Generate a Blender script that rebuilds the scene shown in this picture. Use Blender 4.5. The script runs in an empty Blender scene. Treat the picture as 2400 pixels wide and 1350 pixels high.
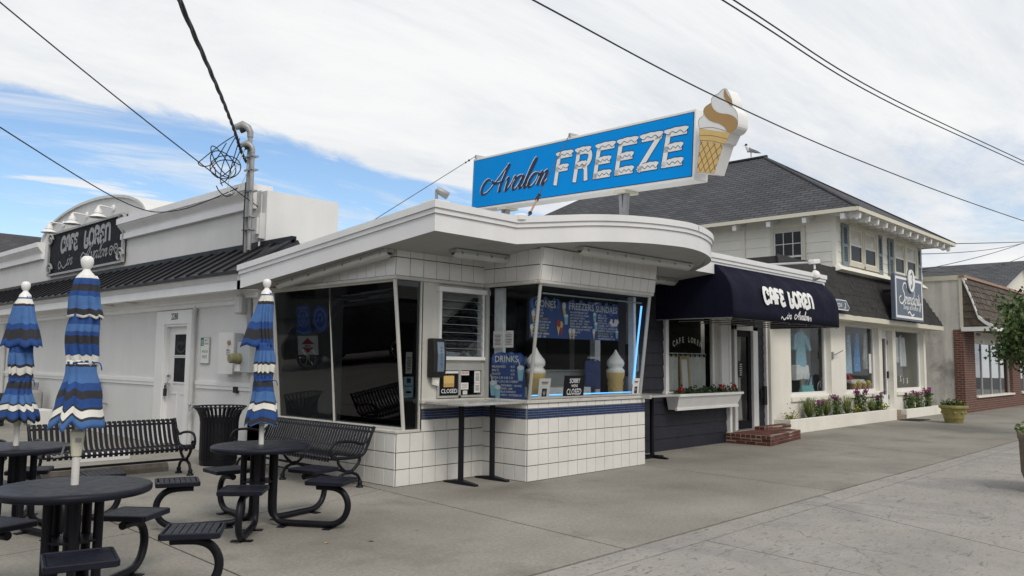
import bpy, bmesh, math, random
from mathutils import Vector, Matrix
random.seed(7)
R = math.radians
sc = bpy.context.scene
C = sc.collection

# ------------------------------------------------------------------ camera
cd = bpy.data.cameras.new('camera'); cam = bpy.data.objects.new('camera', cd); C.objects.link(cam)
YAW, PITCH, ROLL = R(46.61549), R(5.16056), R(0.54918)
fw = Vector((math.sin(YAW)*math.cos(PITCH), math.cos(YAW)*math.cos(PITCH), math.sin(PITCH)))
rt = Vector((math.cos(YAW), -math.sin(YAW), 0)); up = rt.cross(fw)
r2 = rt*math.cos(ROLL)+up*math.sin(ROLL); u2 = up*math.cos(ROLL)-rt*math.sin(ROLL)
cam.matrix_world = Matrix(((r2.x, u2.x, -fw.x, 0), (r2.y, u2.y, -fw.y, 0), (r2.z, u2.z, -fw.z, 1.55), (0, 0, 0, 1)))
cd.sensor_width = 36; cd.lens = 36*1894.387/2400; cd.clip_end = 2000; cd.clip_start = .05
sc.camera = cam

# ------------------------------------------------------------------ sky and sun
SUN_EL, SUN_AZ = 46, 200            # azimuth clockwise from +Y: behind the camera, over the street
w = bpy.data.worlds.new('World'); sc.world = w; w.use_nodes = True
nt = w.node_tree; nt.nodes.clear(); N = nt.nodes.new; L = nt.links.new
out = N('ShaderNodeOutputWorld'); bg = N('ShaderNodeBackground'); bg.inputs[1].default_value = .1
L(bg.outputs[0], out.inputs[0])
sky = N('ShaderNodeTexSky'); sky.sky_type = 'NISHITA'; sky.sun_disc = False
sky.sun_elevation = R(SUN_EL); sky.sun_rotation = R(SUN_AZ); sky.air_density = 1.1; sky.dust_density = .6; sky.ozone_density = 1.6
tc = N('ShaderNodeTexCoord'); sep = N('ShaderNodeSeparateXYZ'); L(tc.outputs['Generated'], sep.inputs[0])
def mth(op, a, b=None, c=None, clamp=False):
    n = N('ShaderNodeMath'); n.operation = op; n.use_clamp = clamp
    for i, v in enumerate((a, b, c)):
        if v is None: continue
        if isinstance(v, (int, float)): n.inputs[i].default_value = v
        else: L(v, n.inputs[i])
    return n.outputs[0]
def mrange(v, a, b, c=0., d=1., smooth=True):
    n = N('ShaderNodeMapRange'); n.interpolation_type = 'SMOOTHSTEP' if smooth else 'LINEAR'
    L(v, n.inputs[0])
    for i, q in enumerate((a, b, c, d)): n.inputs[i+1].default_value = q
    return n.outputs[0]
zz = mth('ADD', mth('MAXIMUM', sep.outputs[2], .0), .09)
cu = mth('DIVIDE', sep.outputs[0], zz); cv = mth('DIVIDE', sep.outputs[1], zz)
comb = N('ShaderNodeCombineXYZ'); L(cu, comb.inputs[0]); L(cv, comb.inputs[1])
def noise(scale, detail, rough, dist, loc=(0, 0, 0), rot=0, sx=1, sy=1):
    mp = N('ShaderNodeMapping'); L(comb.outputs[0], mp.inputs[0])
    mp.inputs['Location'].default_value = loc; mp.inputs['Rotation'].default_value = (0, 0, R(rot)); mp.inputs['Scale'].default_value = (sx, sy, 1)
    n = N('ShaderNodeTexNoise'); L(mp.outputs[0], n.inputs[0])
    n.inputs['Scale'].default_value = scale; n.inputs['Detail'].default_value = detail
    n.inputs['Roughness'].default_value = rough; n.inputs['Distortion'].default_value = dist
    return n.outputs[0]
# one broad bank whose ragged edge crosses the plane of the clouds, wispy cirrus on the blue beyond it
edge = mth('SUBTRACT', mth('SUBTRACT', 2.60, mth('MULTIPLY', cu, .10)), cv)
n1 = noise(.8, 12, .66, .5, (1.3, .4, 0)); n2 = noise(.55, 8, .6, .7, (4.1, 2.2, 0), 25, .55, 1.5)
n3 = noise(.35, 5, .5, .2, (7.7, 3.3, 0))
e2 = mth('ADD', edge, mth('MULTIPLY', mth('SUBTRACT', n1, .5), .75))
bank = mrange(e2, -.05, .09)
wisp = mrange(noise(.9, 12, .66, .9, (4.1, 2.2, 0), 25, .5, 1.5), .47, .70, 0, .9)
gap = mrange(noise(.6, 10, .64, .6, (2.6, 9.1, 0), 10, .5, 1.4), .48, .66, 0, .8)
farr = mrange(cu, 2.2, 3.0)
bank2 = mth('MULTIPLY', bank, mth('SUBTRACT', 1, mth('MULTIPLY', gap, farr)))
puff = mrange(noise(1.5, 9, .6, .5, (5.2, 1.7, 0), 20, .7, 1.4), .585, .68, 0, .92)
cover = mth('MAXIMUM', mth('MAXIMUM', bank2, wisp), puff, clamp=True)
haze = mrange(sep.outputs[2], .0, .16, .55, 0)
cover = mth('MAXIMUM', cover, haze)
shade = mrange(noise(.6, 12, .66, .7, (3, 8, 0), -15, .55, 1.3), .34, .62)
ccol = N('ShaderNodeMix'); ccol.data_type = 'RGBA'; L(shade, ccol.inputs[0])
ccol.inputs[6].default_value = (6.3, 6.7, 7.25, 1); ccol.inputs[7].default_value = (8.5, 8.55, 8.55, 1)
skc = N('ShaderNodeMix'); skc.data_type = 'RGBA'; skc.blend_type = 'MULTIPLY'; skc.inputs[0].default_value = 1
L(sky.outputs[0], skc.inputs[6]); skc.inputs[7].default_value = (1.12, 1.22, 1.34, 1)
mx = N('ShaderNodeMix'); mx.data_type = 'RGBA'; L(cover, mx.inputs[0]); L(skc.outputs[2], mx.inputs[6]); L(ccol.outputs[2], mx.inputs[7])
L(mx.outputs[2], bg.inputs[0])
sl = bpy.data.lights.new('sun', 'SUN'); sl.energy = 1.5; sl.angle = R(22); sl.color = (1, .92, .80)
so = bpy.data.objects.new('sun', sl); C.objects.link(so); so.location = (0, 0, 30)
sd = Vector((math.sin(R(SUN_AZ))*math.cos(R(SUN_EL)), math.cos(R(SUN_AZ))*math.cos(R(SUN_EL)), math.sin(R(SUN_EL))))
so.rotation_euler = (-sd).to_track_quat('-Z', 'Y').to_euler()
sc.view_settings.view_transform = 'Standard'; sc.view_settings.look = 'None'
sc.view_settings.exposure = .15; sc.view_settings.gamma = 1; sc.view_settings.use_curve_mapping = False

# ------------------------------------------------------------------ materials
M = {}
def mat(name, col, rough=.6, metal=0., var=.12, vs=3., bump=0., bs=60., spec=.5, streak=0., fine=.0, grit=0., dirt=None, coat=0.):
    m = bpy.data.materials.new(name); m.use_nodes = True; t = m.node_tree; n = t.nodes; k = t.links.new
    b = n['Principled BSDF']; b.inputs['Roughness'].default_value = rough; b.inputs['Metallic'].default_value = metal
    b.inputs['Specular IOR Level'].default_value = spec; b.inputs['Coat Weight'].default_value = coat
    geo = n.new('ShaderNodeNewGeometry')
    def nz(scale, det=4, rg=.6, sc3=(1, 1, 1)):
        mp = n.new('ShaderNodeMapping'); k(geo.outputs['Position'], mp.inputs[0]); mp.inputs['Scale'].default_value = sc3
        q = n.new('ShaderNodeTexNoise'); q.inputs['Scale'].default_value = scale; q.inputs['Detail'].default_value = det
        q.inputs['Roughness'].default_value = rg; k(mp.outputs[0], q.inputs[0]); return q.outputs[0]
    def rng(v, a, b2, c, d):
        q = n.new('ShaderNodeMapRange'); k(v, q.inputs[0])
        for i, z in enumerate((a, b2, c, d)): q.inputs[i+1].default_value = z
        return q.outputs[0]
    def mul(c1, f):
        q = n.new('ShaderNodeMix'); q.data_type = 'RGBA'; q.blend_type = 'MULTIPLY'; q.inputs[0].default_value = 1
        k(c1, q.inputs[6]); cc = n.new('ShaderNodeCombineColor')
        for i in range(3): k(f, cc.inputs[i])
        k(cc.outputs[0], q.inputs[7]); return q.outputs[2]
    rgb = n.new('ShaderNodeRGB'); rgb.outputs[0].default_value = (*col, 1); c = rgb.outputs[0]
    if var: c = mul(c, rng(nz(vs, 6), .3, .7, 1-var, 1+var*.7))
    if streak: c = mul(c, rng(nz(2.2, 5, .65, (1.6, 1.6, .12)), .42, .72, 1, 1-streak))
    if fine: c = mul(c, rng(nz(160, 2, .5), .3, .7, 1-fine, 1+fine))
    if grit: c = mul(c, rng(nz(28, 5, .75), .3, .7, 1-grit, 1+grit))
    if dirt:
        q = n.new('ShaderNodeMix'); q.data_type = 'RGBA'; k(rng(nz(dirt[1], 8, .68), dirt[2], dirt[2]+.16, 0, dirt[3]), q.inputs[0])
        k(c, q.inputs[6]); q.inputs[7].default_value = (*dirt[0], 1); c = q.outputs[2]
    k(c, b.inputs['Base Color'])
    if rough > .15: k(rng(nz(vs*3, 4), .3, .7, max(.05, rough-.08), min(1, rough+.08)), b.inputs['Roughness'])
    if bump:
        bp = n.new('ShaderNodeBump'); bp.inputs['Strength'].default_value = bump; bp.inputs['Distance'].default_value = .01
        k(nz(bs, 5, .6), bp.inputs['Height']); k(bp.outputs[0], b.inputs['Normal'])
    M[name] = m; return m
def emit(name, col, s):
    m = bpy.data.materials.new(name); m.use_nodes = True; b = m.node_tree.nodes['Principled BSDF']
    b.inputs['Base Color'].default_value = (*col, 1); b.inputs['Emission Color'].default_value = (*col, 1); b.inputs['Emission Strength'].default_value = s
    M[name] = m; return m
def glass(name, tint=(.85, .9, .88), base=.05, gain=1.0, rough=.004):
    m = bpy.data.materials.new(name); m.use_nodes = True; t = m.node_tree; t.nodes.clear(); n = t.nodes.new; k = t.links.new
    o = n('ShaderNodeOutputMaterial'); x = n('ShaderNodeMixShader'); tr = n('ShaderNodeBsdfTransparent'); g = n('ShaderNodeBsdfGlossy')
    tr.inputs[0].default_value = (*tint, 1); g.inputs['Roughness'].default_value = rough; g.inputs['Color'].default_value = (.95, .97, 1, 1)
    f = n('ShaderNodeFresnel'); f.inputs[0].default_value = 1.5
    a = n('ShaderNodeMath'); a.operation = 'MULTIPLY_ADD'; a.use_clamp = True; k(f.outputs[0], a.inputs[0]); a.inputs[1].default_value = gain; a.inputs[2].default_value = base
    geo = n('ShaderNodeNewGeometry'); nz = n('ShaderNodeTexNoise'); nz.inputs['Scale'].default_value = .8; k(geo.outputs['Position'], nz.inputs[0])
    bp = n('ShaderNodeBump'); bp.inputs['Strength'].default_value = .04; bp.inputs['Distance'].default_value = .02; k(nz.outputs[0], bp.inputs['Height']); k(bp.outputs[0], g.inputs['Normal'])
    k(a.outputs[0], x.inputs[0]); k(tr.outputs[0], x.inputs[1]); k(g.outputs[0], x.inputs[2]); k(x.outputs[0], o.inputs[0])
    M[name] = m; return m
mat('white_paint', (.74, .74, .735), .45, var=.05, streak=.04)
mat('trim_white', (.80, .80, .80), .4, var=.03, streak=.05)
mat('fascia_white', (.80, .80, .81), .42, var=.05, vs=1.5, streak=.05, dirt=((.5, .46, .4), 3., .63, .3))
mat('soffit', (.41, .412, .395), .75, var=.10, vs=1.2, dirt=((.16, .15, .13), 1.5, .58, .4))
mat('stucco_white', (.68, .685, .68), .85, var=.07, vs=.7, bump=.25, bs=90, streak=.045, dirt=((.45, .45, .42), 1.3, .60, .35))
mat('stucco_cream', (.83, .81, .74), .85, var=.05, vs=1.2, bump=.35, bs=80, streak=.06)
mat('siding_cream', (.85, .83, .75), .6, var=.04, vs=1, streak=.05)
mat('trim_cream', (.66, .63, .52), .55, var=.05)
mat('tile_white', (.75, .74, .715), .2, var=.07, vs=2.5, spec=.4, dirt=((.5, .45, .36), 2.2, .6, .35))
mat('grout', (.055, .055, .05), .9)
mat('tile_navy', (.034, .062, .165), .18, var=.45, vs=22)
mat('grout_light', (.28, .30, .33), .9)
mat('aluminium', (.50, .50, .48), .4, .35, var=.1, streak=.1)
mat('frame_white', (.58, .57, .53), .5, var=.08, streak=.12, dirt=((.2, .17, .13), 3.5, .58, .5))
mat('black_metal', (.0095, .010, .0145), .42, var=.15, spec=.22, bump=.05, bs=300)
mat('table_top', (.013, .0145, .024), .42, var=.3, vs=4, bump=.06, bs=350, spec=.18, fine=.2)
mat('roof_metal', (.012, .0125, .016), .42, var=.12, spec=.22)
mat('shingle', (.050, .052, .061), .85, var=.28, vs=3.5, bump=.4, bs=60, fine=.15)
mat('shingle_b', (.038, .040, .048), .85, var=.3, vs=3.5, bump=.4, bs=60, fine=.15)
mat('mansard_shingle', (.030, .028, .028), .88, var=.3, vs=4, bump=.5, bs=50, fine=.2)
mat('mansard_shingle_b', (.024, .0235, .024), .88, var=.3, vs=4, bump=.5, bs=50, fine=.2)
mat('wood_shake', (.115, .092, .074), .9, var=.45, vs=5, bump=.5, bs=40, streak=.3)
mat('wood_shake_b', (.085, .066, .052), .9, var=.45, vs=5, bump=.5, bs=40, streak=.3)
mat('navy_siding', (.022, .0235, .034), .55, spec=.3, var=.15, vs=2.5, bump=.08, bs=40, streak=.1)
mat('awning_cloth', (.0088, .0097, .025), .85, var=.12, vs=2, bump=.45, bs=7, spec=.15, streak=.12)
mat('brick', (.12, .036, .024), .85, var=.4, vs=6, bump=.5, bs=70)
mat('brick_b', (.08, .026, .02), .85, var=.4, vs=6, bump=.5, bs=70)
mat('mortar', (.36, .31, .25), .95, var=.2, vs=9)
mat('concrete', (.268, .255, .228), .92, var=.2, vs=.6, bump=.35, bs=70, fine=.3, grit=.22, spec=.2, dirt=((.13, .12, .10), .8, .53, .55))
mat('concrete_joint', (.018, .017, .015), .95)
mat('kerb_stone', (.22, .20, .17), .9, var=.3, vs=4, bump=.3, bs=60, dirt=((.07, .06, .04), 3., .5, .6))
mat('counter_steel', (.40, .415, .40), .35, .35, var=.12)
mat('steel', (.48, .49, .5), .3, .85, var=.08)
mat('galvanised', (.32, .325, .33), .45, .3, var=.18, vs=5, dirt=((.2, .1, .05), 6, .66, .6))
mat('meter_grey', (.42, .45, .47), .5, var=.08)
mat('pvc', (.58, .585, .58), .45, var=.08, streak=.1)
mat('rubber', (.012, .012, .013), .7)
mat('cable', (.016, .016, .02), .6)
mat('neon', (.1, .1, .1)); emit('neon', (.12, .42, 1.0), 1.6); emit('bulb', (1, .32, .06), 3.)
mat('cream_plastic', (.66, .64, .50), .4, var=.05)
mat('pole_white', (.70, .69, .66), .35, var=.05)
mat('cloth_royal', (.016, .066, .25), .85, var=.18, vs=14, bump=.12, bs=300)
mat('cloth_sky', (.062, .155, .38), .85, var=.15, vs=14, bump=.12, bs=300)
mat('cloth_char', (.030, .031, .040), .9, var=.2, vs=14, bump=.12, bs=300)
mat('cloth_white', (.74, .73, .68), .85, var=.08, vs=14, bump=.12, bs=300)
mat('sign_blue', (.0, .29, .80), .55, var=.03, vs=1, spec=.08)
mat('sign_face_white', (.82, .82, .81), .35, var=.02)
mat('ink_navy', (.006, .014, .065), .5)
mat('ink_black', (.008, .008, .01), .5)
mat('ink_red', (.45, .03, .04), .5)
mat('ink_yellow', (.55, .48, .08), .6)
mat('ink_green', (.01, .16, .09), .5)
mat('paper', (.72, .72, .70), .7, var=.03)
mat('paper_blue', (.40, .62, .72), .6, var=.05)
mat('tan', (.42, .25, .085), .4, var=.05)
mat('wafer', (.68, .47, .17), .45, var=.06, vs=6)
mat('wafer_line', (.30, .16, .05), .5)
mat('menu_blue', (.018, .06, .23), .5, var=.2, vs=7)
mat('menu_edge', (.06, .14, .42), .5)
mat('emblem_blue', (.16, .30, .80), .5)
mat('chalk', (.72, .74, .76), .7)
mat('board_black', (.007, .0075, .012), .65, var=.15, spec=.2)
mat('sign_grey_letter', (.36, .36, .37), .5, var=.08)
mat('slate_sign', (.105, .135, .19), .5, var=.08, vs=6)
mat('shutter_blue', (.20, .255, .275), .5, var=.08)
mat('curtain', (.62, .62, .58), .9, var=.12, vs=6, streak=.15)
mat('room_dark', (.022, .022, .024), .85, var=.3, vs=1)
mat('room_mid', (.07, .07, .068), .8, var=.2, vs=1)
mat('wood_gold', (.42, .28, .12), .4, var=.15)
mat('soil', (.03, .022, .016), .95, var=.3, vs=30)
mat('leaf', (.065, .118, .030), .6, var=.35, vs=9)
mat('leaf_dark', (.022, .055, .014), .6, var=.35, vs=9)
mat('leaf_light', (.11, .155, .035), .6, var=.3, vs=9)
mat('grass_blade', (.19, .23, .075), .65, var=.3, vs=9)
mat('petal_purple', (.26, .035, .19), .6, var=.3, vs=25)
mat('petal_yellow', (.55, .40, .04), .6, var=.2, vs=25)
mat('petal_red', (.42, .012, .02), .6, var=.2, vs=25)
mat('bark', (.09, .065, .045), .9, var=.3, vs=12, bump=.5, bs=40)
mat('pot_ochre', (.33, .29, .10), .7, var=.2, vs=5, bump=.15, bs=80, streak=.2)
mat('aggregate', (.20, .165, .125), .9, var=.25, vs=22, bump=.6, bs=160, fine=.35)
mat('grey_wall', (.66, .645, .61), .9, var=.2, vs=.8, bump=.3, bs=50, streak=.3, dirt=((.17, .165, .16), .9, .53, .75))
mat('copper_cap', (.36, .22, .15), .6, var=.15)
mat('tee_blue', (.28, .52, .64), .9, var=.15, vs=12)
mat('shirt_white', (.78, .80, .81), .9, var=.12, vs=12)
mat('dress_blue', (.09, .32, .70), .9, var=.5, vs=25)
mat('dress_floral', (.72, .74, .73), .9, var=.1, vs=12, dirt=((.05, .09, .12), 16, .54, .9))
mat('dress_pale', (.42, .56, .72), .9, var=.3, vs=25)
mat('teal', (.18, .48, .50), .6, var=.2, vs=9)
mat('hose_blue', (.01, .09, .20), .4, var=.2)
mat('olive_plastic', (.22, .21, .11), .5, var=.1)
mat('door_white', (.76, .76, .76), .4, var=.04, streak=.06)
mat('gull_white', (.7, .7, .69), .8); mat('gull_grey', (.22, .23, .25), .8); mat('gull_dark', (.03, .03, .032), .8)
mat('plastic_bag', (.62, .62, .63), .35, var=.15, vs=8, bump=.5, bs=18)
mat('car_paint', (.012, .014, .018), .2, var=.05, coat=.6); mat('chrome', (.6, .6, .62), .15, 1.)
mat('asphalt', (.05, .05, .052), .9, var=.25, vs=.5, bump=.2, bs=90, fine=.2)
mat('far_wall', (.16, .155, .145), .8, var=.15, vs=.3)
mat('mannequin', (.36, .29, .24), .5)
mat('mat_black', (.012, .012, .013), .95, bump=.4, bs=200)
mat('stone_step', (.30, .24, .18), .9, var=.2, vs=6, bump=.3, bs=80)
mat('napkin_window', (.16, .22, .30), .2)
mat('marble', (.42, .42, .41), .25, var=.2, vs=4, dirt=((.12, .12, .13), 5, .56, .8))
glass('glass_dark', (.42, .44, .45), .0, .85); glass('glass_sash', (.88, .90, .90), .0, .4); glass('glass_clear', (.90, .93, .93), .0, .45); glass('glass_house', (.35, .37, .38), .06, 1.2)
mat('lens', (.55, .56, .52), .35, var=.08)

def stamped():
    m = mat('stamped_concrete', (.318, .302, .28), .9, var=.14, vs=.6, bump=.3, bs=50, fine=.2, grit=.16, spec=.2)
    t = m.node_tree; n = t.nodes; k = t.links.new; b = n['Principled BSDF']
    geo = n.new('ShaderNodeNewGeometry'); src = b.inputs['Base Color'].links[0].from_socket
    def vein(scale, rot, sy, det, lo, hi, col, dist=1.2):
        nonlocal src
        mp = n.new('ShaderNodeMapping'); k(geo.outputs['Position'], mp.inputs[0]); mp.inputs['Rotation'].default_value = (0, 0, R(rot)); mp.inputs['Scale'].default_value = (1, sy, 1)
        q = n.new('ShaderNodeTexNoise'); q.inputs['Scale'].default_value = scale; q.inputs['Detail'].default_value = det; q.inputs['Roughness'].default_value = .68; q.inputs['Distortion'].default_value = dist
        k(mp.outputs[0], q.inputs[0])
        r = n.new('ShaderNodeMapRange'); k(q.outputs[0], r.inputs[0])
        for i, z in enumerate((lo, hi, 0, col[3])): r.inputs[i+1].default_value = z
        x = n.new('ShaderNodeMix'); x.data_type = 'RGBA'; k(r.outputs[0], x.inputs[0]); k(src, x.inputs[6]); x.inputs[7].default_value = (*col[:3], 1); src = x.outputs[2]
        return q
    vein(.8, 20, 1, 6, .45, .68, (.21, .205, .21, .75))
    vein(4.5, -38, 3.2, 10, .575, .66, (.095, .095, .10, .75), 1.8)
    vein(2.4, -20, 2.4, 12, .58, .65, (.12, .115, .12, .6), 2.6)
    v = n.new('ShaderNodeTexVoronoi'); v.feature = 'DISTANCE_TO_EDGE'; v.inputs['Scale'].default_value = .55; v.inputs['Randomness'].default_value = 1
    nz = n.new('ShaderNodeTexNoise'); nz.inputs['Scale'].default_value = 1.6; nz.inputs['Detail'].default_value = 8; k(geo.outputs['Position'], nz.inputs[0])
    ad = n.new('ShaderNodeMix'); ad.data_type = 'VECTOR'; ad.inputs[0].default_value = .42; k(geo.outputs['Position'], ad.inputs[4]); k(nz.outputs['Color'], ad.inputs[5]); k(ad.outputs[1], v.inputs[0])
    r = n.new('ShaderNodeMapRange'); k(v.outputs['Distance'], r.inputs[0])
    for i, z in enumerate((0, .006, .55, 0)): r.inputs[i+1].default_value = z
    pn = n.new('ShaderNodeTexNoise'); pn.inputs['Scale'].default_value = .9; k(geo.outputs['Position'], pn.inputs[0])
    pr = n.new('ShaderNodeMapRange'); k(pn.outputs[0], pr.inputs[0])
    for i, z in enumerate((.46, .58, 0, 1)): pr.inputs[i+1].default_value = z
    pm = n.new('ShaderNodeMath'); pm.operation = 'MULTIPLY'; k(r.outputs[0], pm.inputs[0]); k(pr.outputs[0], pm.inputs[1])
    x = n.new('ShaderNodeMix'); x.data_type = 'RGBA'; k(pm.outputs[0], x.inputs[0]); k(src, x.inputs[6]); x.inputs[7].default_value = (.09, .088, .09, 1)
    k(x.outputs[2], b.inputs['Base Color'])
stamped()
def worn_concrete():
    m = M['concrete']; t = m.node_tree; n = t.nodes; k = t.links.new; b = n['Principled BSDF']; geo = n.new('ShaderNodeNewGeometry'); src = b.inputs['Base Color'].links[0].from_socket
    for (cx_, cy_, sx_, sy_, amt) in ((7.2, 6.95, 1.3, .5, .55), (5.0, 6.3, 1.6, 1.2, .25), (9.3, 5.2, 3.2, .8, .22), (12.8, 6.6, 2.2, .7, .25), (2.6, 6.9, 1.5, 1.0, .3)):
        mp = n.new('ShaderNodeMapping'); mp.vector_type = 'POINT'; k(geo.outputs['Position'], mp.inputs[0]); mp.inputs['Location'].default_value = (-cx_/sx_, -cy_/sy_, 0); mp.inputs['Scale'].default_value = (1/sx_, 1/sy_, 0)
        ln = n.new('ShaderNodeVectorMath'); ln.operation = 'LENGTH'; k(mp.outputs[0], ln.inputs[0])
        nz = n.new('ShaderNodeTexNoise'); nz.inputs['Scale'].default_value = 1.6; nz.inputs['Detail'].default_value = 9; nz.inputs['Roughness'].default_value = .7; k(geo.outputs['Position'], nz.inputs[0])
        ad = n.new('ShaderNodeMath'); ad.operation = 'MULTIPLY_ADD'; k(nz.outputs[0], ad.inputs[0]); ad.inputs[1].default_value = 2.2; k(ln.outputs['Value'], ad.inputs[2])
        r = n.new('ShaderNodeMapRange'); k(ad.outputs[0], r.inputs[0])
        for i, z in enumerate((1.0, 2.1, amt, 0)): r.inputs[i+1].default_value = z
        x = n.new('ShaderNodeMix'); x.data_type = 'RGBA'; k(r.outputs[0], x.inputs[0]); k(src, x.inputs[6]); x.inputs[7].default_value = (.085, .075, .058, 1); src = x.outputs[2]
    v = n.new('ShaderNodeTexVoronoi'); v.inputs['Scale'].default_value = 1.7; k(geo.outputs['Position'], v.inputs[0])
    r = n.new('ShaderNodeMapRange'); k(v.outputs['Distance'], r.inputs[0])
    for i, z in enumerate((.018, .045, .6, 0)): r.inputs[i+1].default_value = z
    x = n.new('ShaderNodeMix'); x.data_type = 'RGBA'; k(r.outputs[0], x.inputs[0]); k(src, x.inputs[6]); x.inputs[7].default_value = (.06, .055, .05, 1); src = x.outputs[2]
    k(src, b.inputs['Base Color'])
worn_concrete()

def brick_wall_mat():
    m = bpy.data.materials.new('far_brick'); m.use_nodes = True; t = m.node_tree; n = t.nodes; k = t.links.new; b = n['Principled BSDF']
    geo = n.new('ShaderNodeNewGeometry'); s = n.new('ShaderNodeSeparateXYZ'); k(geo.outputs['Position'], s.inputs[0])
    a = n.new('ShaderNodeMath'); a.operation = 'ADD'; k(s.outputs[0], a.inputs[0]); k(s.outputs[1], a.inputs[1])
    c = n.new('ShaderNodeCombineXYZ'); k(a.outputs[0], c.inputs[0]); k(s.outputs[2], c.inputs[1])
    q = n.new('ShaderNodeTexBrick'); k(c.outputs[0], q.inputs[0]); q.inputs['Scale'].default_value = 1
    q.inputs['Brick Width'].default_value = .22; q.inputs['Row Height'].default_value = .075; q.inputs['Mortar Size'].default_value = .009
    q.inputs['Color1'].default_value = (.155, .058, .040, 1); q.inputs['Color2'].default_value = (.095, .036, .028, 1); q.inputs['Mortar'].default_value = (.24, .19, .16, 1)
    k(q.outputs[0], b.inputs['Base Color']); b.inputs['Roughness'].default_value = .9
    bp = n.new('ShaderNodeBump'); bp.inputs['Strength'].default_value = .6; bp.inputs['Distance'].default_value = .01; bp.invert = True
    k(q.outputs['Fac'], bp.inputs['Height']); k(bp.outputs[0], b.inputs['Normal']); M['far_brick'] = m
brick_wall_mat()
def shingle_mat(name, c1, c2, gap, roww, rowh, axis):
    # fine courses on roofs too far away to tell the shingles apart; rows follow the slope (height), columns the eave axis
    m = bpy.data.materials.new(name); m.use_nodes = True; t = m.node_tree; n = t.nodes; k = t.links.new; b = n['Principled BSDF']
    geo = n.new('ShaderNodeNewGeometry'); s = n.new('ShaderNodeSeparateXYZ'); k(geo.outputs['Position'], s.inputs[0])
    c = n.new('ShaderNodeCombineXYZ'); k(s.outputs[axis], c.inputs[0]); k(s.outputs[2], c.inputs[1])
    q = n.new('ShaderNodeTexBrick'); k(c.outputs[0], q.inputs[0]); q.inputs['Scale'].default_value = 1; q.inputs['Bias'].default_value = -.1
    q.inputs['Brick Width'].default_value = roww; q.inputs['Row Height'].default_value = rowh; q.inputs['Mortar Size'].default_value = rowh*.16; q.inputs['Mortar Smooth'].default_value = .3
    q.inputs['Color1'].default_value = (*c1, 1); q.inputs['Color2'].default_value = (*c2, 1); q.inputs['Mortar'].default_value = (*gap, 1)
    nz = n.new('ShaderNodeTexNoise'); nz.inputs['Scale'].default_value = .7; nz.inputs['Detail'].default_value = 6; k(geo.outputs['Position'], nz.inputs[0])
    r = n.new('ShaderNodeMapRange'); k(nz.outputs[0], r.inputs[0])
    for i, z in enumerate((.3, .7, .8, 1.2)): r.inputs[i+1].default_value = z
    x = n.new('ShaderNodeMix'); x.data_type = 'RGBA'; x.blend_type = 'MULTIPLY'; x.inputs[0].default_value = 1; k(q.outputs[0], x.inputs[6]); k(r.outputs[0], x.inputs[7])
    k(x.outputs[2], b.inputs['Base Color']); b.inputs['Roughness'].default_value = .85
    bp = n.new('ShaderNodeBump'); bp.inputs['Strength'].default_value = .7; bp.inputs['Distance'].default_value = .02; bp.invert = True
    k(q.outputs['Fac'], bp.inputs['Height']); k(bp.outputs[0], b.inputs['Normal']); M[name] = m
shingle_mat('roof_far_y', (.075, .078, .090), (.047, .049, .058), (.014, .014, .017), .36, .095, 1)
shingle_mat('roof_far_x', (.066, .068, .078), (.042, .044, .052), (.013, .013, .016), .36, .095, 0)

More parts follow.
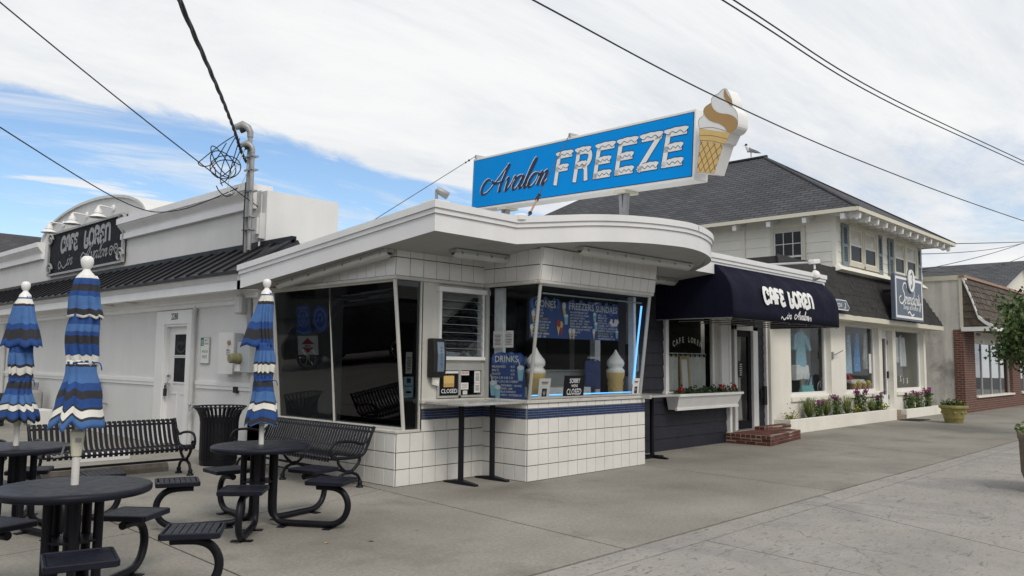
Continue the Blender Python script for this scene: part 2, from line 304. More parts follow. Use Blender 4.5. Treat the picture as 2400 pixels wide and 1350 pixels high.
# ------------------------------------------------------------------ builders
def V(*a): return Vector(a)
OFF = {}
class MB:
    def __init__(s): s.v = []; s.f = []; s.m = []; s.X = None
    def pt(s, p):
        p = Vector(p)
        if s.X is not None: p = s.X @ p
        s.v.append(p); return len(s.v)-1
    def face(s, pts, mi=0):
        s.f.append([s.pt(p) for p in pts]); s.m.append(mi)
    def idx(s, ii, mi=0): s.f.append(list(ii)); s.m.append(mi)
    def box(s, x0, x1, y0, y1, z0, z1, mi=0):
        return s.hexa([(x0, y0, z0), (x1, y0, z0), (x1, y1, z0), (x0, y1, z0), (x0, y0, z1), (x1, y0, z1), (x1, y1, z1), (x0, y1, z1)], mi)
    def hexa(s, p, mi=0):
        i = [s.pt(q) for q in p]
        for f in ((0, 3, 2, 1), (4, 5, 6, 7), (0, 1, 5, 4), (1, 2, 6, 5), (2, 3, 7, 6), (3, 0, 4, 7)): s.idx([i[j] for j in f], mi)
        return s
    def obox(s, O, A, B, Cc, mi=0):      # corner + three edge vectors
        O = Vector(O); A = Vector(A); B = Vector(B); Cc = Vector(Cc)
        return s.hexa([O, O+A, O+A+B, O+B, O+Cc, O+A+Cc, O+A+B+Cc, O+B+Cc], mi)
    def prism(s, poly, ext, mi=0, cap=True):
        ext = Vector(ext); n = len(poly)
        a = [s.pt(p) for p in poly]; b = [s.pt(Vector(p)+ext) for p in poly]
        if cap: s.idx(a[::-1], mi); s.idx(b, mi)
        for i in range(n): j = (i+1) % n; s.idx([a[i], a[j], b[j], b[i]], mi)
        return s
    def tube(s, path, r, n=8, mi=0, closed=False, caps=True, flat=None):
        path = [Vector(p) for p in path]; k = len(path)
        rs = r if isinstance(r, (list, tuple)) else [r]*k
        prev = None; rings = []
        for i in range(k):
            if closed: t = path[(i+1) % k]-path[i-1]
            else: t = path[min(i+1, k-1)]-path[max(i-1, 0)]
            t = t.normalized() if t.length > 1e-9 else Vector((0, 0, 1))
            if prev is None:
                a = Vector((0, 0, 1)) if abs(t.z) < .9 else Vector((1, 0, 0)); u = (a-t*a.dot(t)).normalized()
            else:
                u = prev-t*prev.dot(t); u = u.normalized() if u.length > 1e-6 else prev
            prev = u; q = t.cross(u)
            fx, fy = flat or (1, 1)
            rings.append([s.pt(path[i]+(u*math.cos(2*math.pi*j/n)*fx+q*math.sin(2*math.pi*j/n)*fy)*rs[i]) for j in range(n)])
        for i in range(k if closed else k-1):
            A, B = rings[i], rings[(i+1) % k]
            for j in range(n): jj = (j+1) % n; s.idx([A[j], A[jj], B[jj], B[j]], mi)
        if caps and not closed: s.idx(rings[0][::-1], mi); s.idx(rings[-1], mi)
        return s
    def lathe(s, prof, c=(0, 0, 0), n=24, mi=0, a0=0., caps=True, axis=None):
        c = Vector(c); rings = []
        ax = Vector(axis).normalized() if axis else None
        if ax:
            a = Vector((0, 0, 1)) if abs(ax.z) < .9 else Vector((1, 0, 0)); U = (a-ax*a.dot(ax)).normalized(); W = ax.cross(U)
        for r, z in prof:
            if ax: rings.append([s.pt(c+ax*z+(U*math.cos(a0+2*math.pi*j/n)+W*math.sin(a0+2*math.pi*j/n))*r) for j in range(n)])
            else: rings.append([s.pt(c+Vector((r*math.cos(a0+2*math.pi*j/n), r*math.sin(a0+2*math.pi*j/n), z))) for j in range(n)])
        for A, B in zip(rings, rings[1:]):
            for j in range(n): jj = (j+1) % n; s.idx([A[j], A[jj], B[jj], B[j]], mi)
        if caps: s.idx(rings[0][::-1], mi); s.idx(rings[-1], mi)
        return s
    def ball(s, c, r, n=10, mi=0, sz=1.):
        k = max(4, n//2)
        return s.lathe([(max(1e-4, r*math.sin(math.pi*i/k)), -r*sz*math.cos(math.pi*i/k)) for i in range(k+1)], c, n, mi, caps=False)
    def parts(s, name, mats, parent=None, **kw):          # every separate piece becomes an object of its own
        par = list(range(len(s.v)))
        def find(a):
            while par[a] != a: par[a] = par[par[a]]; a = par[a]
            return a
        for f in s.f:
            for q in f[1:]: par[find(q)] = find(f[0])
        grp = {}
        for f, mi in zip(s.f, s.m): grp.setdefault(find(f[0]), []).append((f, mi))
        res = []
        for fs in grp.values():
            m2 = MB(); mp = {}
            for f, mi in fs:
                for q in f:
                    if q not in mp: mp[q] = len(m2.v); m2.v.append(s.v[q])
                m2.idx([mp[q] for q in f], mi)
            res.append(m2.build(name, mats, parent, **kw))
        return res
    def build(s, name, mats, parent=None, smooth=False, bevel=0, fix=True, auto=None):
        me = bpy.data.meshes.new(name)
        if parent is None:
            xs = [p.x for p in s.v]; ys = [p.y for p in s.v]; zs = [p.z for p in s.v]
            o0 = Vector(((min(xs)+max(xs))/2, (min(ys)+max(ys))/2, min(zs)))
        else: o0 = OFF.get(parent.name, Vector())
        me.from_pydata([p-o0 for p in s.v], [], s.f)
        for k in (mats if isinstance(mats, (list, tuple)) else [mats]): me.materials.append(M[k])
        me.polygons.foreach_set('material_index', s.m)
        if fix or smooth:
            bm = bmesh.new(); bm.from_mesh(me)
            if smooth: bmesh.ops.remove_doubles(bm, verts=bm.verts, dist=1e-5)
            if fix: bmesh.ops.recalc_face_normals(bm, faces=bm.faces)
            bm.to_mesh(me); bm.free()
        if smooth:
            me.polygons.foreach_set('use_smooth', [True]*len(me.polygons))
            if auto is not None:
                me.set_sharp_from_angle(angle=R(auto))
        o = bpy.data.objects.new(name, me); C.objects.link(o); OFF[o.name] = o0
        if parent is None: o.location = o0
        else: o.parent = parent
        if bevel:
            b = o.modifiers.new('bevel', 'BEVEL'); b.width = bevel; b.segments = 1; b.limit_method = 'ANGLE'
        return o
def tag(o, label=None, cat=None, group=None, kind=None):
    if label: o['label'] = label
    if cat: o['category'] = cat
    if group: o['group'] = group
    if kind: o['kind'] = kind
    return o
def thing(name, label, cat, loc=(0, 0, 0), rz=0, group=None):
    o = bpy.data.objects.new(name, None); C.objects.link(o); o.location = loc; o.rotation_euler = (0, 0, rz); o.empty_display_size = .1
    OFF[o.name] = Vector(loc) if rz == 0 else Vector()
    return tag(o, label, cat, group)
def copy_tree(o, parent=None):
    c = o.copy(); C.objects.link(c); OFF[c.name] = OFF.get(o.name, Vector())
    if parent is not None: c.parent = parent
    for ch in list(o.children): copy_tree(ch, c)
    return c
def inst(src, name, parent, mw=None, loc=None, matn=None):
    o = bpy.data.objects.new(name, src); C.objects.link(o); o.parent = parent
    off = OFF.get(parent.name, Vector()) if parent is not None else Vector()
    if mw is not None: o.matrix_local = Matrix.Translation(-off) @ mw
    elif loc is not None: o.location = Vector(loc)-off
    return o
def catmull(pts, k=6, closed=False):
    P = [Vector(p) for p in pts]; n = len(P); o = []
    rngs = range(n if closed else n-1)
    for i in rngs:
        if closed: p0, p1, p2, p3 = P[i-1], P[i], P[(i+1) % n], P[(i+2) % n]
        else: p0, p1, p2, p3 = P[max(i-1, 0)], P[i], P[i+1], P[min(i+2, n-1)]
        for j in range(k):
            t = j/k; o.append(.5*((2*p1)+(p2-p0)*t+(2*p0-5*p1+4*p2-p3)*t*t+(3*p1-p0-3*p2+p3)*t**3))
    if not closed: o.append(P[-1])
    return o

# ------------------------------------------------------------------ flat print: lettering and shapes on a surface
class Pr:                                     # O: lower-left, U: along text, W: up; offset along U x W
    def __init__(s, O, U, W, off=.002):
        s.O = Vector(O); s.U = Vector(U).normalized(); s.W = Vector(W).normalized(); s.n = s.U.cross(s.W).normalized(); s.off = off; s.mb = MB(); s.curve = None
    def P(s, x, y, lift=0):
        if s.curve: return s.curve(x, y, s.off+lift)
        return s.O+s.U*x+s.W*y+s.n*(s.off+lift)
    def poly(s, pts, mi=0, lift=0): s.mb.face([s.P(x, y, lift) for x, y in pts], mi); return s
    def rect(s, x0, y0, x1, y1, mi=0, lift=0): return s.poly([(x0, y0), (x1, y0), (x1, y1), (x0, y1)], mi, lift)
    def ell(s, cx, cy, rx, ry, mi=0, lift=0, n=28): return s.poly([(cx+rx*math.cos(2*math.pi*i/n), cy+ry*math.sin(2*math.pi*i/n)) for i in range(n)], mi, lift)
    def stroke(s, pts, wd, mi=0, lift=0, smooth=5, nib=None, closed=False, cap=0.):
        pts = [Vector((p[0], p[1], 0)) for p in pts]
        if smooth and len(pts) > 2: pts = catmull(pts, smooth, closed)
        n = len(pts); Lf = []; Rt = []
        for i in range(n):
            if closed: t = pts[(i+1) % n]-pts[i-1]
            else: t = pts[min(i+1, n-1)]-pts[max(i-1, 0)]
            t = t.normalized() if t.length > 0 else Vector((1, 0, 0)); q = Vector((-t.y, t.x, 0))
            w_ = wd
            if nib is not None: w_ = wd*(nib+(1-nib)*max(0, -t.y*.8+.25))
            if not closed and cap and i in (0, n-1): pts[i] = pts[i]+t*(cap if i else -cap)
            Lf.append(pts[i]+q*w_/2); Rt.append(pts[i]-q*w_/2)
        for i in range(n if closed else n-1):
            j = (i+1) % n; s.poly([Rt[i][:2], Rt[j][:2], Lf[j][:2], Lf[i][:2]], mi, lift)
        return s
    def text(s, t, x, y, h, mi=0, lift=0, wmax=None, align='l', sx=1.):
        vs, fs, wd = text_mesh(t); k = h/.72; kx = k*sx
        if wmax and wd*kx > wmax: kx = wmax/wd
        x0 = x-(wd*kx/2 if align == 'c' else wd*kx if align == 'r' else 0)
        ii = [s.mb.pt(s.P(x0+a*kx, y+b*k, lift)) for a, b in vs]
        for f in fs: s.mb.idx([ii[q] for q in f], mi)
        return s
    def build(s, name, mats, parent=None): return s.mb.build(name, mats, parent, fix=False)
_tc = {}; BOLD = [.012]
def text_mesh(t):
    if t in _tc: return _tc[t]
    cu_ = bpy.data.curves.new('lettering', 'FONT'); cu_.body = t; cu_.size = 1; cu_.resolution_u = 2; cu_.offset = BOLD[0]; cu_.space_character = 1+BOLD[0]*2
    ob = bpy.data.objects.new('lettering', cu_); me = bpy.data.meshes.new_from_object(ob)
    vs = [(v.co.x, v.co.y) for v in me.vertices]; fs = [tuple(p.vertices) for p in me.polygons]
    bpy.data.objects.remove(ob); bpy.data.meshes.remove(me); bpy.data.curves.remove(cu_)
    x0 = min(v[0] for v in vs); vs = [(a-x0, b) for a, b in vs]; r = (vs, fs, max(v[0] for v in vs)); _tc[t] = r; return r
SCRIPT = {
 'A': ([[(-.5, .95), (-.85, 1.15), (-1.2, .85), (-1.25, .3), (-.95, 0), (-.5, .12), (.05, .8), (.55, 1.6), (.95, 2.1)], [(.92, 2.1), (.82, 1.3), (.74, .5), (.8, 0), (.95, .1)], [(-.45, .95), (.1, .72), (.85, .8)]], 1.15),
 'v': ([[(0, .85), (.16, 1), (.25, .7), (.3, .1), (.4, 0), (.7, .5), (.78, 1), (.98, .88)]], .95),
 'a': ([[(.72, .85), (.5, 1), (.15, .8), (0, .35), (.15, 0), (.45, .12), (.74, .8)], [(.78, 1), (.7, .4), (.78, .03), (.95, .08), (1.1, .35)]], 1.05),
 'l': ([[(0, .2), (.35, 1.2), (.5, 1.95), (.38, 2.1), (.24, 1.6), (.13, .6), (.2, .03), (.38, .05), (.55, .35)]], .52),
 'o': ([[(.4, 1), (.1, .8), (0, .35), (.15, 0), (.45, .07), (.68, .5), (.62, .9), (.4, 1)], [(.6, .9), (.85, .8)]], .82),
 'n': ([[(0, .8), (.12, 1), (.15, .7), (.08, 0)], [(.1, .3), (.35, .9), (.55, 1), (.6, .7), (.52, .2), (.62, 0), (.9, .35)]], .9),
 'i': ([[(0, .7), (.15, 1), (.1, .3), (.2, 0), (.42, .3)], [(.26, 1.42), (.24, 1.3)]], .42),
 'S': ([[(1.0, 1.6), (.85, 2.05), (.45, 2.05), (.3, 1.5), (.65, 1.0), (.75, .5), (.45, 0), (0, .05), (-.2, .5), (.1, .75)]], .95),
 'e': ([[(0, .35), (.4, .55), (.52, .85), (.33, 1), (.08, .75), (.05, .25), (.25, 0), (.62, .3)]], .6),
 'r': ([[(0, .6), (.15, 1.05), (.3, .85), (.5, .85), (.42, .3), (.5, 0), (.7, .3)]], .68),
 'd': ([[(.7, .85), (.5, 1), (.15, .8), (0, .35), (.15, 0), (.45, .12), (.74, .9)], [(.95, 2.05), (.8, 1), (.7, .3), (.8, 0), (1.05, .3)]], 1.0),
 'p': ([[(0, .8), (.15, 1), (.1, 0), (0, -.8)], [(.1, .3), (.35, .95), (.6, .8), (.6, .2), (.35, 0), (.12, .15)], [(.5, .05), (.8, .3)]], .78),
 't': ([[(.22, 1.65), (.14, .4), (.24, 0), (.48, .3)], [(-.05, 1.1), (.45, 1.15)]], .48),
 'y': ([[(0, 1), (.05, .3), (.25, .05), (.55, .5), (.65, 1)], [(.65, 1), (.55, 0), (.35, -.8), (.1, -.7), (.3, -.2), (.85, .3)]], .8),
 'h': ([[(0, .2), (.35, 1.4), (.42, 2.05), (.28, 2.05), (.18, 1), (.12, 0)], [(.15, .3), (.4, .95), (.58, .9), (.52, .2), (.65, 0), (.88, .35)]], .86),
 's': ([[(0, .2), (.3, .95), (.35, 1.08), (.5, .5), (.4, .05), (.1, .08)], [(.45, .05), (.75, .3)]], .7), ' ': ([], .6)}
DECO = {
 'C': ([[(.66, .75), (.55, .97), (.2, .95), (.03, .6), (.08, .18), (.32, .02), (.66, .2)], [(.45, .6), (.62, .75)]], .78),
 'A': ([[(.02, 0), (.12, .75), (.3, .98), (.5, .98), (.55, .5), (.62, 0)], [(.1, .42), (.55, .42)]], .74),
 'F': ([[(.1, 0), (.08, .6), (.12, .98), (.6, .95)], [(.1, .52), (.42, .56)]], .6),
 'E': ([[(.6, .88), (.35, 1), (.1, .8), (.3, .54), (.48, .52)], [(.3, .54), (.04, .3), (.22, .02), (.62, .12)]], .68),
 'L': ([[(.12, 1), (.05, .5), (.1, .03), (.45, .03), (.52, .35), (.3, .42)]], .66),
 'O': ([[(.36, 1), (.08, .8), (.04, .3), (.34, 0), (.64, .22), (.66, .72), (.36, 1)]], .78),
 'R': ([[(.1, 0), (.08, .97), (.5, .95), (.56, .7), (.4, .52), (.14, .5)], [(.34, .52), (.5, .2), (.68, 0)]], .74),
 'N': ([[(.08, 0), (.08, .75), (.2, .97), (.5, .97), (.6, .7), (.6, 0)]], .72), ' ': ([], .42)}
def lettering(pr, font, txt, x, y, h, wd, mi=0, lift=0, nib=None, shear=0., wmax=None, off=(0, 0)):
    tot = sum(font[c][1] for c in txt); kx = h if not wmax else wmax/tot; cx = 0
    for c in txt:
        for st in font[c][0]:
            pr.stroke([(x+off[0]+(cx+a+shear*b)*kx, y+off[1]+b*h) for a, b in st], wd, mi, lift, 4, nib)
        cx += font[c][1]
    return tot*kx
def swirl(pr, x, y, s, wd, mi=0, lift=0, flip=1):
    pts = []
    for i in range(15):
        a = i/14*4.2*math.pi/1.4; r = s*(1-.8*i/14); pts.append((x+flip*r*math.cos(a), y+r*math.sin(a)))
    pr.stroke(pts, wd, mi, lift, 3)
# ================================================================== SETTING
g = MB(); g.box(-60, 120, -60, 120, -.30, -.05); tag(g.build('ground', 'asphalt'), kind='structure')
g = MB(); g.box(-8, 60, 4.03, 40, -.06, -.028); apron = tag(g.build('concrete_apron', 'concrete_joint'), kind='structure')
g = MB(); g.box(-8, 60, .2, 4.018, -.06, -.028); walk = tag(g.build('sidewalk', 'concrete_joint'), kind='structure')
g = MB(); g.box(-8, 60, .05, .2, -.05, .0); tag(g.build('kerb', 'kerb_stone'), kind='structure')
def slab(poly, parent, m, gap=.009, dz=0.):
    c = Vector((sum(p[0] for p in poly)/len(poly), sum(p[1] for p in poly)/len(poly), 0)); q = []
    n = len(poly)
    for i in range(n):
        a, b, d = Vector((*poly[i-1], 0)), Vector((*poly[i], 0)), Vector((*poly[(i+1) % n], 0))
        e1 = (b-a).normalized(); e2 = (d-b).normalized(); n1 = Vector((-e1.y, e1.x, 0)); n2 = Vector((-e2.y, e2.x, 0))
        s = n1+n2; s = s/max(.2, s.dot(n1)); q.append(b+s*gap)
    mb = MB(); mb.prism([(p.x, p.y, -.04) for p in q], (0, 0, .04+dz)); return mb.build('slab', m, parent)
Y0 = 4.035
slab([(-8, Y0), (2.94, Y0), (3.08, 7.48), (1.97, 7.32), (-8, 6.0)], apron, 'concrete')
slab([(2.94, Y0), (5.68, Y0), (6.1, 7.9), (5.09, 7.6), (3.08, 7.48)], apron, 'concrete')
slab([(5.68, Y0), (10.09, Y0), (10.46, 7.4), (10.46, 8.6), (6.2, 8.6), (6.1, 7.9)], apron, 'concrete')
slab([(10.09, Y0), (15.34, Y0), (15.72, 5.4), (16.35, 7.7), (16.35, 9), (10.46, 9), (10.46, 7.4)], apron, 'concrete')
slab([(15.34, Y0), (21.8, Y0), (21.9, 9), (16.35, 9), (16.35, 7.7), (15.72, 5.4)], apron, 'concrete')
slab([(21.8, Y0), (28.6, Y0), (28.6, 9), (21.9, 9)], apron, 'concrete')
slab([(28.6, Y0), (60, Y0), (60, 9), (28.6, 9)], apron, 'concrete')
slab([(-8, 6.0), (1.97, 7.32), (3.08, 7.48), (3.15, 11.9), (-8, 11.9)], apron, 'concrete')
slab([(3.08, 7.48), (5.09, 7.6), (6.1, 7.9), (6.4, 11.9), (3.15, 11.9)], apron, 'concrete')
for y0, y1 in ((11.9, 16.2), (16.2, 21), (21, 40)):
    for x0, x1 in ((-8, -.5), (-.5, 3.15), (3.15, 7)): slab([(x0, y0), (x1, y0), (x1, y1), (x0, y1)], apron, 'concrete', dz=-.001)
S0 = 3.73
for x0, x1 in ((-8, 2.6), (2.6, 8.9), (8.9, 15.6), (15.6, 22.6), (22.6, 34), (34, 60)): slab([(x0, S0), (x1, S0), (x1, 4.018), (x0, 4.018)], walk, 'stamped_concrete', .008)
for p in ([(-8, .2), (2.2, .2), (3.1, S0), (-8, S0)], [(2.2, .2), (6.0, .2), (6.45, S0), (3.1, S0)], [(6.0, .2), (7.25, .2), (9.0, S0), (6.45, S0)],
          [(7.25, .2), (15, .2), (15.6, S0), (9.0, S0)], [(15, .2), (22, .2), (22.6, S0), (15.6, S0)], [(22, .2), (60, .2), (60, S0), (22.6, S0)]): slab(p, walk, 'stamped_concrete', .007)

# ================================================================== ICE CREAM SHOP
shop = thing('ice_cream_shop', 'white tiled ice cream stand with a sweeping white curved canopy and slanted windows', 'shop', (8.3, 9, 0))
XL, YW, YB, XB, XR = 6.34, 7.93, 7.11, 7.83, 10.50
TP = .2; LIM = [0]
_tm = {}
def tile_mesh(wd, ht, gap=.0034, m='tile_white', th=.012):
    key = (round(wd, 3), round(ht, 3), m)
    if key in _tm: return _tm[key]
    mb = MB(); a, b, c, d = gap, wd-gap, gap, ht-gap; e = .004
    i = [mb.pt(p) for p in ((a, c, 0), (b, c, 0), (b, d, 0), (a, d, 0), (a+e, c+e, th), (b-e, c+e, th), (b-e, d-e, th), (a+e, d-e, th))]
    for f in ((4, 5, 6, 7), (0, 1, 5, 4), (1, 2, 6, 5), (2, 3, 7, 6), (3, 0, 4, 7)): mb.idx([i[q] for q in f])
    me = bpy.data.meshes.new('tile'); me.from_pydata(mb.v, [], mb.f); me.materials.append(M[m]); _tm[key] = me; return me
rt_ = random.Random(3)
def tile_field(O, U, W, cols, rows, parent):       # O corner, U along, W up; outward = U x W
    O = Vector(O); U = Vector(U).normalized(); W = Vector(W).normalized(); n = U.cross(W).normalized()
    y = 0
    for rh in rows:
        x = 0
        for cw in cols:
            j = Matrix.Rotation(R(rt_.uniform(-.35, .35)), 3, U) @ Matrix.Rotation(R(rt_.uniform(-.35, .35)), 3, W)
            P = O+U*x+W*y+n*(.001+rt_.uniform(0, .0012))
            mw = Matrix.Translation(P) @ (j @ Matrix((U, W, n)).transposed()).to_4x4()
            inst(tile_mesh(cw, rh), 'tile', parent, mw); x += cw
        y += rh
# base walls (grout bed), a hair behind the tile faces
b = MB()
b.box(XL, XL+.10, YW, 11.55, 0, .645)                 # wing side
b.box(XL, XB+.0, YW, YW+.10, 0, .645); b.box(6.72, XB, YW, YW+.10, .645, 1.0)
b.box(XB, XB+.10, YB, YW, 0, 1.0); b.box(XB, XR, YB, YB+.10, 0, 1.0); b.box(XR-.1, XR, YB+.1, 9.6, 0, 1.0)
b.parts('base_wall', 'grout', shop)
tile_field((XL, 11.13, 0), (0, -1, 0), (0, 0, 1), [TP]*16, [.205, .205, .235], shop)
c13 = [.2055]*13
tile_field((XL, YW, 0), (1, 0, 0), (0, 0, 1), [.213]*7, [.205, .205, .235], shop)
tile_field((6.735, YW, .645), (1, 0, 0), (0, 0, 1), [.2165]*5, [.155], shop)
tile_field((XB, YW, 0), (0, -1, 0), (0, 0, 1), [.205]*4, [.2, .2, .2, .2], shop)
tile_field((XB, YB, 0), (1, 0, 0), (0, 0, 1), c13, [.2, .2, .2, .2], shop)
tile_field((XB, YB, .93), (1, 0, 0), (0, 0, 1), c13, [.07], shop)
tile_field((XB, YW, .93), (0, -1, 0), (0, 0, 1), [.205]*4, [.07], shop)
tile_field((6.73, YW, .93), (1, 0, 0), (0, 0, 1), [.22]*5, [.07], shop)
# navy mosaic band: pieces under ten pixels, joined
def mosaic(O, U, ncol, nrow, s, nm):
    U = Vector(U); W = Vector((0, 0, 1)); n = U.cross(W); mb = MB()
    for r_ in range(nrow):
        for c_ in range(ncol):
            p = Vector(O)+U*(c_*s+.003)+W*(r_*s+.003)
            mb.obox(p, U*(s-.0075), W*(s-.0075), n*(.010+rt_.uniform(0, .002)))
    o = mb.build(nm, 'tile_navy', shop); tag(o, kind='stuff')
mosaic((XB, YB, .80), (1, 0, 0), 83, 4, .0322, 'mosaic_band'); mosaic((XB, YW, .80), (0, -1, 0), 25, 4, .0322, 'mosaic_band'); mosaic((6.76, YW, .80), (1, 0, 0), 33, 4, .0322, 'mosaic_band')
b = MB(); b.box(XB+.0, XR, YB-.0042, YB-.002, .80, .93); b.box(XB-.0042, XB-.002, YB, YW, .80, .93); b.box(6.76, XB-.01, YW-.0042, YW-.002, .80, .93); b.parts('mosaic_grout', 'grout_light', shop)
# ledges and sills
b = MB(); b.box(XB-.03, XR+.02, YB-.035, YB+.14, 1.0, 1.045); b.box(XB-.03, XB+.12, YB+.14, YW, 1.0, 1.045); b.box(6.70, XB-.03, YW-.06, YW+.12, 1.0, 1.05)
b.box(XL-.02, XL+.20, YW+.12, 11.15, .645, .68); b.box(XL-.02, 6.72, YW-.02, YW+.12, .645, .68)
b.parts('window_ledge', 'frame_white', shop, bevel=.006)
# solid white wall behind service opening, jambs and piers
b = MB()
b.box(6.72, 7.0, YW, YW+.1, 1.05, 2.6); b.box(7.0, 7.90, YW+.02, YW+.1, 2.5, 2.6); b.box(7.0, 7.9, YW+.02, YW+.1, 1.5, 1.555); b.box(7.81, 7.9, YW, YW+.1, 1.05, 2.6)
b.box(XL+.02, XL+.16, 10.85, 11.55, .645, 2.75); b.box(XL, 6.45, 11.13, 11.6, 0, .645)
b.parts('painted_wall', 'frame_white', shop)
# headers
sof = lambda y: 3.022-.107*(y-6.92)
b = MB()
b.box(6.28, XB+.02, YW, YW+.12, 2.6, 3.0); b.prism([(6.285, YW, 2.6), (6.285, 11.3, 2.6), (6.285, 11.3, 2.67), (6.285, YW, 3.0)], (.14, 0, 0))
HB, HT = (6.895, 2.60), (6.835, 3.03)
b.prism([(XB, HB[0], HB[1]), (XB, HT[0], HT[1]), (XB, YW, 3.03), (XB, YW, 2.60)], (.12, 0, 0))
b.hexa([(XB+.12, HB[0], HB[1]), (10.44, HB[0], HB[1]), (10.44, HB[0]+.12, HB[1]), (XB+.12, HB[0]+.12, HB[1]), (XB+.12, HT[0], HT[1]), (10.5, HT[0], HT[1]), (10.5, HT[0]+.12, HT[1]), (XB+.12, HT[0]+.12, HT[1])])
b.prism([(10.44, HB[0]+.12, HB[1]), (10.5, HT[0]+.12, HT[1]), (10.5, 9.6, HT[1]), (10.44, 9.6, HB[1])], (-.1, 0, 0))
b.parts('header_wall', 'grout', shop)
tile_field((6.28, YW, 2.6), (1, 0, 0), (0, 0, 1), [.2214]*7, [.235, .09], shop)
tile_field((6.285, 10.33, 2.6), (0, -1, 0), (0, 0, 1), [.2]*12, [.235], shop); tile_field((6.285, 8.93, 2.835), (0, -1, 0), (0, 0, 1), [.2]*5, [.1], shop)
hv = Vector((0, HT[0]-HB[0], HT[1]-HB[1])); hl = hv.length
tile_field((XB, HB[0], HB[1]), (1, 0, 0), hv, [.2025]*13, [.205, hl-.205], shop)
tile_field((XB, YW, 2.6), (0, -1, 0), (0, 0, 1), [.207]*5, [.205, .215], shop)
b = MB(); b.prism([(XB-.012, 6.893, 2.61), (XB-.012, 6.893, 3.03), (XB-.012, 6.835, 3.03)], (.012, 0, 0)); b.build('corner_tile', 'tile_white', shop)
# header lip trim
b = MB(); b.box(6.25, XB-.01, YW-.03, YW+.02, 2.555, 2.6); b.box(6.25, 6.30, YW+.02, 11.1, 2.555, 2.6); b.box(XB-.03, 10.42, 6.865, 6.94, 2.555, 2.60); b.box(XB-.035, XB+.03, 6.94, YW-.03, 2.555, 2.6)
b.parts('header_trim', 'frame_white', shop, bevel=.008)
# window frames and posts
b = MB()
b.tube([(6.49, 7.975, .68), (6.285, YW+.02, 2.56)], .024, 8); b.tube([(6.46, 9.42, .68), (6.32, 9.42, 2.56)], .017, 6); b.tube([(6.46, 10.84, .68), (6.32, 10.84, 2.56)], .022, 6)
b.tube([(6.485, 7.98, .695), (6.485, 10.86, .695)], .02, 6); b.tube([(6.31, 7.95, 2.545), (6.31, 10.86, 2.545)], .022, 6)
b.box(6.695, 6.735, 7.93, 7.99, .68, 2.56)
b.parts('window_frame', 'frame_white', shop)
b = MB()
b.tube([(XB+.02, 7.095, 1.04), (XB+.015, 6.905, 2.57)], .023, 8); b.tube([(10.36, 7.095, 1.04), (10.36, 6.905, 2.57)], .026, 6)
b.tube([(XB+.02, 7.095, 1.065), (10.36, 7.095, 1.065)], .02, 6); b.tube([(XB+.02, 6.91, 2.55), (10.36, 6.91, 2.55)], .02, 6)
b.box(XB-.0, XB+.04, YW-.075, YW-.015, 1.045, 2.56); b.box(10.38, 10.44, 6.93, 9.6, 1.0, 1.06); b.box(10.39, 10.43, 7.3, 7.36, 1.04, 2.6); b.box(10.39, 10.45, 8.4, 8.5, 1.04, 2.6)
b.parts('window_frame', 'aluminium', shop)
def pane(name, pts, parent, m='glass_clear'):
    mb = MB(); mb.face(pts); return mb.build(name, m, parent, fix=False)
pane('pane', [(6.475, 9.42, .69), (6.475, 7.98, .69), (6.30, 7.95, 2.55), (6.30, 9.42, 2.55)], shop, 'glass_dark')
pane('pane', [(6.475, 10.84, .69), (6.475, 9.42, .69), (6.30, 9.42, 2.55), (6.30, 10.84, 2.55)], shop, 'glass_dark')
pane('pane', [(6.49, 7.97, .69), (6.70, 7.95, .69), (6.70, 7.95, 2.55), (6.29, 7.94, 2.55)], shop, 'glass_dark')
pane('pane', [(XB+.02, 7.095, 1.05), (10.36, 7.095, 1.05), (10.36, 6.907, 2.56), (XB+.015, 6.907, 2.56)], shop)
pane('pane', [(XB+.02, YW-.06, 1.05), (XB+.02, 7.1, 1.05), (XB+.015, 6.91, 2.56), (XB+.015, YW-.06, 2.56)], shop)
# jalousie window over a sliding service window
jf = MB(); jf.box(6.99, 7.03, YW-.035, YW+.03, 1.555, 2.5); jf.box(7.85, 7.89, YW-.035, YW+.03, 1.555, 2.5); jf.box(6.96, 7.9, YW-.06, YW+.03, 2.45, 2.51); jf.box(7.03, 7.85, YW-.035, YW+.03, 1.555, 1.60); jf.box(7.79, 7.815, YW-.03, YW+.0, 1.6, 2.45)
jfo = jf.build('jalousie_frame', 'trim_white', shop)
sl_ = MB(); sl_.obox((7.03, YW-.015, 0), (.82, 0, 0), (0, .006, 0), (0, .035, .116)); slm = None
for i in range(8):
    mb = MB(); z = 1.60+i*.106; mb.obox((7.03, YW-.03, z), (.79, 0, 0), (0, .003, .0), (0, .034, .108)); mb.build('louvre', 'glass_clear', jfo)
    mb = MB(); mb.box(7.03, 7.82, YW-.034, YW-.030, z-.002, z+.0015); mb.build('louvre_edge', 'meter_grey', jfo)
sw = MB(); sw.box(6.95, 7.86, YW-.02, YW+.04, 1.42, 1.5); sw.box(7.36, 7.40, YW-.02, YW+.03, 1.06, 1.42); sw.box(7.78, 7.84, YW-.02, YW+.03, 1.06, 1.42); sw.box(6.98, 7.02, YW-.02, YW+.03, 1.06, 1.42); sw.box(7.02, 7.78, YW-.02, YW+.02, 1.06, 1.09)
swo = sw.build('service_window', 'aluminium', shop)
pane('pane', [(7.02, YW+.01, 1.09), (7.36, YW+.01, 1.09), (7.36, YW+.01, 1.42), (7.02, YW+.01, 1.42)], swo, 'glass_dark'); pane('pane', [(7.40, YW+.01, 1.09), (7.78, YW+.01, 1.09), (7.78, YW+.01, 1.42), (7.40, YW+.01, 1.42)], swo, 'glass_dark')
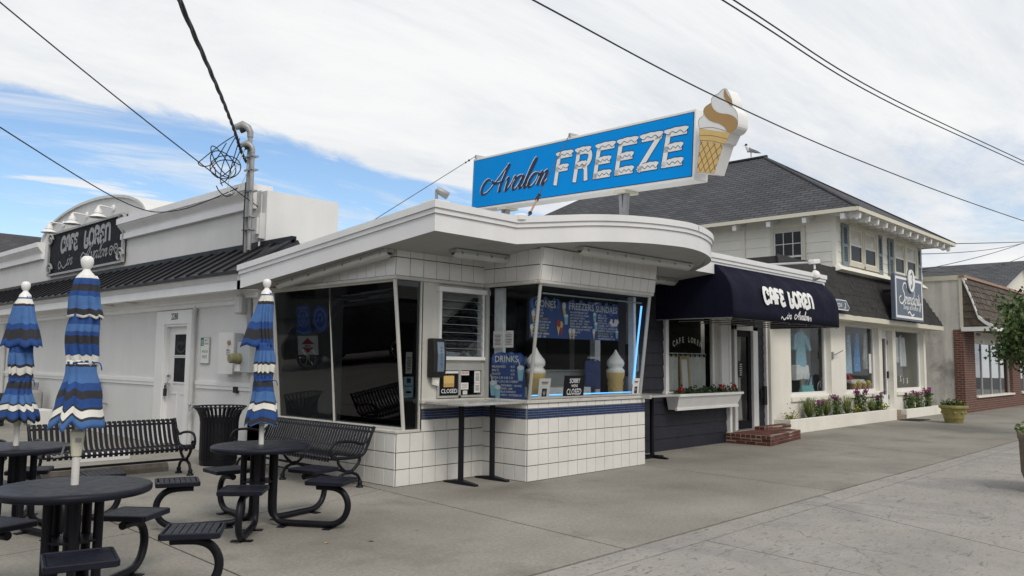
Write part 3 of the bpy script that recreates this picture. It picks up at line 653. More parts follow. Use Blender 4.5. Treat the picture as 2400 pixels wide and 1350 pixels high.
# interior shell
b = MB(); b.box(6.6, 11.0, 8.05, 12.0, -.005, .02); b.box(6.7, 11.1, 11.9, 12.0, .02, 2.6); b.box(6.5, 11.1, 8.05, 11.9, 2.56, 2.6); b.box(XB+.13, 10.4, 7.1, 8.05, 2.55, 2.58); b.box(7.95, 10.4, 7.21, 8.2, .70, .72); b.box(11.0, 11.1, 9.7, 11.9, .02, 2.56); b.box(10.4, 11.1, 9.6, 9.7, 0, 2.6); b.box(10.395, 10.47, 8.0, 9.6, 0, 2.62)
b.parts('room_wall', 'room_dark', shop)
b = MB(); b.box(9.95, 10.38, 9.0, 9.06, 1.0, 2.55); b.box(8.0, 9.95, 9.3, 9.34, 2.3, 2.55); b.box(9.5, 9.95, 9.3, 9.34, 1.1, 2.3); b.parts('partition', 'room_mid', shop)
b = MB(); b.box(7.97, 8.03, 7.7, 7.86, 1.06, 2.55); b.box(10.36, 10.50, 7.95, 8.05, 1.0, 2.5); b.box(10.30, 10.36, 7.16, 7.26, 1.06, 2.55); b.box(10.1, 10.36, 7.85, 7.9, 1.60, 1.63); b.parts('inner_jamb', 'shirt_white', shop)
b = MB(); b.prism([(9.98+.02*math.sin(0), 7.84, 1.12), (10.36, 7.84, 1.12), (10.36, 7.84, 1.55), (10.3, 7.84, 1.58), (10.24, 7.84, 1.555), (10.18, 7.84, 1.58), (10.1, 7.84, 1.56), (10.02, 7.84, 1.58), (9.98, 7.84, 1.54)], (0, .02, 0)); b.build('backboard', 'menu_blue', shop)
ctr = MB(); ctr.box(9.0, 10.3, 7.98, 8.35, .72, 1.40); ctr.build('steel_counter', 'counter_steel', shop, bevel=.006)
ctr = MB(); ctr.box(8.95, 10.34, 7.95, 8.38, 1.40, 1.425); ctr.build('steel_worktop', 'counter_steel', shop, bevel=.006)
b = MB(); b.box(8.3, 9.8, 7.6, 7.95, 1.05, 1.17); b.build('under_counter', 'shirt_white', shop)
b = MB(); b.lathe([(.10, 0), (.10, .2), (.105, .2), (.105, .215)], (8.55, 8.1, 1.3), 16); b.lathe([(.09, 0), (.09, .2)], (8.75, 8.15, 1.3), 16); b.lathe([(.08, 0), (.08, .2)], (8.38, 8.1, 1.3), 16)
for i in range(5): b.tube([(8.5+i*.09, 8.1, 1.5), (8.49+i*.1, 8.1, 1.62+.03*(i % 2))], .009, 6)
b.parts('topping_pot', 'steel', shop)
# neon tubes behind the front window
b = MB(); b.tube([(7.95, 7.14, 1.10), (10.2, 7.14, 1.10)], .008, 8); b.tube([(10.24, 7.13, 1.22), (10.25, 6.98, 2.40)], .014, 8); b.parts('neon_tube', 'neon', shop)
b = MB(); b.tube([(7.95, 6.96, 2.44), (10.22, 6.96, 2.44)], .011, 8); b.build('unlit_tube', 'shutter_blue', shop)

# canopy roof: one sloping plate with three stepped fascia bands, cut by a bulging curve along the street
crv = catmull([(7.39, 6.92, 0), (7.60, 6.755, 0), (7.84, 6.565, 0), (8.15, 6.33, 0), (8.53, 6.135, 0), (8.98, 5.985, 0), (9.4, 5.90, 0), (9.80, 5.865, 0), (10.30, 5.935, 0), (10.80, 6.105, 0), (11.17, 6.36, 0), (11.50, 6.78, 0)], 5)
outline = [(5.87, 11.06), (6.02, 6.91)]+[(p.x, p.y) for p in crv]+[(16.65, 6.78), (16.65, 12.0), (6.97, 12.0), (6.97, 11.10)]
def zc(x, y):
    z = sof(y)
    return z
def offs(poly, d):
    o = []; n = len(poly)
    for i in range(n):
        a, b2, c2 = Vector(poly[i-1]), Vector(poly[i]), Vector(poly[(i+1) % n])
        e1 = (b2-a).normalized(); e2 = (c2-b2).normalized(); n1 = Vector((e1.y, -e1.x)); n2 = Vector((e2.y, -e2.x)); s = n1+n2; s = s/max(.3, s.dot(n1)); o.append(b2+s*d)
    return o
ccw = sum(outline[i-1][0]*outline[i][1]-outline[i][0]*outline[i-1][1] for i in range(len(outline))) > 0
sgn = 1 if ccw else -1
bands = [(0, .0, .205), (.022, .205, .262), (.042, .262, .345)]
fz = MB(); m_ = len(outline)
for d, z0, z1 in bands:
    P = offs(outline, sgn*d)
    for i in range(m_):
        a, c_ = P[i], P[(i+1) % m_]
        if i >= m_-4: continue
        fz.face([(a.x, a.y, zc(a.x, a.y)+z0), (c_.x, c_.y, zc(c_.x, c_.y)+z0), (c_.x, c_.y, zc(c_.x, c_.y)+z1), (a.x, a.y, zc(a.x, a.y)+z1)])
        if d:      # underside lip
            a0, c0 = offs(outline, sgn*(d-.022))[i], offs(outline, sgn*(d-.022))[(i+1) % m_]
            fz.face([(a0.x, a0.y, zc(a.x, a.y)+z0), (c0.x, c0.y, zc(c_.x, c_.y)+z0), (c_.x, c_.y, zc(c_.x, c_.y)+z0), (a.x, a.y, zc(a.x, a.y)+z0)])
    if d == 0:     # soffit rim strip so the fascia keeps a drip edge
        pass
fz.build('fascia', 'fascia_white', shop, smooth=True, auto=30)
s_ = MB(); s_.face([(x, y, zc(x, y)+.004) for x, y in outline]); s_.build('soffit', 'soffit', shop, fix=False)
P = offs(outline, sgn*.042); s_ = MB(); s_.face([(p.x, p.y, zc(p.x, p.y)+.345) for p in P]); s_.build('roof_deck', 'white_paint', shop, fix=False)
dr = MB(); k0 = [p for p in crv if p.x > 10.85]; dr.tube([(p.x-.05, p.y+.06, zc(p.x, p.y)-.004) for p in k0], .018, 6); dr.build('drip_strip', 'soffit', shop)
b = MB()
for x, y in ((7.39, 6.92), (10.0, 5.88)): b.box(x-.003, x+.003, y-.046, y-.0435, zc(x, y)+.27, zc(x, y)+.34)
b.parts('fascia_seam', 'grout', shop)

# under-canopy light fittings
def batten(x0, y0, x1, y1, label, nclip):
    t = thing('batten_light', label, 'light', ((x0+x1)/2, (y0+y1)/2, (sof(y0)+sof(y1))/2-.1), 0, 'fluorescent battens under the canopy')
    a = V(x0, y0, sof(y0)); c = V(x1, y1, sof(y1)); d = (c-a).normalized(); q = d.cross(V(0, 0, 1)).normalized(); u = q.cross(d).normalized()
    if u.z < 0: u = -u
    def bar(mb, s0, s1, hw, z0, z1, hw2=None):
        hw2 = hw2 or hw; A = a+d*s0; B = a+d*s1
        mb.hexa([A-q*hw2+u*z0, B-q*hw2+u*z0, B+q*hw2+u*z0, A+q*hw2+u*z0, A-q*hw+u*z1, B-q*hw+u*z1, B+q*hw+u*z1, A+q*hw+u*z1])
    Ln = (c-a).length; mb = MB(); bar(mb, 0, Ln, .07, -.045, .0); mb.build('housing', 'aluminium', t)
    mb = MB(); n = 8
    pr_ = [(.075*math.cos(math.pi*i/n), -.047-.062*math.sin(math.pi*i/n)) for i in range(n+1)]
    for s0, s1, k0, k1 in ((.0, .06, .55, 1), (.06, Ln-.06, 1, 1), (Ln-.06, Ln, 1, .55)):
        for i in range(n):
            mb.face([a+d*s0+q*pr_[i][0]*k0+u*(-.047+(pr_[i][1]+.047)*k0), a+d*s1+q*pr_[i][0]*k1+u*(-.047+(pr_[i][1]+.047)*k1), a+d*s1+q*pr_[i+1][0]*k1+u*(-.047+(pr_[i+1][1]+.047)*k1), a+d*s0+q*pr_[i+1][0]*k0+u*(-.047+(pr_[i+1][1]+.047)*k0)])
    mb.build('lens', 'lens', t, smooth=True, auto=40)
    for i in range(nclip):
        s = .1+(Ln-.2)*i/(nclip-1); mb = MB()
        bar(mb, s-.012, s+.012, .086, -.062, -.03); mb.build('clip', 'galvanised', t)
batten(6.86, 7.52, 8.09, 7.50, 'short batten light under the canopy above the jalousie service window', 5)
batten(8.27, 6.60, 10.88, 6.52, 'long batten light under the curved front of the canopy', 7)
batten(6.13, 10.45, 6.15, 7.9, 'long batten light above the big dark side window', 7)
batten(10.7, 7.45, 11.95, 7.45, 'batten light half hidden behind the tiled box beside the navy awning', 5)

# napkin dispensers
def napkin(x, y, label, face, letters=True):
    t = thing('napkin_dispenser', label, 'napkin dispenser', (x, y, 1.33), 0, 'napkin dispensers on the ice cream stand')
    U = V(1, 0, 0) if face == 'y' else V(0, -1, 0); F = V(0, -1, 0) if face == 'y' else V(1, 0, 0)
    O = V(x, y, 1.33); mb = MB()
    prof = [(0, 0), (.10, 0), (.145, .07), (.15, .30), (.13, .47), (.11, .5), (0, .5)]
    mb.prism([O-U*.105+F*a+V(0, 0, b_) for a, b_ in prof], U*.21); mb.build('case', 'rubber', t, bevel=.012)
    mb = MB(); mb.prism([O-U*.055+F*a+V(0, 0, b_) for a, b_ in ((.1475, .075), (.156, .10), (.160, .30), (.142, .45), (.133, .455), (.139, .30))], U*.11); mb.build('window', 'napkin_window', t)
    if letters:
        p = Pr(O+F*.160-U*.012+V(0, 0, .10), U, V(0, 0, 1), .012)
        for i, ch in enumerate('NAPKINS'): p.text(ch, .012, .27-i*.042, .026, align='c', lift=(-.010 if i < 2 else 0))
        p.build('lettering', 'ink_navy', t)
    mb = MB(); mb.hexa([O-U*.04+F*.03+V(0, 0, -.09), O+U*.05+F*.05+V(0, 0, -.11), O+U*.05+F*.06+V(0, 0, -.11), O-U*.04+F*.04+V(0, 0, -.09), O-U*.06+F*.05, O+U*.06+F*.05, O+U*.06+F*.07, O-U*.06+F*.07]); mb.build('napkin', 'stucco_cream', t)
    return t
napkin(6.92, YW, 'black napkin dispenser left of the jalousie service window', 'y')
napkin(10.47, 7.38, 'black napkin dispenser on the far side of the tiled box by the navy siding', 'y')

# marble counter ledges on pedestals
def ledge(x0, x1, y0, y1, posts, label, feet):
    t = thing('counter_table', label, 'counter', ((x0+x1)/2, (y0+y1)/2, 0), 0, 'marble counters on black pedestals')
    mb = MB(); mb.box(x0, x1, y0, y1, 1.0, 1.03); mb.build('counter_top', 'marble', t, bevel=.004)
    for (px, py) in posts:
        mb = MB(); mb.tube([(px, py, .03), (px, py, 1.0)], .037, 14); ped = mb.build('pedestal', 'black_metal', t, smooth=True, auto=40)
        mb = MB()
        for a in feet:
            d = V(math.cos(a), math.sin(a), 0); q = V(-d.y, d.x, 0)
            for s_ in (1, -1):
                mb.hexa([V(px, py, 0)-q*.045, V(px, py, 0)+d*s_*.29-q*.03, V(px, py, 0)+d*s_*.29+q*.03, V(px, py, 0)+q*.045, V(px, py, .055)-q*.045, V(px, py, .022)+d*s_*.29-q*.03, V(px, py, .022)+d*s_*.29+q*.03, V(px, py, .055)+q*.045])
        mb.build('foot', 'black_metal', ped)
ledge(6.74, 7.80, 7.14, 7.86, [(7.10, 7.57), (7.66, 7.57)], 'marble topped counter in the corner below the jalousie window on two black pedestals', (R(90),))
ledge(10.52, 11.58, 7.13, 7.8, [(11.3, 7.5)], 'marble topped counter on one black pedestal against the far side of the tiled box', (R(90), R(0)))

# roof-top sign
S0_, S1_ = V(11.765, 12.305, 0), V(10.90, 6.478, 0)
su = (S1_-S0_).normalized(); SZ = (5.789, 4.789, 5.445, 4.445)
sn = V(su.y, -su.x, 0)
if sn.x > 0: sn = -sn                       # faces -X
tilt = (5.445-5.789)/(S1_-S0_).length; SU = V(su.x, su.y, tilt).normalized(); SW = SU.cross(sn).normalized()
if SW.z < 0: SW = -SW
SL = (V(S1_.x, S1_.y, 5.445)-V(S0_.x, S0_.y, 5.789)).length
SO = V(S0_.x, S0_.y, 4.789)
sign = thing('rooftop_sign', 'long sky blue rooftop sign box with white frame standing on legs above the canopy', 'sign', (11.3, 9.4, 4.4))
mb = MB(); th = .34
mb.obox(SO-SU*.05-SW*.06-sn*th, SU*(SL+.1), SW*1.12, sn*th); mb.build('cabinet', 'sign_face_white', sign, bevel=.01)
p = Pr(SO, SU, SW, .004)
if p.n.dot(sn) < 0: p.n = -p.n
p.rect(-.012, -.012, SL+.012, 1.012, 1); p.rect(0, 0, SL, 1.0, 0, .002)
p.build('face_panel', ['sign_blue', 'ink_black'], sign)
p = Pr(SO, SU, SW, .009)
if p.n.dot(sn) < 0: p.n = -p.n
lettering(p, SCRIPT, 'Avalon', .68, .25, .255, .085, 0, 0, .38, .42, 1.72, off=(-.014, .012)); lettering(p, SCRIPT, 'Avalon', .68, .25, .255, .085, 1, .002, .38, .42, 1.72)
FR = {'F': [[(.0, 0), (.0, 1)], [(0, 1), (.62, 1)], [(0, .5), (.48, .5)]], 'R': [[(0, 0), (0, 1)], [(0, 1), (.38, 1), (.6, .92), (.66, .74), (.58, .56), (.38, .48), (0, .48)], [(.34, .48), (.5, .36), (.58, 0)]],
      'E': [[(0, 0), (0, 1)], [(0, 1), (.66, 1)], [(0, .5), (.55, .5)], [(0, 0), (.66, 0)]], 'Z': [[(0, 1), (.68, 1)], [(.68, 1), (0, 0)], [(0, 0), (.68, 0)]]}
h_ = .49; wx = .50; xx = 2.62; y0_ = .245; sh = .16
for ch in 'FREEZE':
    for st in FR[ch]:
        pts = [(xx+(a+.12)*wx+sh*(b_)*h_, y0_+b_*h_) for a, b_ in st]
        smo = 3 if len(st) > 3 else 0
        p.stroke(pts, .124, 1, 0, smo, cap=.062); p.stroke(pts, .098, 0, .002, smo, cap=.049)
    bars = {'F': [(0, 1, .62), (.18, .5, .48)], 'R': [(0, 1, .5), (.15, .48, .4)], 'E': [(0, 1, .66), (.2, .5, .55), (.25, 0, .66)], 'Z': [(0, 1, .68), (.25, 0, .68)]}[ch]
    for xa, yb, xb in bars:
        X0 = xx+(xa+.0)*wx+sh*yb*h_-(.03 if xa == 0 else 0); X1 = xx+(xb+.12)*wx+sh*yb*h_+.075; Yt = y0_+yb*h_
        top = [(X0+(X1-X0)*i/8, Yt+.058+.034*math.sin(math.pi*min(1, max(0, (i+.6)/9.2)))**.5+.004*math.sin(i*2.1)) for i in range(9)]
        nb_ = 6 if X1-X0 > .3 else 4; bot = [(X0+(X1-X0)*i/nb_, Yt+(.030 if i % 2 == 0 else -.002-.020*((i*7) % 3)/2)) for i in range(nb_+1)]
        p.poly([(a, b_+.0) for a, b_ in top]+bot[::-1], 0, .004)
        p.stroke(top, .011, 1, .005, 2); p.stroke(bot, .010, 1, .005, 4)
    xx += .53
p.build('lettering', ['sign_face_white', 'ink_navy'], sign)
mb = MB()
for s in (.03, 3.0): mb.obox(SO+SU*s+SW*1.06-sn*.3, SU*.05, SW*.07, sn*.32)
mb.parts('guy_bracket', 'aluminium', sign)
for s in (1.0, 4.33):
    for q_ in (.08, -.05):
        mb = MB(); A = SO+SU*s-SW*.05-sn*(th*.35); mb.hexa([A+SU*(q_-.045-q_*1.6)-sn*.04+V(0, 0, -1.3), A+SU*(q_+.045-q_*1.6+.0)-sn*.04+V(0, 0, -1.3), A+SU*(q_+.045-q_*1.6)+sn*.04+V(0, 0, -1.3), A+SU*(q_-.045-q_*1.6)+sn*.04+V(0, 0, -1.3), A+SU*(q_-.035)-sn*.04, A+SU*(q_+.035)-sn*.04, A+SU*(q_+.035)+sn*.04, A+SU*(q_-.035)+sn*.04]); mb.build('leg', 'galvanised', sign)
    mb = MB(); A = SO+SU*(s-.12)-SW*.11; mb.obox(A-sn*.34, SU*.26, SW*.055, sn*.34); mb.build('bearer', 'trim_cream', sign)
# soft-serve cone sign
cone = thing('cone_sign', 'large cut-out soft serve cone sign at the street end of the blue rooftop sign', 'sign', (10.8, 6.0, 4.3))
COo = V(10.88, 6.365, 4.475)
def CP(x, y, d=0): return COo+SU*x+SW*(y)+sn*(.10+d)
from math import sin, cos
cpx = [(1643, 405), (1636, 375), (1637, 330), (1634, 300), (1637, 290), (1652, 268), (1650, 245), (1667, 232), (1668, 218), (1690, 208), (1704, 214), (1713, 228), (1724, 250), (1722, 268), (1735, 285), (1733, 300), (1716, 312), (1708, 330), (1703, 335), (1693, 408)]
op = [(0.067, -0.018), (0.119, 0.469), (0.098, 0.492), (0.096, 0.655), (0.064, 0.759), (0.094, 0.814), (0.165, 0.851), (0.16, 0.927), (0.201, 0.979), (0.296, 1.014), (0.305, 1.081), (0.363, 1.119), (0.421, 1.131), (0.478, 1.168), (0.536, 1.185), (0.595, 1.15), (0.662, 1.031), (0.688, 0.95), (0.695, 0.887), (0.768, 0.801), (0.795, 0.702), (0.795, 0.578), (0.735, 0.512), (0.674, 0.493), (0.6, 0.362), (0.559, 0.348), (0.402, -0.078)]
curvy = [(v.x, v.y) for v in catmull([(a, b, 0) for a, b in op[3:24]], 3)]
op2 = op[:3]+curvy+op[24:]
mb = MB(); mb.prism([CP(a, b)-sn*.24 for a, b in op2], sn*.24); mb.build('body', 'sign_face_white', cone)
p = Pr(COo+sn*.10, SU, SW, .004)
if p.n.dot(sn) < 0: p.n = -p.n
t1 = [(0.296, 1.014), (0.201, 0.979), (0.165, 0.927), (0.183, 0.848), (0.296, 0.74), (0.464, 0.666), (0.56, 0.598), (0.597, 0.548), (0.674, 0.497), (0.735, 0.515), (0.79, 0.578), (0.77, 0.69), (0.645, 0.776), (0.481, 0.824), (0.372, 0.888), (0.309, 0.972)]
p.poly([(v.x, v.y) for v in catmull([(a, b, 0) for a, b in t1], 4, True)], 0)
p.poly([(v.x, v.y) for v in catmull([(a, b, 0) for a, b in [(0.541, 1.175), (0.528, 1.086), (0.579, 0.99), (0.680, 0.889), (0.672, 0.98), (0.598, 1.082)]], 4, True)], 0)
p.poly([(0.100, 0.655), (0.67, 0.497), (0.598, 0.366), (0.557, 0.352), (0.122, 0.472), (0.102, 0.494)], 1)
cq = [(0.122, 0.466), (0.555, 0.346), (0.400, -0.072), (0.070, -0.014)]; p.poly(cq, 1)
def cl(s, t):
    a = Vector(cq[0]).lerp(Vector(cq[1]), s); b_ = Vector(cq[3]).lerp(Vector(cq[2]), s); v = a.lerp(b_, t); return (v.x, v.y)
for i in range(-3, 5):
    for sg in (1, -1):
        pts = [(s, (s*sg*1.25+i*.36+(0 if sg > 0 else .5))) for s in [j/24 for j in range(25)]]; pts = [q for q in pts if -.001 <= q[1] <= 1.001]
        if len(pts) > 1: p.stroke([cl(*q) for q in pts], .014, 2, .001, 0)
p.stroke([(0.10, 0.655), (.35, .63), (0.67, 0.50)], .008, 2, .001, 3); p.stroke([(0.10, 0.545), (.33, .51), (0.63, 0.41)], .010, 2, .001, 3); p.stroke([(0.12, 0.47), (.33, .43), (0.557, 0.35)], .008, 2, .001, 3)
p.stroke(op2, .007, 3, .001, 0, closed=True)
p.build('face_print', ['tan', 'wafer', 'wafer_line', 'galvanised'], cone)
mb = MB(); A = SO+SU*(SL+.03)+SW*.12-sn*.18; mb.obox(A, SU*.12, SW*.06, -sn*.1); mb.obox(A+SW*.5, SU*.12, SW*.05, -sn*.1); mb.parts('bracket', 'galvanised', cone)
# guy wires
def wire(label, pts, r, name='guy_wire', cat='wire', m='cable', n=5):
    mb = MB(); mb.tube(pts, r, n); return tag(mb.build(name, m, None, smooth=True), label, cat)
G1 = SO+SU*3.03+SW*1.10+sn*.02; G0 = V(7.5, 6.82, 3.37)
gw = thing('guy_wire', 'thin guy wire with turnbuckle crossing the front of the blue rooftop sign', 'wire', G0)
d = G1-G0; mb = MB(); mb.tube([G0+d*.2, G1], .0065, 5); mb.build('strand', 'cable', gw)
mb = MB(); mb.tube([G0, G0+d*.04], .012, 6); mb.tube([G0+d*.15, G0+d*.2], .01, 6); [mb.ball(G0+d*q, .028, 8) for q in (.035, .155, .175, .20)]; mb.parts('shackle', 'rubber', gw)
mb = MB(); mb.tube([G0+d*.045, G0+d*.15], .014, 6); mb.build('turnbuckle', 'copper_cap', gw)
G2 = SO+SU*.05+SW*1.1+sn*.02; mb = MB(); mb.tube([G2, V(9.2, 12.8, 4.05), ], .007, 5); mb.ball(G2+(V(9.2, 12.8, 4.05)-G2)*.06, .025, 8); mb.ball(G2+(V(9.2, 12.8, 4.05)-G2)*.09, .02, 8)
tag(mb.build('guy_wire', 'cable'), 'thin guy wire from the left end of the blue rooftop sign down behind the canopy', 'wire')
mb = MB(); mb.lathe([(.09, 0), (.09, .06), (.07, .08)], (7.45, 6.9, 3.33), 12); tag(mb.build('roof_vent', 'trim_white'), 'small white vent cap on the canopy edge where the guy wire lands', 'vent')
sp = thing('floodlight', 'small grey floodlight on a white block at the corner of the canopy', 'floodlight', (6.22, 7.12, 3.34))
mb = MB(); mb.box(6.12, 6.34, 7.02, 7.24, 3.3, 3.42); mb.build('block', 'trim_white', sp)
mb = MB(); mb.tube([(6.22, 7.12, 3.42), (6.22, 7.12, 3.56)], .02, 6); mb.build('stem', 'galvanised', sp)
mb = MB(); mb.lathe([(.03, 0), (.042, .02), (.05, .15), (.045, .155)], (6.22, 7.12, 3.56), 12, axis=(.75, -.4, -.42)); mb.build('head', 'galvanised', sp, smooth=True, auto=50)

# ------------------------------------------------------------------ signs, boards and notices at the ice cream stand
mbd = thing('menu_board', 'wide blue hand painted menu board of cones, freezers and sundaes hanging behind the front window', 'menu board', (9.25, 7.42, 1.88))
mb = MB(); mb.box(8.215, 10.27, 7.42, 7.435, 1.875, 2.40); mb.build('panel', 'menu_blue', mbd)
p = Pr((8.215, 7.42, 1.875), (1, 0, 0), (0, 0, 1), .003); HW = 2.055
for x0, x1 in ((.02, .62), (.82, 1.42), (1.46, 2.03)):
    for i in range(9):
        f = i/8; p.ell(x0+.04+(x1-x0-.08)*f, .475+.03*math.sin(i*1.9), .055, .075, 0, 0, 12)
p.text('CONES', .32, .43, .098, 1, .003, .54, 'c'); p.text('FREEZERS', 1.13, .43, .098, 1, .003, .58, 'c'); p.text('SUNDAES', 1.74, .42, .098, 1, .003, .54, 'c')
def lines(rows, x, y, h, step, mi, wmax, al='l'):
    for i, r_ in enumerate(rows):
        m_i = mi; hh = h
        if isinstance(r_, tuple): r_, m_i = r_[0], r_[1]
        p.text(r_, x, y-i*step, hh, m_i, .003, wmax, al)
lines(['SMALL   4.75', 'MEDIUM  5.50', 'LARGE   6.00', ('SPECIALTY CONES', 2), 'CHOC DIP CONE 6.00', 'PRETZEL CONE 1.50', 'WAFFLE CONE 1.00', ('CONE TOPPINGS', 2), 'BUTTER DIP  JIMMIES', 'SPRINKLES   1.00'], .05, .375, .027, .041, 1, .46)
lines(['AVALON FREEZERS 8.50', 'ANY FLAVOR ICE CREAM', 'OR YOGURT WITH:', 'SNICKERS . OREO . HEATH', 'REESES . KIT KAT . TWIX', 'REESES PIECES . GUMMY BEARS', 'OR ANY SUNDAE TOPPING', 'CHOCOLATE', 'VANILLA', 'TWIST'], .86, .375, .027, .041, 1, .56)
lines(['SMALL   6.00', 'MEDIUM  6.50', 'LARGE   7.00', 'CHOCOLATE . STRAWBERRY', 'CARAMEL . HOT FUDGE', 'BUTTERSCOTCH . MARSHMALLOW', 'PINEAPPLE . PEANUT BUTTER', ('BANANA BOAT   8.75', 2), 'WET WALNUTS   1.00', 'CHOPPED PEANUTS 1.00'], 1.52, .36, .027, .039, 1, .5)
def conelet(x, y, s, c0=3, c1=4):
    p.poly([(x-.03*s, y), (x, y-.11*s), (x+.03*s, y)], c0, .004); p.ell(x, y+.025*s, .034*s, .04*s, c1, .0045, 12)
def cup(x, y, s, a=.15):
    p.poly([(x-.026*s, y-.06*s), (x+.026*s, y-.06*s), (x+.04*s, y+.05*s), (x-.04*s, y+.05*s)], 5, .004); p.ell(x, y+.055*s, .04*s, .022*s, 4, .0045, 12); p.stroke([(x, y+.05*s), (x-.03*s, y+.13*s)], .01*s, 1, .005, 0)
conelet(.72, .44, 1.25); conelet(.06, .31, 1.1); conelet(.60, .18, 1.3, 3, 6); conelet(.66, .17, 1.2, 6, 3); conelet(.86, .09, 1.0); conelet(.94, .09, 1.0); conelet(1.42, .10, 1.0); conelet(.03, .12, 1.0)
cup(.77, .27, 1.1); cup(1.44, .33, 1.0); cup(1.47, .19, 1.0); cup(2.0, .09, .9)
p.poly([(1.80, .29), (1.86, .22), (2.0, .22), (2.06, .30)], 4, .004); [p.ell(1.86+.05*i, .30, .03, .035, 4 if i != 1 else 6, .0045, 10) for i in range(4)]
p.build('lettering', ['menu_edge', 'chalk', 'ink_yellow', 'wafer', 'chalk', 'tee_blue', 'ink_red'], mbd)
mb = MB(); mb.tube([(8.3, 7.43, 2.4), (8.3, 7.43, 2.56)], .004, 4); mb.tube([(10.1, 7.43, 2.4), (10.1, 7.43, 2.56)], .004, 4); mb.parts('hanger', 'cable', mbd)

drk = thing('drinks_board', 'tall blue painted drinks menu board standing behind the side window of the tiled box', 'menu board', (8.0, 7.5, 1.05))
dx = 7.90
mb = MB(); prf = [(0, 0), (.62, 0), (.62, .52), (.60, .58), (.54, .62), (.46, .61), (.38, .635), (.30, .615), (.2, .63), (.1, .615), (.02, .57), (0, .5)]
mb.prism([(dx, 7.85-a, 1.04+b_) for a, b_ in prf], (.014, 0, 0)); mb.build('panel', 'menu_blue', drk)
p = Pr((dx, 7.85, 1.04), (0, -1, 0), (0, 0, 1), .003)
for i in range(7): p.ell(.08+.075*i, .54+.02*math.sin(i*2), .06, .07, 0, 0, 12)
p.text('DRINKS', .3, .495, .088, 1, .003, .5, 'c')
lines(['MILKSHAKES', 'MALTS', 'FLOATS', 'SODA 2.50 3.00 3.50', '  SLUSH 2.50 3.00 CHERRY'], .03, .42, .032, .05, 1, .50)
lines(['8.25', '8.25', '6.50'], .38, .42, .030, .05, 1, .2)
lines(['STRAWBERRY . ORANGE', 'GRAPE . LIME', 'BLUE RASPBERRY', 'LEMON . WATERMELON'], .20, .17, .026, .042, 1, .38)
cup(.56, .34, 1.5); cup(.05, .13, 1.5); cup(.14, .08, 1.4)
p.build('lettering', ['menu_edge', 'chalk', 'ink_yellow', 'wafer', 'chalk', 'tee_blue'], drk)

def soft_serve(x, y, label):
    t = thing('cone_lamp', label, 'display cone', (x, y, 1.047), 0, 'giant plastic soft serve cones in the window')
    pr_ = [(.085, 0), (.10, .02), (.118, .25), (.13, .265), (.138, .33), (.14, .345)]
    mb = MB(); mb.lathe(pr_, (x, y, 1.047), 24)
    for i in range(10):
        for sg in (1, -1):
            pts = []
            for j in range(7):
                f = j/6; a = 2*math.pi*i/10+sg*f*.9; rr = .101+(.118-.101)*f+.001; pts.append((x+rr*math.cos(a), y+rr*math.sin(a), 1.067+.18*f))
            mb.tube(pts, .0035, 4, caps=False)
    mb.build('wafer_cone', 'wafer', t, smooth=True, auto=40)
    mb = MB(); rr = [(.135, .345), (.142, .37), (.12, .40), (.10, .415), (.128, .45), (.134, .49), (.12, .53), (.092, .56), (.075, .585), (.05, .615), (.028, .65), (.008, .69)]
    n = 24; rings = []
    for r_, z in rr:
        tw = max(0, (z-.55))*1.2; rings.append([mb.pt((x+.02*tw*3+r_*math.cos(2*math.pi*j/n)*(1+.03*math.cos(3*(2*math.pi*j/n)+z*20)), y+r_*math.sin(2*math.pi*j/n), 1.047+z)) for j in range(n)])
    for A, B in zip(rings, rings[1:]):
        for j in range(n): mb.idx([A[j], A[(j+1) % n], B[(j+1) % n], B[j]])
    mb.idx(rings[-1]); mb.build('soft_serve', 'sign_face_white', t, smooth=True)
soft_serve(8.20, 7.30, 'giant plastic soft serve cone in the window corner by the slanted post')
soft_serve(10.02, 7.30, 'giant plastic soft serve cone in the window beside the blue neon tube')
def board(name, label, cat, O, U, wd, ht, th_, m, fn, mats, group=None, W=(0, 0, 1)):
    O = Vector(O); U = Vector(U).normalized(); W = Vector(W).normalized(); n = U.cross(W)
    mb = MB(); mb.obox(O, U*wd, W*ht, -n*th_); t = thing(name, label, cat, O+U*wd/2, 0, group); mb.build('panel', m, t)
    global p
    p = Pr(O, U, W, .003); fn(wd, ht); p.build('print', mats, t); return t
def f_closed(w_, h__):
    p.text('SORRY', w_/2, h__*.68, .065, 0, 0, w_*.7, 'c', .8); p.text("WE'RE", w_/2, h__*.50, .035, 0, 0, w_*.5, 'c'); p.text('CLOSED', w_/2, h__*.17, .085, 0, 0, w_*.85, 'c', .72)
board('closed_sign', 'dark navy sorry we are closed sign propped in the front window of the tiled box', 'sign', (8.53, 7.09, 1.045), (1, .0, 0), .44, .315, .01, 'board_black', f_closed, ['chalk'], None, (0, -.12, 1))
def f_note(w_, h__, rows=9, head=None, mi=0):
    if head: p.text(head, w_/2, h__*.84, h__*.07, 1, 0, w_*.8, 'c')
    for i in range(rows):
        y = h__*(.74-.66*i/rows); a = w_*(.12+.1*((i*7) % 3)/2); p.rect(a, y, w_-a, y+h__*.028, 1 if i % 4 == 2 else 0)
def nb(x, z, wd, ht, label, head=None, y=7.90, rows=9, m='paper', U=(1, 0, 0), O=None):
    return board('paper_notice', label, 'notice', O or (x, y, z), U, wd, ht, .002, m, lambda a, b_: f_note(a, b_, rows, head), ['ink_black', 'ink_red'])
nb(6.50, 1.38, .10, .27, 'narrow white notice taped inside the small pane of the tiled corner', None, 7.965)
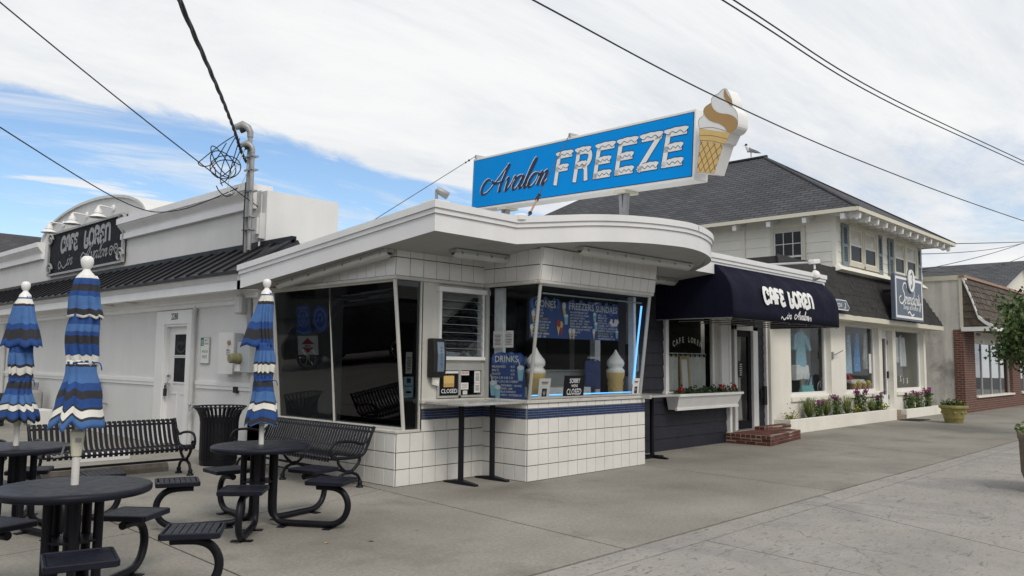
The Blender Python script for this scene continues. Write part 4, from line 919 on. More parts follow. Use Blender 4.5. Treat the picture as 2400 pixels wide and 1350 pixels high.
def f_blue(w_, h__):
    p.rect(w_*.32, h__*.70, w_*.72, h__*.92, 0); p.text('Merchandise', w_/2, h__*.52, h__*.08, 0, 0, w_*.8, 'c'); p.rect(w_*.15, h__*.2, w_*.8, h__*.32, 1); p.ell(w_*.5, h__*.26, w_*.3, h__*.06, 2)
board('paper_notice', 'pale blue notice taped inside the small pane of the tiled corner', 'notice', (6.47, 7.968, 1.08), (1, 0, 0), .16, .26, .002, 'paper_blue', f_blue, ['ink_navy', 'paper', 'wafer'])
def f_crest(w_, h__):
    p.poly([(0, 0), (w_, 0), (w_, h__), (0, h__)], 0)
# service window notices
def f_cl2(w_, h__):
    p.rect(.0, h__*.90, w_, h__, 2); p.rect(w_*.22, h__*.34, w_*.78, h__*.80, 1)
    for i in range(3): p.poly([(w_*(.30+.15*i), h__*.55), (w_*(.40+.15*i), h__*.55), (w_*(.35+.15*i), h__*.86)], 1, .001)
    for i in range(5): p.stroke([(w_*(.22+.11*i), h__*.34), (w_*(.34+.11*i), h__*.5)], .006, 3, .002, 0); p.stroke([(w_*(.34+.11*i), h__*.34), (w_*(.22+.11*i), h__*.5)], .006, 3, .002, 0)
    p.text('CLOSED', w_*.52, h__*.10, .055, 2, .002, w_*.86, 'c')
board('closed_poster', 'navy closed poster with yellow waffle cones in the left sliding service pane', 'poster', (7.03, 7.925, 1.092), (1, 0, 0), .33, .32, .003, 'board_black', f_cl2, ['ink_navy', 'wafer', 'chalk', 'wafer_line'])
def f_cash(w_, h__): p.text('CASH ONLY', w_/2, h__*.28, h__*.5, 0, 0, w_*.88, 'c')
board('paper_notice', 'small cash only card at the top of the right sliding service pane', 'notice', (7.41, 7.925, 1.355), (1, 0, 0), .15, .055, .002, 'paper', f_cash, ['ink_red'])
nb(7.66, 1.25, .11, .165, 'upper of two tall white price slips on the right sliding service pane', None, 7.925, 7); nb(7.66, 1.12, .11, .125, 'lower of two tall white price slips on the right sliding service pane', None, 7.925, 6)
nb(7.41, 1.165, .14, .09, 'square white notice in the lower left of the right sliding service pane', None, 7.925, 4); nb(7.45, 1.10, .08, .05, 'smallest white card at the bottom of the right sliding service pane', None, 7.925, 3)
nb(0, 0, .17, .225, 'left one of two white price cards above the blue drinks board', None, 0, 8, 'paper', (0, -1, 0), (7.88, 7.79, 1.73)); nb(0, 0, .17, .225, 'right one of two white price cards above the blue drinks board, headed Freezies', 'Freezies', 0, 7, 'paper', (0, -1, 0), (7.88, 7.585, 1.73))
def f_pic(w_, h__):
    p.rect(w_*.2, h__*.80, w_*.8, h__*.84, 0); p.rect(w_*.25, h__*.72, w_*.75, h__*.76, 1); p.rect(w_*.3, h__*.1, w_*.72, h__*.5, 0); p.ell(w_*.5, h__*.3, w_*.1, h__*.13, 2)
board('paper_notice', 'white notice with a dark picture leaning by the slanted post in the front window', 'notice', (8.04, 7.115, 1.055), (1, 0, 0), .23, .27, .003, 'paper', f_pic, ['ink_black', 'ink_red', 'paper'], None, (0, -.12, 1))
board('paper_notice', 'white notice with a dark picture in the front window corner under the neon tube', 'notice', (10.14, 7.085, 1.06), (1, 0, 0), .17, .25, .003, 'paper', f_pic, ['ink_black', 'ink_red', 'paper'], None, (0, -.12, 1))
# emblems stuck inside the dark side window; panel leans with the glass
GW = V(-.175, 0, 1.86).normalized()
def gpt(y, z): return V(6.475-(z-.69)/1.86*.175+.006, y, z)
def decal(y0, z0, fn, mats, label, wd, ht, name='window_emblem', cat='emblem', m='ink_navy', group=None):
    global p
    t = thing(name, label, cat, gpt(y0-wd/2, z0), 0, group); p = Pr(gpt(y0, z0), (0, -1, 0), GW, -.004); p.n = V(-1, 0, 0); p.off = .001
    fn(wd, ht); p.build('print', mats, t)
def f_em1(w_, h__):
    p.poly([(.02*w_, .05*h__), (.5*w_, -.02*h__), (.98*w_, .05*h__), (.86*w_, .3*h__), (.9*w_, .8*h__), (.8*w_, .98*h__), (.5*w_, h__), (.2*w_, .98*h__), (.1*w_, .8*h__), (.14*w_, .3*h__)], 0)
    p.ell(w_/2, .54*h__, .3*w_, .3*h__, 1, .001); p.ell(w_/2, .54*h__, .25*w_, .25*h__, 0, .002)
    for a in (-.25, 0, .25): p.stroke([(w_*.5, h__*.36), (w_*(.5+a*.4), h__*.55), (w_*(.5+a), h__*.68)], .02*w_/.45+.01, 1, .003, 3)
    p.stroke([(w_*.3, h__*.46), (w_*.5, h__*.42), (w_*.7, h__*.46)], .02, 1, .003, 3); p.stroke([(w_*.14, h__*.12), (w_*.5, h__*.05), (w_*.86, h__*.12)], .03, 1, .001, 3); p.stroke([(w_*.25, h__*.88), (w_*.5, h__*.91), (w_*.75, h__*.88)], .03, 1, .001, 3)
def f_em2(w_, h__):
    p.ell(w_/2, h__/2, w_/2, h__/2, 0); p.ell(w_/2, h__/2, .42*w_, .42*h__, 1, .001); p.ell(w_/2, h__/2, .31*w_, .31*h__, 0, .002)
    p.stroke([(.35*w_, .38*h__), (.4*w_, .6*h__), (.55*w_, .66*h__), (.65*w_, .52*h__), (.58*w_, .4*h__)], .035, 1, .003, 4)
decal(10.33, 1.90, f_em1, ['menu_edge', 'emblem_blue'], 'blue badge shaped emblem with a plant motif inside the dark side window', .47, .42)
decal(9.86, 1.92, f_em2, ['menu_edge', 'emblem_blue'], 'round blue emblem inside the dark side window near its middle bar', .38, .38)
def f_sen(w_, h__):
    p.rect(0, 0, w_, h__, 0); p.poly([(w_*.5, h__*.88), (w_*.88, h__*.5), (w_*.5, h__*.1), (w_*.12, h__*.5)], 1, .001); p.rect(w_*.12, h__*.38, w_*.88, h__*.56, 0, .002); p.text("Senior's", w_*.5, h__*.42, h__*.12, 2, .003, w_*.72, 'c')
decal(10.27, 1.61, f_sen, ['paper', 'ink_red', 'ink_black'], 'grey poster with a red diamond inside the dark side window', .52, .27, 'window_poster', 'poster')

# ================================================================== CAFE WITH THE BLACK METAL ROOF (left)
cafe = thing('white_cafe_building', 'long white stucco cafe with a black metal skirt roof, arched parapet and heavy cornices', 'building', (7, 20, 0))
WX, UX = 6.45, 6.90
b = MB(); b.box(WX, WX+.2, 15.06, 40, 0, 2.7); b.box(WX, WX+.2, 11.56, 13.72, 0, 2.7); b.box(WX, WX+.2, 13.72, 15.06, 2.36, 2.7); b.box(WX, 8, 11.5, 11.56, .0, 2.7); b.parts('lower_wall', 'stucco_white', cafe)
b = MB(); b.box(WX-.035, WX, 15.15, 40, 1.10, 1.165); b.box(WX-.022, WX, 15.15, 40, 1.04, 1.10); b.box(WX-.035, WX, 11.6, 13.52, 1.10, 1.165); b.box(WX-.022, WX, 11.6, 13.52, 1.04, 1.10); b.parts('wall_trim', 'trim_white', cafe)
b = MB()
def molding(mb, y0, y1, prof):      # prof [(x,z)] closed polygon
    mb.prism([(a, y0, z) for a, z in prof], (0, y1-y0, 0))
molding(b, 11.42, 40, [(WX, 2.40), (WX-.06, 2.42), (WX-.06, 2.48), (WX-.12, 2.50), (WX-.12, 2.62), (WX, 2.62)])
molding(b, 11.40, 40, [(6.09, 2.60), (6.05, 2.60), (6.05, 2.735), (6.11, 2.742), (6.075, 2.80), (6.04, 2.83), (6.04, 2.87), (6.3, 2.87), (6.5, 2.64), (6.5, 2.62)])
b.parts('eave_fascia', 'fascia_white', cafe)
# downspout stubs and soffit
b = MB(); b.box(6.05, 6.5, 11.40, 11.5, 2.6, 2.87); b.build('fascia_end', 'fascia_white', cafe)
# skirt roof: standing-seam panels one by one
sp_ = .43; y = 11.36; k = 0; A0, A1 = V(5.99, 0, 2.875), V(6.885, 0, 3.42); dv = (A1-A0); nv = V(-dv.z, 0, dv.x).normalized()
pm = MB(); pm.obox((0, .012, 0), dv, (0, sp_-.024, 0), nv*.012); pm.obox((0, 0, 0), dv, (0, .022, 0), nv*.042); pme = pm.build('roof_panel', 'roof_metal', cafe).data
bpy.data.objects.remove([o for o in C.objects if o.name == 'roof_panel'][0])
for v in pme.vertices: v.co += OFF[cafe.name]
while y < 36:
    inst(pme, 'roof_panel', cafe, Matrix.Translation(V(A0.x, y, A0.z))); y += sp_
b = MB(); b.box(6.84, 6.93, 11.3, 40, 3.40, 3.50); b.box(5.97, 6.05, 11.3, 40, 2.845, 2.885); b.hexa([(5.99, 11.30, 2.86), (6.0, 11.36, 2.88), (6.9, 11.36, 3.44), (6.9, 11.30, 3.42), (5.99, 11.30, 2.90), (6.0, 11.36, 2.92), (6.9, 11.36, 3.48), (6.9, 11.30, 3.46)])
b.hexa([(6.05, 11.33, 2.88), (7.35, 11.33, 2.88), (7.35, 11.9, 3.5), (6.9, 11.9, 3.46), (6.05, 11.36, 2.92), (7.35, 11.36, 2.92), (7.35, 11.93, 3.55), (6.9, 11.93, 3.5)])
b.parts('roof_flashing', 'roof_metal', cafe)
# upper parapet
yc, hw_, zr = 20.35, 3.36, 4.52
b = MB(); b.box(UX, UX+.25, 12.4, 16.99, 3.3, 4.40); b.box(UX, UX+.25, 23.71, 40, 3.3, 4.40)
arc = [(yc+hw_*math.cos(math.pi*i/28), zr+.73*math.sin(math.pi*i/28)) for i in range(29)]
b.prism([(UX-.004, 16.99, 3.3), (UX-.004, 23.71, 3.3)]+[(UX-.004, max(16.99, min(23.71, a)), z) for a, z in arc], (.25, 0, 0))
b.box(UX, 8.32, 12.2, 12.4, 2.7, 4.37); b.box(8.1, 8.32, 12.4, 40, 2.7, 4.3); b.parts('parapet_wall', 'stucco_white', cafe)
b = MB()
ar2 = [(yc+(hw_+.0)*math.cos(math.pi*i/28), zr+.75*math.sin(math.pi*i/28)) for i in range(29)]
for (a, z), (a2, z2) in zip(ar2, ar2[1:]):
    b.hexa([(UX-.05, a, z-.06), (UX+1.2, a, z-.06), (UX+1.2, a2, z2-.06), (UX-.05, a2, z2-.06), (UX-.05, a, z), (UX+1.2, a, z), (UX+1.2, a2, z2), (UX-.05, a2, z2)])
b.build('arch_coping', 'stucco_white', cafe)
b = MB()
cp = [(UX, 4.10), (UX-.09, 4.10), (UX-.09, 4.22), (UX-.05, 4.235), (UX-.06, 4.26), (UX-.14, 4.36), (UX-.16, 4.385), (UX-.16, 4.405), (UX-.19, 4.41), (UX-.19, 4.535), (UX, 4.535)]
molding(b, 12.55, 18.2, cp); molding(b, 23.45, 40, cp); b.box(UX+.001, UX+.3, 12.55, 18.2, 4.41, 4.53); b.box(UX+.001, UX+.3, 23.45, 40, 4.41, 4.53)
b.parts('cornice', 'fascia_white', cafe)
# entrance door
door = MB(); door.box(6.50, 6.54, 13.93, 14.77, .02, 2.11); dr_ = door.build('door', 'door_white', cafe)
b = MB(); 
for z0, z1 in ((1.60, 1.97), (1.12, 1.55)): b.box(6.485, 6.50, 14.0, 14.55, z0-.03, z0); b.box(6.485, 6.50, 14.0, 14.55, z1, z1+.03); b.box(6.485, 6.5, 14.52, 14.55, z0, z1); b.box(6.485, 6.5, 14.0, 14.03, z0, z1)
for y0, y1 in ((14.03, 14.24), (14.38, 14.60)):
    b.box(6.490, 6.50, y0, y1, .90, .925); b.box(6.490, 6.50, y0, y1, .25, .275); b.box(6.493, 6.5, y0, y0+.015, .25, .9)
b.parts('molding', 'door_white', dr_)
for z0, z1 in ((1.60, 1.97), (1.12, 1.55)):
    b = MB(); b.box(6.488, 6.495, 14.03, 14.52, z0, z1); b.build('pane', 'board_black', dr_)
pq = Pr((6.486, 14.52, 1.62), (0, -1, 0), (0, 0, 1), .001); pq.ell(.24, .17, .2, .15, 0); pq.ell(.24, .18, .185, .14, 1, .001)
for i in range(6): pq.stroke([(.1+.05*i, .12+.04*(i % 3)), (.13+.05*i, .2+.03*(i % 2)), (.16+.05*i, .15)], .012, 0, .002, 3)
pq.build('etched_pattern', ['room_mid', 'board_black'], dr_)
b = MB(); b.lathe([(.028, 0), (.03, .03), (.02, .06)], (6.5, 14.69, 1.22), 10, axis=(-1, 0, 0)); b.build('deadbolt', 'chrome', dr_)
b = MB(); b.lathe([(.02, 0), (.02, .04), (.034, .05), (.034, .08), (.02, .09)], (6.5, 14.69, 1.08), 10, axis=(-1, 0, 0)); b.build('knob', 'chrome', dr_)
b = MB(); b.box(6.40, 6.44, 14.66, 14.73, .86, .99); b.tube([(6.42, 14.67, .99), (6.42, 14.67, 1.05), (6.42, 14.72, 1.05), (6.42, 14.72, .99)], .009, 6); b.build('lock_box', 'rubber', dr_)
b = MB(); b.box(6.40, 6.50, 13.72, 13.90, 0, 2.15); b.box(6.40, 6.50, 14.80, 15.15, 0, 2.15); b.box(6.40, 6.50, 13.72, 15.15, 2.15, 2.40); b.box(6.42, 6.52, 13.9, 13.93, 0, 2.15); b.box(6.42, 6.52, 14.77, 14.8, 0, 2.15); b.box(6.42, 6.5, 13.93, 14.77, 2.11, 2.15); b.parts('door_casing', 'trim_white', cafe, bevel=.006)
pq = Pr((6.40, 14.56, 2.255), (0, -1, 0), (0, 0, 1), .003); pq.text('2288', .17, -.02, .12, 0, 0, .46, 'c', .8); pq.build('house_number', 'ink_black', cafe)
b = MB(); b.tube([(6.39, 13.60, 0), (6.39, 13.60, 2.36), (6.42, 13.58, 2.44), (6.46, 13.55, 2.46)], .04, 10); b.tube([(6.39, 13.60, 2.30), (6.39, 13.60, 2.36)], .047, 10); b.build('downspout', 'pvc', cafe, smooth=True, auto=50)
b = MB(); b.tube([(6.39, 24.6, 0), (6.39, 24.6, 2.4)], .05, 10); b.build('downspout', 'pvc', cafe, smooth=True, auto=50)
for y in (17.0, 15.9): b = MB(); b.box(6.12, 6.30, y, y+.18, 2.575, 2.61); b.build('soffit_vent', 'lens', cafe)
# carved cafe sign on the parapet
cs = thing('cafe_sign', 'large black carved cafe sign with grey scroll corners on the arched parapet', 'sign', (6.85, 20.45, 3.6))
O = V(6.84, 22.88, 3.62); U = V(0, -1, 0); WZ = V(0, 0, 1)
mb = MB(); mb.box(6.84, 6.90, 18.06, 22.88, 3.62, 4.66); mb.build('panel', 'board_black', cs)
mb = MB(); mb.box(6.80, 6.86, 18.03, 18.10, 3.60, 4.68); mb.box(6.80, 6.86, 22.84, 22.91, 3.60, 4.68); mb.box(6.80, 6.86, 18.1, 22.84, 3.59, 3.64); mb.box(6.80, 6.86, 18.1, 22.84, 4.64, 4.69); mb.parts('border', 'sign_grey_letter', cs)
p = Pr(O, U, WZ, .004)
lettering(p, DECO, 'CAFE', .85, .53, .36, .105, wmax=1.2); lettering(p, DECO, 'LOREN', 2.45, .53, .38, .105, wmax=1.6)
lettering(p, SCRIPT, 'in', 1.28, .17, .17, .034, nib=.6, shear=.3, wmax=.42); lettering(p, SCRIPT, 'Avalon', 2.55, .20, .17, .042, nib=.6, shear=.3, wmax=1.35)
p.stroke([(.95, .22), (.8, .12), (.72, .2), (.8, .3), (.92, .22), (1.1, .12), (1.3, .2)], .03); swirl(p, 4.12, .28, .13, .03); swirl(p, 4.4, .30, .14, .03, flip=-1)
p.build('lettering', 'sign_grey_letter', cs)
for cx, cy in ((.12, .14), (.12, .90), (4.70, .90), (4.70, .14)):
    mb = MB(); 
    c_ = O+U*cx+WZ*cy+V(-.03, 0, 0)
    pts = [c_+U*(.20*(1-.75*i/16)*math.cos(i*.55))+WZ*(.17*(1-.75*i/16)*math.sin(i*.55)) for i in range(17)]
    mb.tube(pts, .028, 6); mb.build('scroll', 'sign_grey_letter', cs)
for i, (y, z, lb) in enumerate(((18.87, 4.89, 'white gooseneck barn lamp nearest the right end of the arched cafe sign'), (20.5, 4.92, 'middle of the three white gooseneck barn lamps above the cafe sign'), (22.1, 4.88, 'white gooseneck barn lamp farthest left above the cafe sign'))):
    t = thing('barn_lamp', lb, 'lamp', (6.9, y, z-.3), 0, 'gooseneck lamps above the cafe sign')
    mb = MB(); mb.lathe([(.075, 0), (.085, .02), (.06, .05)], (6.9, y, z), 16, axis=(-1, 0, 0)); mb.build('wall_plate', 'trim_white', t, smooth=True, auto=40)
    mb = MB(); mb.tube([(6.88, y, z), (6.60, y, z+.02), (6.57, y, z+.01), (6.565, y, z-.03)], .017, 8); mb.build('arm', 'trim_white', t, smooth=True, auto=60)
    mb = MB(); mb.lathe([(.035, .0), (.04, -.05), (.075, -.09), (.082, -.15), (.10, -.155), (.10, -.165), (.085, -.17), (.1, -.185), (.185, -.245), (.187, -.255), (.08, -.235)], (6.565, y, z), 24, caps=False); mb.build('shade', 'trim_white', t, smooth=True, auto=40)
    mb = MB(); mb.ball((6.565, y, z-.245), .04, 10); mb.build('lamp_glass', 'lens', t, smooth=True)

# electricity service mast, cables and boxes
ms = thing('service_mast', 'pair of grey electrical service conduits with weatherheads rising over the black metal roof', 'mast', (6.72, 12.45, 3.3))
mb = MB(); mb.tube([(6.72, 12.52, 3.32), (6.72, 12.52, 5.30)], .041, 12); mb.build('conduit', 'galvanised', ms, smooth=True, auto=50)
mb = MB(); mb.tube([(6.70, 12.38, 3.35), (6.70, 12.38, 5.02)], .036, 12); mb.build('conduit', 'galvanised', ms, smooth=True, auto=50)
dl = V(-.69, .72, 0)
for bx_, by_, bz_, k in ((6.72, 12.52, 5.30, .86), (6.70, 12.38, 5.0, .66)):
    mb = MB(); B0 = V(bx_, by_, bz_)
    pts = [B0, B0+V(0, 0, .10*k), B0+V(0, 0, .19*k)+dl*.05*k, B0+V(0, 0, .25*k)+dl*.16*k, B0+V(0, 0, .20*k)+dl*.30*k]
    mb.tube(pts, [.06*k, .062*k, .075*k, .085*k, .06*k], 12); mb.build('weatherhead', 'galvanised', ms, smooth=True, auto=60)
    mb = MB(); mb.tube([B0+V(0, 0, .16*k)+dl*.12*k, B0+V(0, 0, .13*k)+dl*.2*k], .055*k, 10); mb.build('insulator', 'rubber', ms)
for z in (4.95, 4.72, 4.36, 3.92, 3.7):
    mb = MB(); mb.box(6.655, 6.79, 12.325, 12.575, z-.013, z+.013); mb.box(6.645, 6.675, 12.30, 12.33, z-.012, z+.03); mb.build('clamp', 'galvanised', ms)
mb = MB(); mb.tube([(6.64, 12.46, 3.3), (6.63, 12.46, 4.0), (6.64, 12.46, 4.5)], .012, 6); mb.build('ground_wire', 'cable', ms)
mb = MB(); rc = random.Random(5); c0 = V(6.42, 12.72, 4.86)
q1, q2 = V(-.69, .72, 0), V(0, 0, 1)
for k in range(3):
    cx, cy, rx, ry = .02+.05*k, -.10+.06*k, .26-.04*k, .20+.03*k
    mb.tube([c0+q1*(cx+rx*math.cos(a))+q2*(cy+ry*math.sin(a+k*.5))+V(.02*k, .02*k, 0) for a in [2*math.pi*i/22*(1.0) for i in range(22)]], .0095, 6, closed=True)
for pts in ([(-.12, .45), (.1, .3), (.42, .03), (.48, -.04), (.38, -.09), (.22, -.02), (.02, .32)], [(-.14, .45), (.02, .1), (.10, -.25), (.06, -.42)], [(-.2, .4), (-.10, .0), (-.02, -.3), (.1, -.38)], [(-.22, -.06), (-.05, .02), (.15, .0), (.28, -.15)], [(-.26, .3), (-.12, -.05), (.0, -.2), (.15, -.28), (.2, -.1)], [(-.14, -.55), (-.02, -.60), (.1, -.52), (.16, -.42)]):
    mb.tube(catmull([c0+q1*a+q2*b_ for a, b_ in pts], 6), .009, 6)
tag(mb.build('cable_coil', 'cable', None, smooth=True), 'tangle of looped black service cable hanging beside the weatherheads', 'cable')
mb = MB(); mb.tube(catmull([c0+q1*a+q2*b_ for a, b_ in ((-.30, .22), (-.20, .0), (-.06, -.28), (-.04, -.48), (-.12, -.56), (-.2, -.52), (-.34, -.2), (-.36, -.05))], 6), .008, 6); tag(mb.build('drop_wire', 'pvc', None, smooth=True), 'thin grey wire looping below the black cable tangle by the mast', 'cable')
# overhead lines
def span(p0, p1, sag, n=24):
    p0, p1 = Vector(p0), Vector(p1); return [p0.lerp(p1, i/n)-V(0, 0, sag*4*(i/n)*(1-i/n)) for i in range(n+1)]
A = V(6.69, 12.58, 5.0); d0 = V(3.017, 6.998, 4.751+.0)
pa = catmull([A+V(.0, 0, -.12), A+V(-.08, .06, .1), V(6.1, 11.9, 5.19), V(4.9, 10.0, 5.06), V(3.017, 6.998, 4.751), V(1.2, 4.1, 4.52), V(-.8, .9, 4.5)], 24)
mb = MB()
for k in range(3):
    mb.tube([q+Vector((math.cos(i*.42+k*2.1), .3*math.sin(i*.42+k*2.1), math.sin(i*.42+k*2.1)))*.017 for i, q in enumerate(pa)], .0135, 6)
tag(mb.build('service_cable', 'cable', None, smooth=True), 'thick twisted overhead service cable dropping to the weatherheads', 'cable')
wire('single overhead wire running from the upper left corner to the cafe parapet box', [V(.5, 8.9, 6.27)]+span((2.46, 10.5, 5.619), (6.88, 12.46, 4.12), .04), .0095, 'overhead_wire')
wire('sagging overhead wire crossing in front of the arched parapet', catmull([(.6, 9.2, 4.75), (2.808, 11.587, 4.433), (5.536, 14.524, 4.231), (6.289, 14.165, 4.188), (6.80, 12.55, 4.55)], 8), .0095, 'overhead_wire')
wire('overhead wire running diagonally in front of the cone sign', catmull([(1.7, 4.6, 4.83), (5.202, 4.687, 4.782), (8.712, 4.759, 4.755), (13.515, 4.627, 4.781), (20.999, 3.987, 4.803), (40, 2.5, 5.2)], 10), .009, 'overhead_wire')
for k, lb in ((0, 'upper one of two parallel overhead wires in the top right of the sky'), (1, 'lower one of two parallel overhead wires in the top right of the sky')):
    o = wire(lb, [q+V(.03*k, 0, -.075*k) for q in catmull([(1.2, 3.9, 5.2), (7.36, 3.86, 5.264), (11.499, 3.848, 5.347), (18.705, 3.502, 5.661), (34, 2.8, 6.4)], 10)], .009, 'overhead_wire'); o['group'] = 'parallel overhead wires'
sm = [((27.98, 8.2, 5.13), (46.6, 8.9, 7.66), .12, 'upper service wire leaving the right corner of the cream house'), ((27.98, 8.2, 4.55), (46.6, 8.92, 7.0), .25, 'lower service wire leaving the right corner of the cream house'), ((27.98, 8.2, 4.62), (60, 9, 10.5), .3, 'steep thin service wire leaving the right corner of the cream house')]
for a, c_, s_, lb in sm: wire(lb, span(a, c_, s_), .013, 'overhead_wire')
wire('eave wire stretching right from the tip of the house roof', span((28.9, 7.46, 5.50), (60, 6.5, 9.3), .05), .014, 'overhead_wire')
mb = MB(); mb.box(6.80, 6.9, 12.24, 12.36, 3.55, 3.98); mb.box(6.76, 6.82, 12.26, 12.34, 3.62, 3.9); mb.tube([(6.85, 12.3, 3.5), (6.85, 12.3, 3.4)], .03, 8); mb.tube([(6.84, 12.27, 3.98), (6.84, 12.27, 4.3)], .01, 6); tag(mb.build('cable_box', 'pvc', None), 'small grey telephone cable box on the parapet corner beside the mast', 'utility box')
mt = thing('electric_meter', 'grey electric meter cabinet with a round meter below the corner conduit', 'meter', (6.35, 11.95, 1.33))
mb = MB(); mb.box(6.27, 6.45, 11.46, 11.83, 1.33, 1.80); mb.build('cabinet', 'meter_grey', mt, bevel=.008)
mb = MB(); mb.lathe([(.085, 0), (.085, .05), (.075, .06), (.075, .16), (.06, .175)], (6.27, 11.74, 1.55), 18, axis=(-1, 0, 0)); mb.build('dial', 'olive_plastic', mt, smooth=True, auto=40)
mb = MB(); mb.box(6.22, 6.27, 11.72, 11.80, 1.35, 1.46); mb.build('tag_box', 'trim_white', mt)
bk = thing('breaker_box', 'pale breaker cabinet with a white front beside the electric meter', 'utility box', (6.35, 12.5, 1.3))
mb = MB(); mb.box(6.30, 6.45, 11.98, 12.46, 1.31, 1.95); mb.build('cabinet', 'meter_grey', bk, bevel=.006)
mb = MB(); mb.box(6.285, 6.302, 11.985, 12.47, 1.30, 1.96); mb.build('door', 'stucco_white', bk)
mb = MB(); mb.lathe([(.035, 0), (.035, .03)], (6.284, 12.1, 1.80), 12, axis=(-1, 0, 0)); mb.build('lock', 'copper_cap', bk)
pq = Pr((6.284, 12.22, 1.58), (0, -1, 0), (0, 0, 1), .002); pq.rect(0, 0, .16, .13, 0); [pq.rect(.02, .02+.03*i, .14, .032+.03*i, 1, .001) for i in range(3)]; pq.rect(.02, .1, .12, .115, 2, .002); pq.build('sticker', ['paper', 'ink_black', 'ink_red'], bk)
mb = MB(); mb.tube([(6.38, 11.66, 1.80), (6.38, 11.66, 2.62)], .05, 12); mb.tube([(6.38, 11.66, 1.80), (6.38, 11.66, 1.91)], .057, 12); tag(mb.build('conduit', 'galvanised', None, smooth=True, auto=50), 'thick grey conduit running down the corner into the meter cabinet', 'conduit')
mb = MB(); mb.box(6.25, 6.42, 11.76, 11.96, 2.24, 2.55); tag(mb.build('alarm_box', 'pvc', None, bevel=.03), 'rounded grey alarm box high under the eave beside the conduit', 'utility box')
mb = MB(); mb.box(6.40, 6.45, 12.05, 12.17, 1.0, 1.1); tag(mb.build('socket_box', 'rubber', None, bevel=.006), 'small dark outdoor socket box below the meter on the white wall', 'socket')
def f_park(w_, h__):
    p.rect(.004, .004, w_-.004, h__-.004, 1); p.rect(.012, .012, w_-.012, h__-.012, 0, .0005); p.rect(.012, h__*.68, w_*.36, h__-.012, 1, .001); p.text('15', w_*.19, h__*.72, .085, 0, .002, w_*.28, 'c', .8)
    p.text('MINUTE', w_*.67, h__*.85, .035, 1, .001, w_*.52, 'c', .8); p.text('PARKING', w_*.67, h__*.73, .035, 1, .001, w_*.52, 'c', .8); p.text('AVALON', w_*.5, h__*.42, .05, 1, .001, w_*.8, 'c', .75); p.text('FREEZE', w_*.5, h__*.22, .05, 1, .001, w_*.8, 'c', .75)
board('parking_sign', 'green and white fifteen minute parking sign on the white wall right of the door', 'sign', (6.43, 13.40, 1.45), (0, -1, 0), .33, .45, .004, 'paper', f_park, ['paper', 'ink_green'])
# hose, tap, gas meter and clutter along the wall
mb = MB()
for k in range(7):
    mb.tube([V(6.38-.022*k, 17.95+.26*math.cos(a)+.02*math.sin(k*3), .74+.34*math.sin(a)+.02*math.cos(k*2)) for a in [2*math.pi*i/20 for i in range(20)]], .016, 6, closed=True)
tag(mb.build('garden_hose', 'hose_blue', None, smooth=True), 'blue garden hose coiled on the white wall behind the front umbrella', 'hose')
mb = MB(); mb.tube([(6.45, 17.45, .6), (6.30, 17.4, .62), (6.22, 17.4, .58)], .018, 6); mb.tube([(6.26, 17.4, .62), (6.26, 17.4, .68)], .03, 6); tag(mb.build('wall_tap', 'galvanised', None), 'metal wall tap beside the coiled blue hose', 'tap')
mb = MB(); mb.tube([(6.45, 13.45, .72), (6.35, 13.44, .72), (6.30, 13.43, .66)], .018, 6); mb.ball((6.34, 13.52, .76), .028, 8); mb.ball((6.34, 13.36, .76), .028, 8); tag(mb.build('wall_tap', 'galvanised', None), 'small double tap at the foot of the white downspout by the trash can', 'tap')
gm = thing('gas_meter', 'grey gas meter with regulator pipes against the white cafe wall', 'gas meter', (6.2, 21.3, 0))
mb = MB(); mb.box(6.0, 6.3, 20.85, 21.35, .3, .78); mb.build('meter_body', 'galvanised', gm, bevel=.06)
mb = MB(); mb.tube([(6.2, 21.75, .05), (6.2, 21.75, 1.05), (6.2, 21.6, 1.14), (6.2, 21.45, 1.05), (6.2, 21.45, .75)], .05, 10); mb.tube([(6.15, 21.0, .75), (6.15, 20.95, .95)], .06, 10); mb.build('pipe', 'galvanised', gm, smooth=True, auto=50)
mb = MB(); mb.lathe([(.05, -.12), (.14, -.03), (.14, .03), (.05, .12)], (6.1, 21.0, .6), 14, axis=(-1, 0, 0)); mb.lathe([(.08, -.06), (.1, 0), (.08, .06)], (6.15, 21.5, .95), 12, axis=(0, 1, 0)); mb.build('regulator', 'galvanised', gm, smooth=True, auto=40)
mb = MB(); mb.box(5.9, 6.3, 20.2, 20.85, 0, .36); tag(mb.build('white_block', 'stucco_white', None, bevel=.02), 'low white painted block beside the gas meter', 'block')
mb = MB(); mb.box(6.05, 6.2, 22.3, 22.5, 0, .95); tag(mb.build('white_post', 'stucco_white', None, bevel=.015), 'white square post by the wall behind the left umbrella', 'post')
for i, (x, y, r_, lb) in enumerate(((6.1, 21.85, .2, 'crumpled white plastic bag on the ground by the gas meter'), (6.15, 22.15, .28, 'larger crumpled white plastic bag leaning on the wall by the gas meter'))):
    mb = MB(); rr_ = random.Random(i+3); n = 12
    for k in range(7):
        pass
    prof = [(r_*math.sin(math.pi*(k+.3)/8)*(1+.0), r_*1.3*(k/7)) for k in range(8)]
    rings = []
    for q, z in prof: rings.append([mb.pt((x+q*math.cos(2*math.pi*j/n)*(1+rr_.uniform(-.18, .18)), y+q*math.sin(2*math.pi*j/n)*(1+rr_.uniform(-.18, .18)), z+rr_.uniform(-.02, .02))) for j in range(n)])
    for A_, B_ in zip(rings, rings[1:]):
        for j in range(n): mb.idx([A_[j], A_[(j+1) % n], B_[(j+1) % n], B_[j]])
    mb.idx(rings[-1]); tag(mb.build('plastic_bag', 'plastic_bag', None), lb, 'bag')
